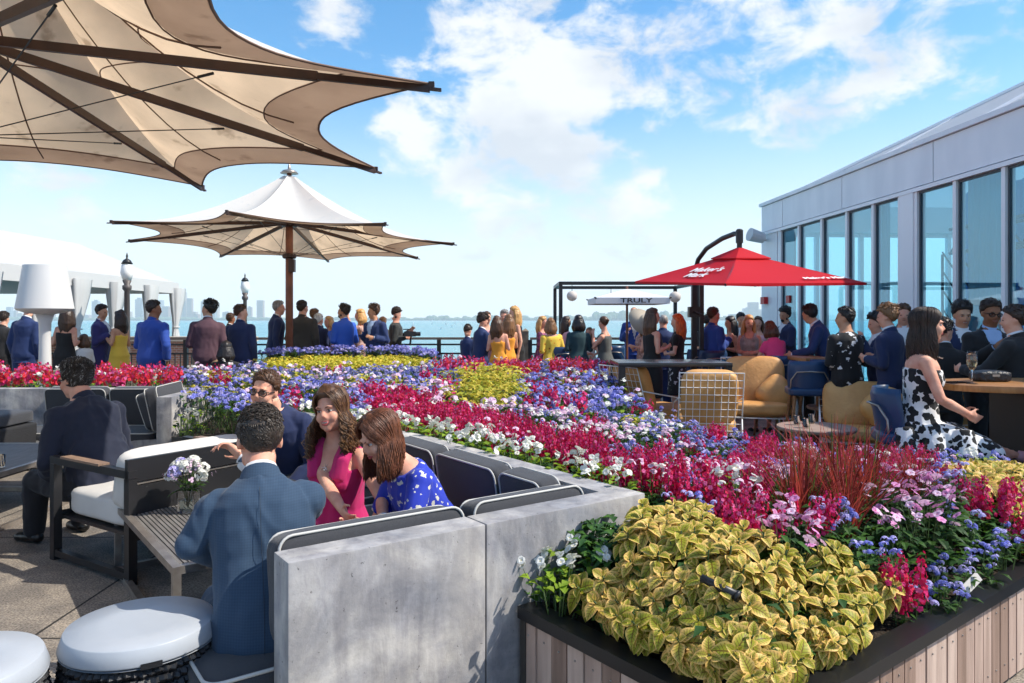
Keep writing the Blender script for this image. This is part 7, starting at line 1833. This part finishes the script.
# ---- left group
P_('man in a blue suit seen from behind, his head hidden by the giant white lamp', 25, 0, 11.8, 5, h=1.78, outfit=suit(S_dkblue), hair=('short', 'dark'), arms=('downin', 'downin'))
P_('woman in a strapless black dress seen from behind, right of the giant white lamp', 65, 0, 11.9, -5, h=1.70, sex='f', skin='rosy', outfit=dress(D_blk, neck=1.33, skirt='knee', flare=.0), hair=('long', 'dark'), arms=('bent', 'bent'))
P_('dark clothed person at the very left edge in front of the marquee curtain', 2, 0, 12.6, -20, h=1.62, outfit=suit(S_black), hair=('short', 'dark'), arms=('bent', 'down'))
P_('child in white clothes in front of the potted palm', 84, 336, 12.1, 60, h=1.24, sex='c', skin='fair', outfit=dict(top='shirt', bottom='trousers', c1=D_white, c2=D_white), hair=('bob', 'brown'), arms=('bent', 'bent'))
P_('man in an indigo suit facing right, talking to the woman in the yellow dress', 101, 306, 12.6, -75, skin='tan', outfit=suit(S_purp), hair=('short', 'dark'), arms=('drink', 'drink'))
P_('woman in a long yellow dress, facing the man in the indigo suit', 119, 311, 12.5, 70, sex='f', skin='tan', outfit=dress(D_yel, neck=1.30, skirt='long', flare=.14, straps=True), hair=('long', 'dark'), arms=('drink', 'bent'))
P_('heavy man in a shiny blue suit seen from behind, head turned right', 152, 302, 10.6, -8, skin='brown', outfit=suit(S_blue), hair=('short', 'dark'), arms=('drink', 'pocket'), head=(-48, -5), wid=1.12)
P_('man in a plum jacket and khaki trousers seen from behind, looking left', 206, 302, 10.9, 12, skin='tan', outfit=suit(S_plum, S_khaki), hair=('tousled', 'black'), arms=('drink', 'downin'), head=(60, 0), wid=1.02)
P_('far man with dark hair between the plum jacket and the navy suit', 229, 316, 15.6, -20, outfit=suit(S_black), skin='brown', h=1.62, hair=('short', 'brown'))
person('seated person with dark hair low behind the blue flowers at the left', wx(226, 10.7), 10.7, R(0), 1.7, 'm', seat=.30, outfit=suit(S_black), hair=('bob', 'black'), arms=('lap', 'lap'))
P_('man in navy seen from behind, face turned right, left of the brown pole', 241, 306, 11.3, -15, skin='rosy', outfit=suit(S_navy), hair=('short', 'brown'), arms=('drink', 'downin'), head=(-55, -5), wid=1.05)
P_('grey haired man in a dark suit facing right beside the brown umbrella pole', 275, 302, 13.6, -70, skin='rosy', outfit=suit(S_navy, T_dark), hair=('short', 'grey'), arms=('down', 'down'), wid=1.02)
P_('broad man in a charcoal jacket seen from behind, right of the brown umbrella pole', 303, 302, 13.4, -12, skin='rosy', outfit=suit(S_char, T_dark), hair=('short', 'dark'), arms=('bent', 'downin'), head=(-25, 0), wid=1.15)
P_('man with light brown hair half hidden behind the charcoal jacket', 314, 310, 14.6, -30, skin='rosy', outfit=suit(S_black), hair=('short', 'lbrown'), arms=('bent', 'bent'))
P_('white haired man in a dark navy jacket seen from behind', 319, 316, 13.9, -10, skin='rosy', outfit=suit(S_navy), hair=('short', 'white'), arms=('bent', 'bent'), h=1.6)
P_('blond woman in a red patterned dress between the navy and bright blue jackets', 330, 317, 14.3, 150, sex='f', skin='rosy', outfit=dress(D_red, neck=1.40, skirt='knee', shoulder=True), hair=('bob', 'blond'), arms=('bent', 'cross'))
P_('bearded man in a bright blue suit looking left', 344, 306, 13.35, 48, skin='olive', outfit=suit(S_bright), hair=('tousled', 'dark'), arms=('drink', 'bent'), head=(35, 0), wid=1.05, beard=True)
P_('woman in a blush patterned dress raising a glass, right of the bright blue suit', 360, 310, 14.0, 80, sex='f', skin='rosy', outfit=dress(D_blush, neck=1.42, skirt='midi', shoulder=True, sleeve=.9), hair=('bob', 'blond'), arms=('raise', 'bent'))
P_('dark haired person at the back left of the man in the pale blue shirt', 363, 313, 15.0, 20, outfit=suit(S_black), hair=('short', 'black'))
P_('man in a navy suit and pale blue shirt facing us, head turned left', 376, 306, 13.3, 150, skin='olive', outfit=suit(S_dkblue, shirt=cloth('pale_blue_shirt', (.35, .48, .72))), hair=('tousled', 'brown'), arms=('bent', 'drink'), head=(-30, 0), wid=1.08)
P_('far person behind the shoulder of the man in the pale blue shirt', 384, 318, 15.4, 30, outfit=suit(S_char), skin='rosy', hair=('short', 'lbrown'))
P_('bearded man in black at the railing looking down at his camera, facing right', 395, 309, 14.2, -80, skin='rosy', outfit=dict(top='shirt', bottom='trousers', c1=cloth('dark_grey_shirt', (.03, .032, .03)), c2=T_dark), hair=('short', 'dark'), arms=('phone', 'bent'), head=(0, -25), beard=True)
e = empty('video_camera', (wx(410, 14.0), 14.0, wz(334, 14.0)), R(-80), label='black video camera on a grip held by the bearded man in black', cat='camera'); b = MB(); b.box((0, 0, 0), (.09, .22, .10)); b.tube([(0, .10, 0), (0, .20, 0)], .04, 12); b.box((0, -.06, .09), (.03, .14, .02)); b.obj('body', M_blk, e); b = MB(); b.tube([(0, .02, -.05), (0, .0, -.22)], .018, 8); b.obj('grip', M_blk, e)
# ---- middle group
P_('boy in a blue suit with his head bowed, leftmost of the middle group', 468, 327, 12.9, -35, sex='c', skin='rosy', outfit=suit(S_dkblue), hair=('short', 'dark'), arms=('phone', 'front'), head=(0, -35), wid=.95)
P_('taller boy in a blue suit facing right, left of the woman in pink lace', 480, 316, 12.5, -40, sex='c', skin='rosy', outfit=suit(S_dkblue), hair=('tousled', 'dark'), arms=('front', 'front'), head=(-25, -20))
P_('woman in a pink lace dress facing us behind the two boys', 487, 312, 13.4, -140, sex='f', skin='fair', outfit=dress(D_pink, neck=1.40, skirt='midi', shoulder=True, sleeve=.7), hair=('bun', 'brown'), arms=('bent', 'front'))
P_('woman in an orange dress with long brown hair seen from behind', 499, 317, 12.2, -8, sex='f', skin='rosy', outfit=dress(D_or, neck=1.28, skirt='midi', straps=True, flare=.05), hair=('long', 'brown'), arms=('bent', 'bent'))
P_('second woman in orange right behind the first, light brown hair', 507, 315, 12.8, 25, sex='f', skin='tan', outfit=dress(D_or, neck=1.30, skirt='knee', straps=True), hair=('long', 'lbrown'), arms=('cross', 'front'))
P_('grey haired man mostly hidden behind the women in orange', 502, 311, 13.9, -160, skin='rosy', outfit=suit(S_black), hair=('short', 'grey'))
P_('blond woman in black with a green shawl, tallest of the middle group', 517, 307, 13.3, 100, sex='f', skin='fair', outfit=dress(D_blk, neck=1.40, skirt='midi', flare=.02, shoulder=True), hair=('long', 'blond'), arms=('down', 'downin'))
o = MB(); o.tube([(-.16, .05, 1.40), (-.19, .10, 1.1), (-.17, .16, .85), (-.12, .2, .72)], [.05, .07, .08, .03], 8); q = o.obj('green_shawl', D_green, smooth=True, label='green shawl hanging from the arm of the blond woman in black', cat='shawl'); q.location = (wx(516, 13.3), 13.1, 0); q.scale = (1, 1, 1)
P_('woman with long blond hair in a dark floral dress left of the sunflower dress', 541, 317, 13.6, -110, sex='f', skin='rosy', outfit=dress(D_purplef, neck=1.42, skirt='midi', shoulder=True, sleeve=.5), hair=('long', 'blond'), arms=('bent', 'front'))
P_('woman in a yellow sunflower print dress seen from behind', 552, 319, 12.3, 20, sex='f', skin='rosy', outfit=dress(D_sun, neck=1.42, skirt='midi', flare=.08, shoulder=True, sleeve=.5), hair=('bob', 'lbrown'), arms=('bent', 'bent'), wid=1.15)
P_('woman in a pale pink blouse left of the woman in dark teal', 565, 317, 13.9, -60, sex='f', skin='tan', outfit=dict(top='shirt', bottom='skirt', c1=D_pinkshirt, c2=D_white), hair=('long', 'dark'), arms=('bent', 'front'))
P_('woman with short black hair in dark teal seen from behind', 578, 316, 12.0, 8, sex='f', skin='olive', outfit=dict(top='shirt', bottom='skirt', c1=D_teal, c2=D_teal, skirt='midi'), hair=('bob', 'black'), arms=('bent', 'bent'), wid=1.15)
P_('girl with light brown hair seen between the teal and the grey dresses', 590, 328, 13.8, 160, sex='f', skin='rosy', outfit=dress(D_white, neck=1.40, straps=True), hair=('long', 'lbrown'), arms=('lap', 'front'))
P_('woman in a grey dress facing left with her arms raised', 605, 317, 12.0, 60, sex='f', skin='rosy', outfit=dress(D_grey, neck=1.40, skirt='knee', flare=0, straps=True, strapw=.03), hair=('bun', 'brown'), arms=('face', 'bent'), wid=1.1)
P_('bald man in a blue suit facing us behind the broad hat', 634, 308, 14.8, 175, skin='rosy', outfit=suit(S_blue), hair=('bald', 'lbrown'), arms=('down', 'drink'))
P_('woman in a black sleeveless dress with very long brown hair, facing right', 652, 309, 9.9, -62, sex='f', skin='rosy', outfit=dress(D_blk, neck=1.38, skirt='knee', flare=0, straps=True, strapw=.02), hair=('long', 'brown'), arms=('bent', 'bent'))
P_('bald man in blue from behind, between the long brown and the red hair', 662, 316, 11.6, -10, skin='rosy', outfit=suit(S_dkblue), hair=('bald', 'grey'), arms=('bent', 'front'), h=1.57, wid=1.1)
P_('woman wearing a broad beige hat behind the woman with very long brown hair', 643, 318, 12.6, 100, sex='f', skin='rosy', outfit=dress(D_blush, neck=1.42, shoulder=True, skirt='midi'), hair=('long', 'lbrown'), arms=('bent', 'front'))
b = MB(); b.lathe([(.27, -.01), (.28, .0), (.10, .02), (.095, .10), (.06, .125), (.001, .13)], n=28, cap=False); b.lathe([(.27, -.01), (.09, .005)], n=28, cap=False); o = b.obj('sun_hat', mat('straw_hat', (.42, .36, .28), .85), smooth=True, label='broad beige sun hat tilted back on the head of a woman', cat='hat'); o.location = (wx(643, 12.5), 12.5, wz(322, 12.5)); o.rotation_euler = (R(48), R(34), 0)
P_('red haired woman in a black top and a patterned skirt facing left', 677, 315, 10.5, 60, sex='f', skin='fair', outfit=dict(top='tshirt', bottom='skirt', c1=D_blk, c2=D_bwskirt, skirt='knee', flare=.02), hair=('long', 'red'), arms=('front', 'bent'))
# ---- right group
P_('man in a bright blue suit in profile facing right at the wooden bar table', 714, 309, 11.2, -62, skin='rosy', outfit=suit(S_blue), hair=('short', 'brown'), arms=('drink', 'drink'), wid=1.08)
P_('dark haired head just behind the man in the bright blue suit', 706, 316, 12.6, -40, skin='olive', outfit=suit(S_black), hair=('short', 'black'))
P_('woman in a low cut black dress facing the man in the bright blue suit', 731, 317, 11.7, 105, sex='f', skin='tan', outfit=dress(D_blk, neck=1.32, skirt='knee', flare=0, straps=True), hair=('long', 'black'), arms=('bent', 'drink'))
P_('man facing us in the back between the black and the silver dresses', 742, 314, 13.3, 170, skin='olive', outfit=dict(top='shirt', bottom='trousers', c1=D_white, c2=T_dark), hair=('short', 'black'))
P_('blond woman in a silver sequin dress facing us', 750, 316, 11.1, 165, sex='f', skin='rosy', outfit=dress(D_silver, neck=1.38, skirt='knee', flare=0, straps=True, strapw=.03), hair=('long', 'blond'), arms=('front', 'front'))
P_('woman in pale pink behind the blond woman in silver', 758, 317, 12.4, 150, sex='f', skin='fair', outfit=dress(D_pinkshirt, neck=1.40, skirt='knee', shoulder=True), hair=('long', 'brown'), arms=('drink', 'drink'))
P_('bearded man in a navy suit looking left at the corner of the pavilion', 787, 309, 12.3, 90, skin='olive', outfit=suit(S_navy), hair=('tousled', 'black'), arms=('cross', 'cross'), beard=True, head=(15, -8))
person('girl in a hot pink top sitting on a bar stool, seen from behind', wx(779, 9.45), 9.45, R(15), 1.45, 'f', 'rosy', ('bob', 'brown'), dict(top='tshirt', bottom='skirt', c1=D_hot, c2=S_navy, skirt='knee'), arms=('table', 'table'), seat=.76, lean=18)
P_('man in a blue suit leaning on the bar table, left of the floral shirt', 829, 319, 9.3, 62, skin='tan', outfit=suit(S_dkblue), hair=('short', 'black'), arms=('table', 'table'), lean=18, h=1.72, head=(-40, 5))
P_('man in a black shirt with white blossoms seen from behind', 847, 309, 7.9, 10, skin='olive', outfit=dict(top='shirt', bottom='trousers', c1=D_floral, c2=D_floral, hem=.72), hair=('short', 'black'), arms=('front', 'bent'), head=(45, 0), wid=1.06)
P_('dark haired boy in a navy suit with a hand at his face', 879, 315, 8.0, 80, sex='m', skin='rosy', outfit=suit(S_navy), hair=('tousled', 'black'), arms=('face', 'bent'), head=(0, -10), wid=.9)
P_('boy with light brown hair in a navy suit turned to the left', 891, 307, 7.5, 35, skin='rosy', outfit=suit(S_navy), hair=('tousled', 'lbrown'), arms=('bent', 'bent'), head=(20, -5), wid=.92)
P_('person with brown hair just behind the seated womans head', 903, 306, 8.7, 170, skin='rosy', outfit=suit(S_black), hair=('short', 'brown'))
P_('smiling boy in a navy suit facing us behind the bar table', 961, 305, 7.2, 165, skin='tan', outfit=suit(S_navy), hair=('tousled', 'black'), arms=('down', 'down'), vox=.0125, face=True, mouth=.8, wid=.92)
P_('boy in a black suit seen from behind, head bowed to the right', 943, 322, 6.5, -25, sex='c', skin='rosy', outfit=suit(S_black), hair=('short', 'black'), arms=('front', 'front'), head=(-50, -15), wid=1.05)
P_('man in black with red tinted glasses facing us at the window', 986, 302, 6.6, 178, skin='brown', outfit=suit(S_black, shirt=cloth('pale_blue_shirt', (.35, .48, .72))), hair=('short', 'dark'), arms=('phone', 'phone'), vox=.0125, face=True, head=(0, -10), glasses=True)
P_('boy in a black suit at the right edge, turned to the left', 1016, 308, 5.95, 35, skin='rosy', outfit=suit(S_black), hair=('short', 'dark'), arms=('table', 'table'), head=(25, -5), wid=1.0)
person('person in a pale pink shirt cut off by the right edge, arm bent', 3.47, 4.70, R(60), 1.55, 'm', 'rosy', ('short', 'brown'), dict(top='shirt', bottom='trousers', c1=D_pinkshirt, c2=T_dark), arms=('hip', 'bent'), seat=.30, floor=.0)

# ---- woman on the bar stool
lx, ly = 2.80, 5.02
f = person('long haired woman in a strapless white dress with black blossoms at the bar table', lx, ly, R(-110), 1.70, 'f', 'rosy', ('long', 'dark'), dress(D_bw, neck=1.335, skirt='midi', flare=.05, drape=True), seat=.70, lean=3, arms=('lap', 'lap'), head=(6, 2), face=True, vox=.009, knee={-1: (-.09, .40, .66), 1: (.10, .42, .64)}, feet={-1: (-.10, .38, .25), 1: (.12, .36, .25)}, wid=1.06, mouth=0)
strands(f, 700, 'dark', .25, wave=.006, wavef=1.5, rad=.0034, az=(158, 388), part=.0, seed=4)
for k in (1,):
    w = f.wr[k]; 
b = MB()
for j in range(14): b.ell(Vector(f.D((0, 0, 1.46))) + Vector((.07 * math.cos(j / 13 * PI * 1.0), .06 + .055 * math.sin(j / 13 * PI), -.03 - .02 * math.sin(j / 13 * PI))), (.004,) * 3, nu=6, nv=4)
f.fin(b, 'necklace', M_steel, remesh=False)

# ---- seated group in the foreground
# man in the steel blue check suit, back to us
fbm = person('man in a steel blue checked suit, back to us, on the near bench end', -.88, 2.62, R(16), 1.76, 'm', 'rosy', ('short', 'saltpep'), dict(top='jacket', bottom='trousers', c1=S_check, c2=S_check, hem=.80, amp=.006, ffreq=8.5), seat=.29, lean=20, arms=('table', 'table'), head=(12, 6), face=True, vox=.0085,
           wrist={-1: (-1.10, 2.90, .55), 1: (-1.12, 3.06, .92)}, elbow={-1: (-1.17, 2.66, .68), 1: (-.84, 3.02, .72)}, knee={-1: (-.20, .44), 1: (.06, .46)}, roll=-3, wid=.98, hands_curl=1.0)
# tailoring of the checked jacket: centre seam with its vent, side seams and pocket flaps
def tailoring(f, m_, hem=.80):
    s = MB()
    for (px_, w_) in ((0, .0010),):
        P = []
        for z in (1.44, 1.36, 1.28, 1.18, 1.08, 1.0, .93, .86):
            a, b_, o_ = [lerp_tab([(q[0], q[i]) for q in MALE], z) for i in (1, 2, 3)]; a += .026; b_ += .026
            y = o_ - b_ * max(.05, (1 - (abs(px_) / a) ** 2)) ** .5; P.append(f.D((px_, y - .005, z)))
        s.tube(P, w_, 4)
    f.fin(s, 'seam', m_, remesh=False)
tailoring(fbm, cloth('seam_dark', (.008, .018, .035)))
# woman in magenta
mp_ = B1 + w1 * .08 + nw1 * .46
fm_ = person('laughing woman with curly brown hair in a magenta dress', -.90, 3.86, R(158), 1.66, 'f', 'rosy', ('curly', 'brown'), dress(D_mag, neck=1.33, skirt='knee', straps=True, strapw=.046), seat=.29, lean=6, arms=('lap', 'lap'), head=(8, 8), head_roll=8, face=True, vox=.0075, mouth=1.,
            wrist={-1: (-.60, 3.40, .56), 1: (-.74, 3.36, .54)}, knee={-1: (-.08, .42), 1: (.10, .43)}, hands_curl=.7)
strands(fm_, 1000, 'brown', .27, wave=.020, wavef=2.6, rad=.0028, az=(150, 393), spread=.045, part=.01, seed=2); strands(fm_, 220, 'lbrown', .27, wave=.022, wavef=2.8, rad=.0024, az=(145, 397), spread=.055, part=.01, seed=9, name='hair_highlights')
b = MB(); P = [fm_.D((.045 * s, .055 - .03 * abs(s) + .045 * t, 1.47 - .11 * t)) for s, t in ((-1.1, 0), (-.8, .5), (0, 1.1), (.8, .5), (1.1, 0))]; b.tube(P, .0013, 4); c = P[2] + Vector((0, .012, -.012)); b.tube([c + Vector((.015 * math.cos(t), 0, .015 * math.sin(t))) for t in [2 * PI * i / 16 for i in range(16)]], .0026, 5, closed=True); b.ell(c, (.007, .003, .007)); fm_.fin(b, 'pendant_necklace', mat('silver', (.7, .68, .64), .25, metal=.9), remesh=False)
def bangle(f, k, m_, name, r=.031, w=.006, off=-.02):
    d = (f.wr[k] - f.el[k]).normalized(); c = f.wr[k] + d * off; x = d.orthogonal().normalized(); y = d.cross(x); b = MB(); b.tube([c + (x * math.cos(t) + y * math.sin(t)) * r for t in [2 * PI * i / 20 for i in range(20)]], w, 6, closed=True); f.fin(b, name, m_, remesh=False)
bangle(fm_, -1, MATS['silver'], 'bracelet', .030, .006, -.03)
# woman in the royal blue dress, leaning in
fb = person('auburn haired woman in a royal blue patterned dress leaning to the woman in magenta', -.31, 3.62, R(118), 1.68, 'f', 'rosy', ('bob', 'auburn'), dress(D_bluep, neck=1.44, skirt='knee', shoulder=True, sleeve=.42), seat=.29, lean=30, arms=('lap', 'lap'), head=(10, 4), face=True, vox=.0075,
            wrist={-1: (-.70, 3.20, .53), 1: (-.78, 3.40, .53)}, knee={-1: (-.10, .40), 1: (.10, .42)}, hands_curl=.6, wid=1.04)
strands(fb, 1300, 'auburn', .20, wave=.005, wavef=1., rad=.0028, az=(140, 400), spread=.02, part=.0, seed=6, jl=.12); 
bangle(fb, -1, M_blk, 'wrist_watch', .028, .006, -.03)
# man in sunglasses
fs_ = person('man in black framed sunglasses and a dark navy jacket leaning forward, smiling', -1.60, 5.16, R(174), 1.78, 'm', 'rosy', ('short', 'brown'), dict(top='jacket', bottom='trousers', c1=S_navy, c2=T_dark, closed=True, amp=.004), seat=.30, lean=24, arms=('lap', 'lap'), head=(-4, 22), face=True, vox=.0085, glasses=True, mouth=.7,
            knee={-1: (-.20, .44), 1: (.20, .44)}, hands_curl=.8, wid=1.08, head_roll=-6)
# grey haired man in the armchair
fg = person('man with curly greying hair in a dark suit seated in the armchair', -2.72, 4.84, R(62), 1.76, 'm', 'rosy', ('curly', 'saltpep'), dict(top='jacket', bottom='trousers', c1=cloth('midnight_suit', (.008, .012, .030)), c2=cloth('midnight_trousers', (.010, .010, .014)), amp=.010), seat=.36, lean=22, arms=('lap', 'lap'), head=(14, 8), face=True, vox=.009, wid=1.12,
            knee={-1: (-.16, .46), 1: (.14, .44)}, hands_curl=.9, glasses=True)
tufts(fbm, 1500, 'saltpep', .030, 3, .45, .5)
tufts(fs_, 900, 'brown', .035, 5, .5, .45, comb=(.8, -.5, 0))
tufts(fg, 1500, 'saltpep', .036, 8, .8, .8, 1.2)
tufts(fg, 300, 'grey', .034, 9, .8, .8, 1.2, name='grey_tufts')
bake_jobs()
# ================================================================ AIR
def haze():
    m = bpy.data.materials.new('haze_air'); m.use_nodes = True; nt = m.node_tree; N = nt.nodes; N.remove(N['Principled BSDF']); v = N.new('ShaderNodeVolumePrincipled')
    v.inputs['Color'].default_value = (.95, .975, 1., 1); v.inputs['Density'].default_value = .00017; v.inputs['Anisotropy'].default_value = 0.; scene.cycles.volume_bounces = 2; nt.links.new(v.outputs[0], N['Material Output'].inputs['Volume'])
    b = MB(); b.box((0, 2820, 148), (9200, 5800, 304)); b.obj('haze', m, kind='stuff')
if HAZE: haze()
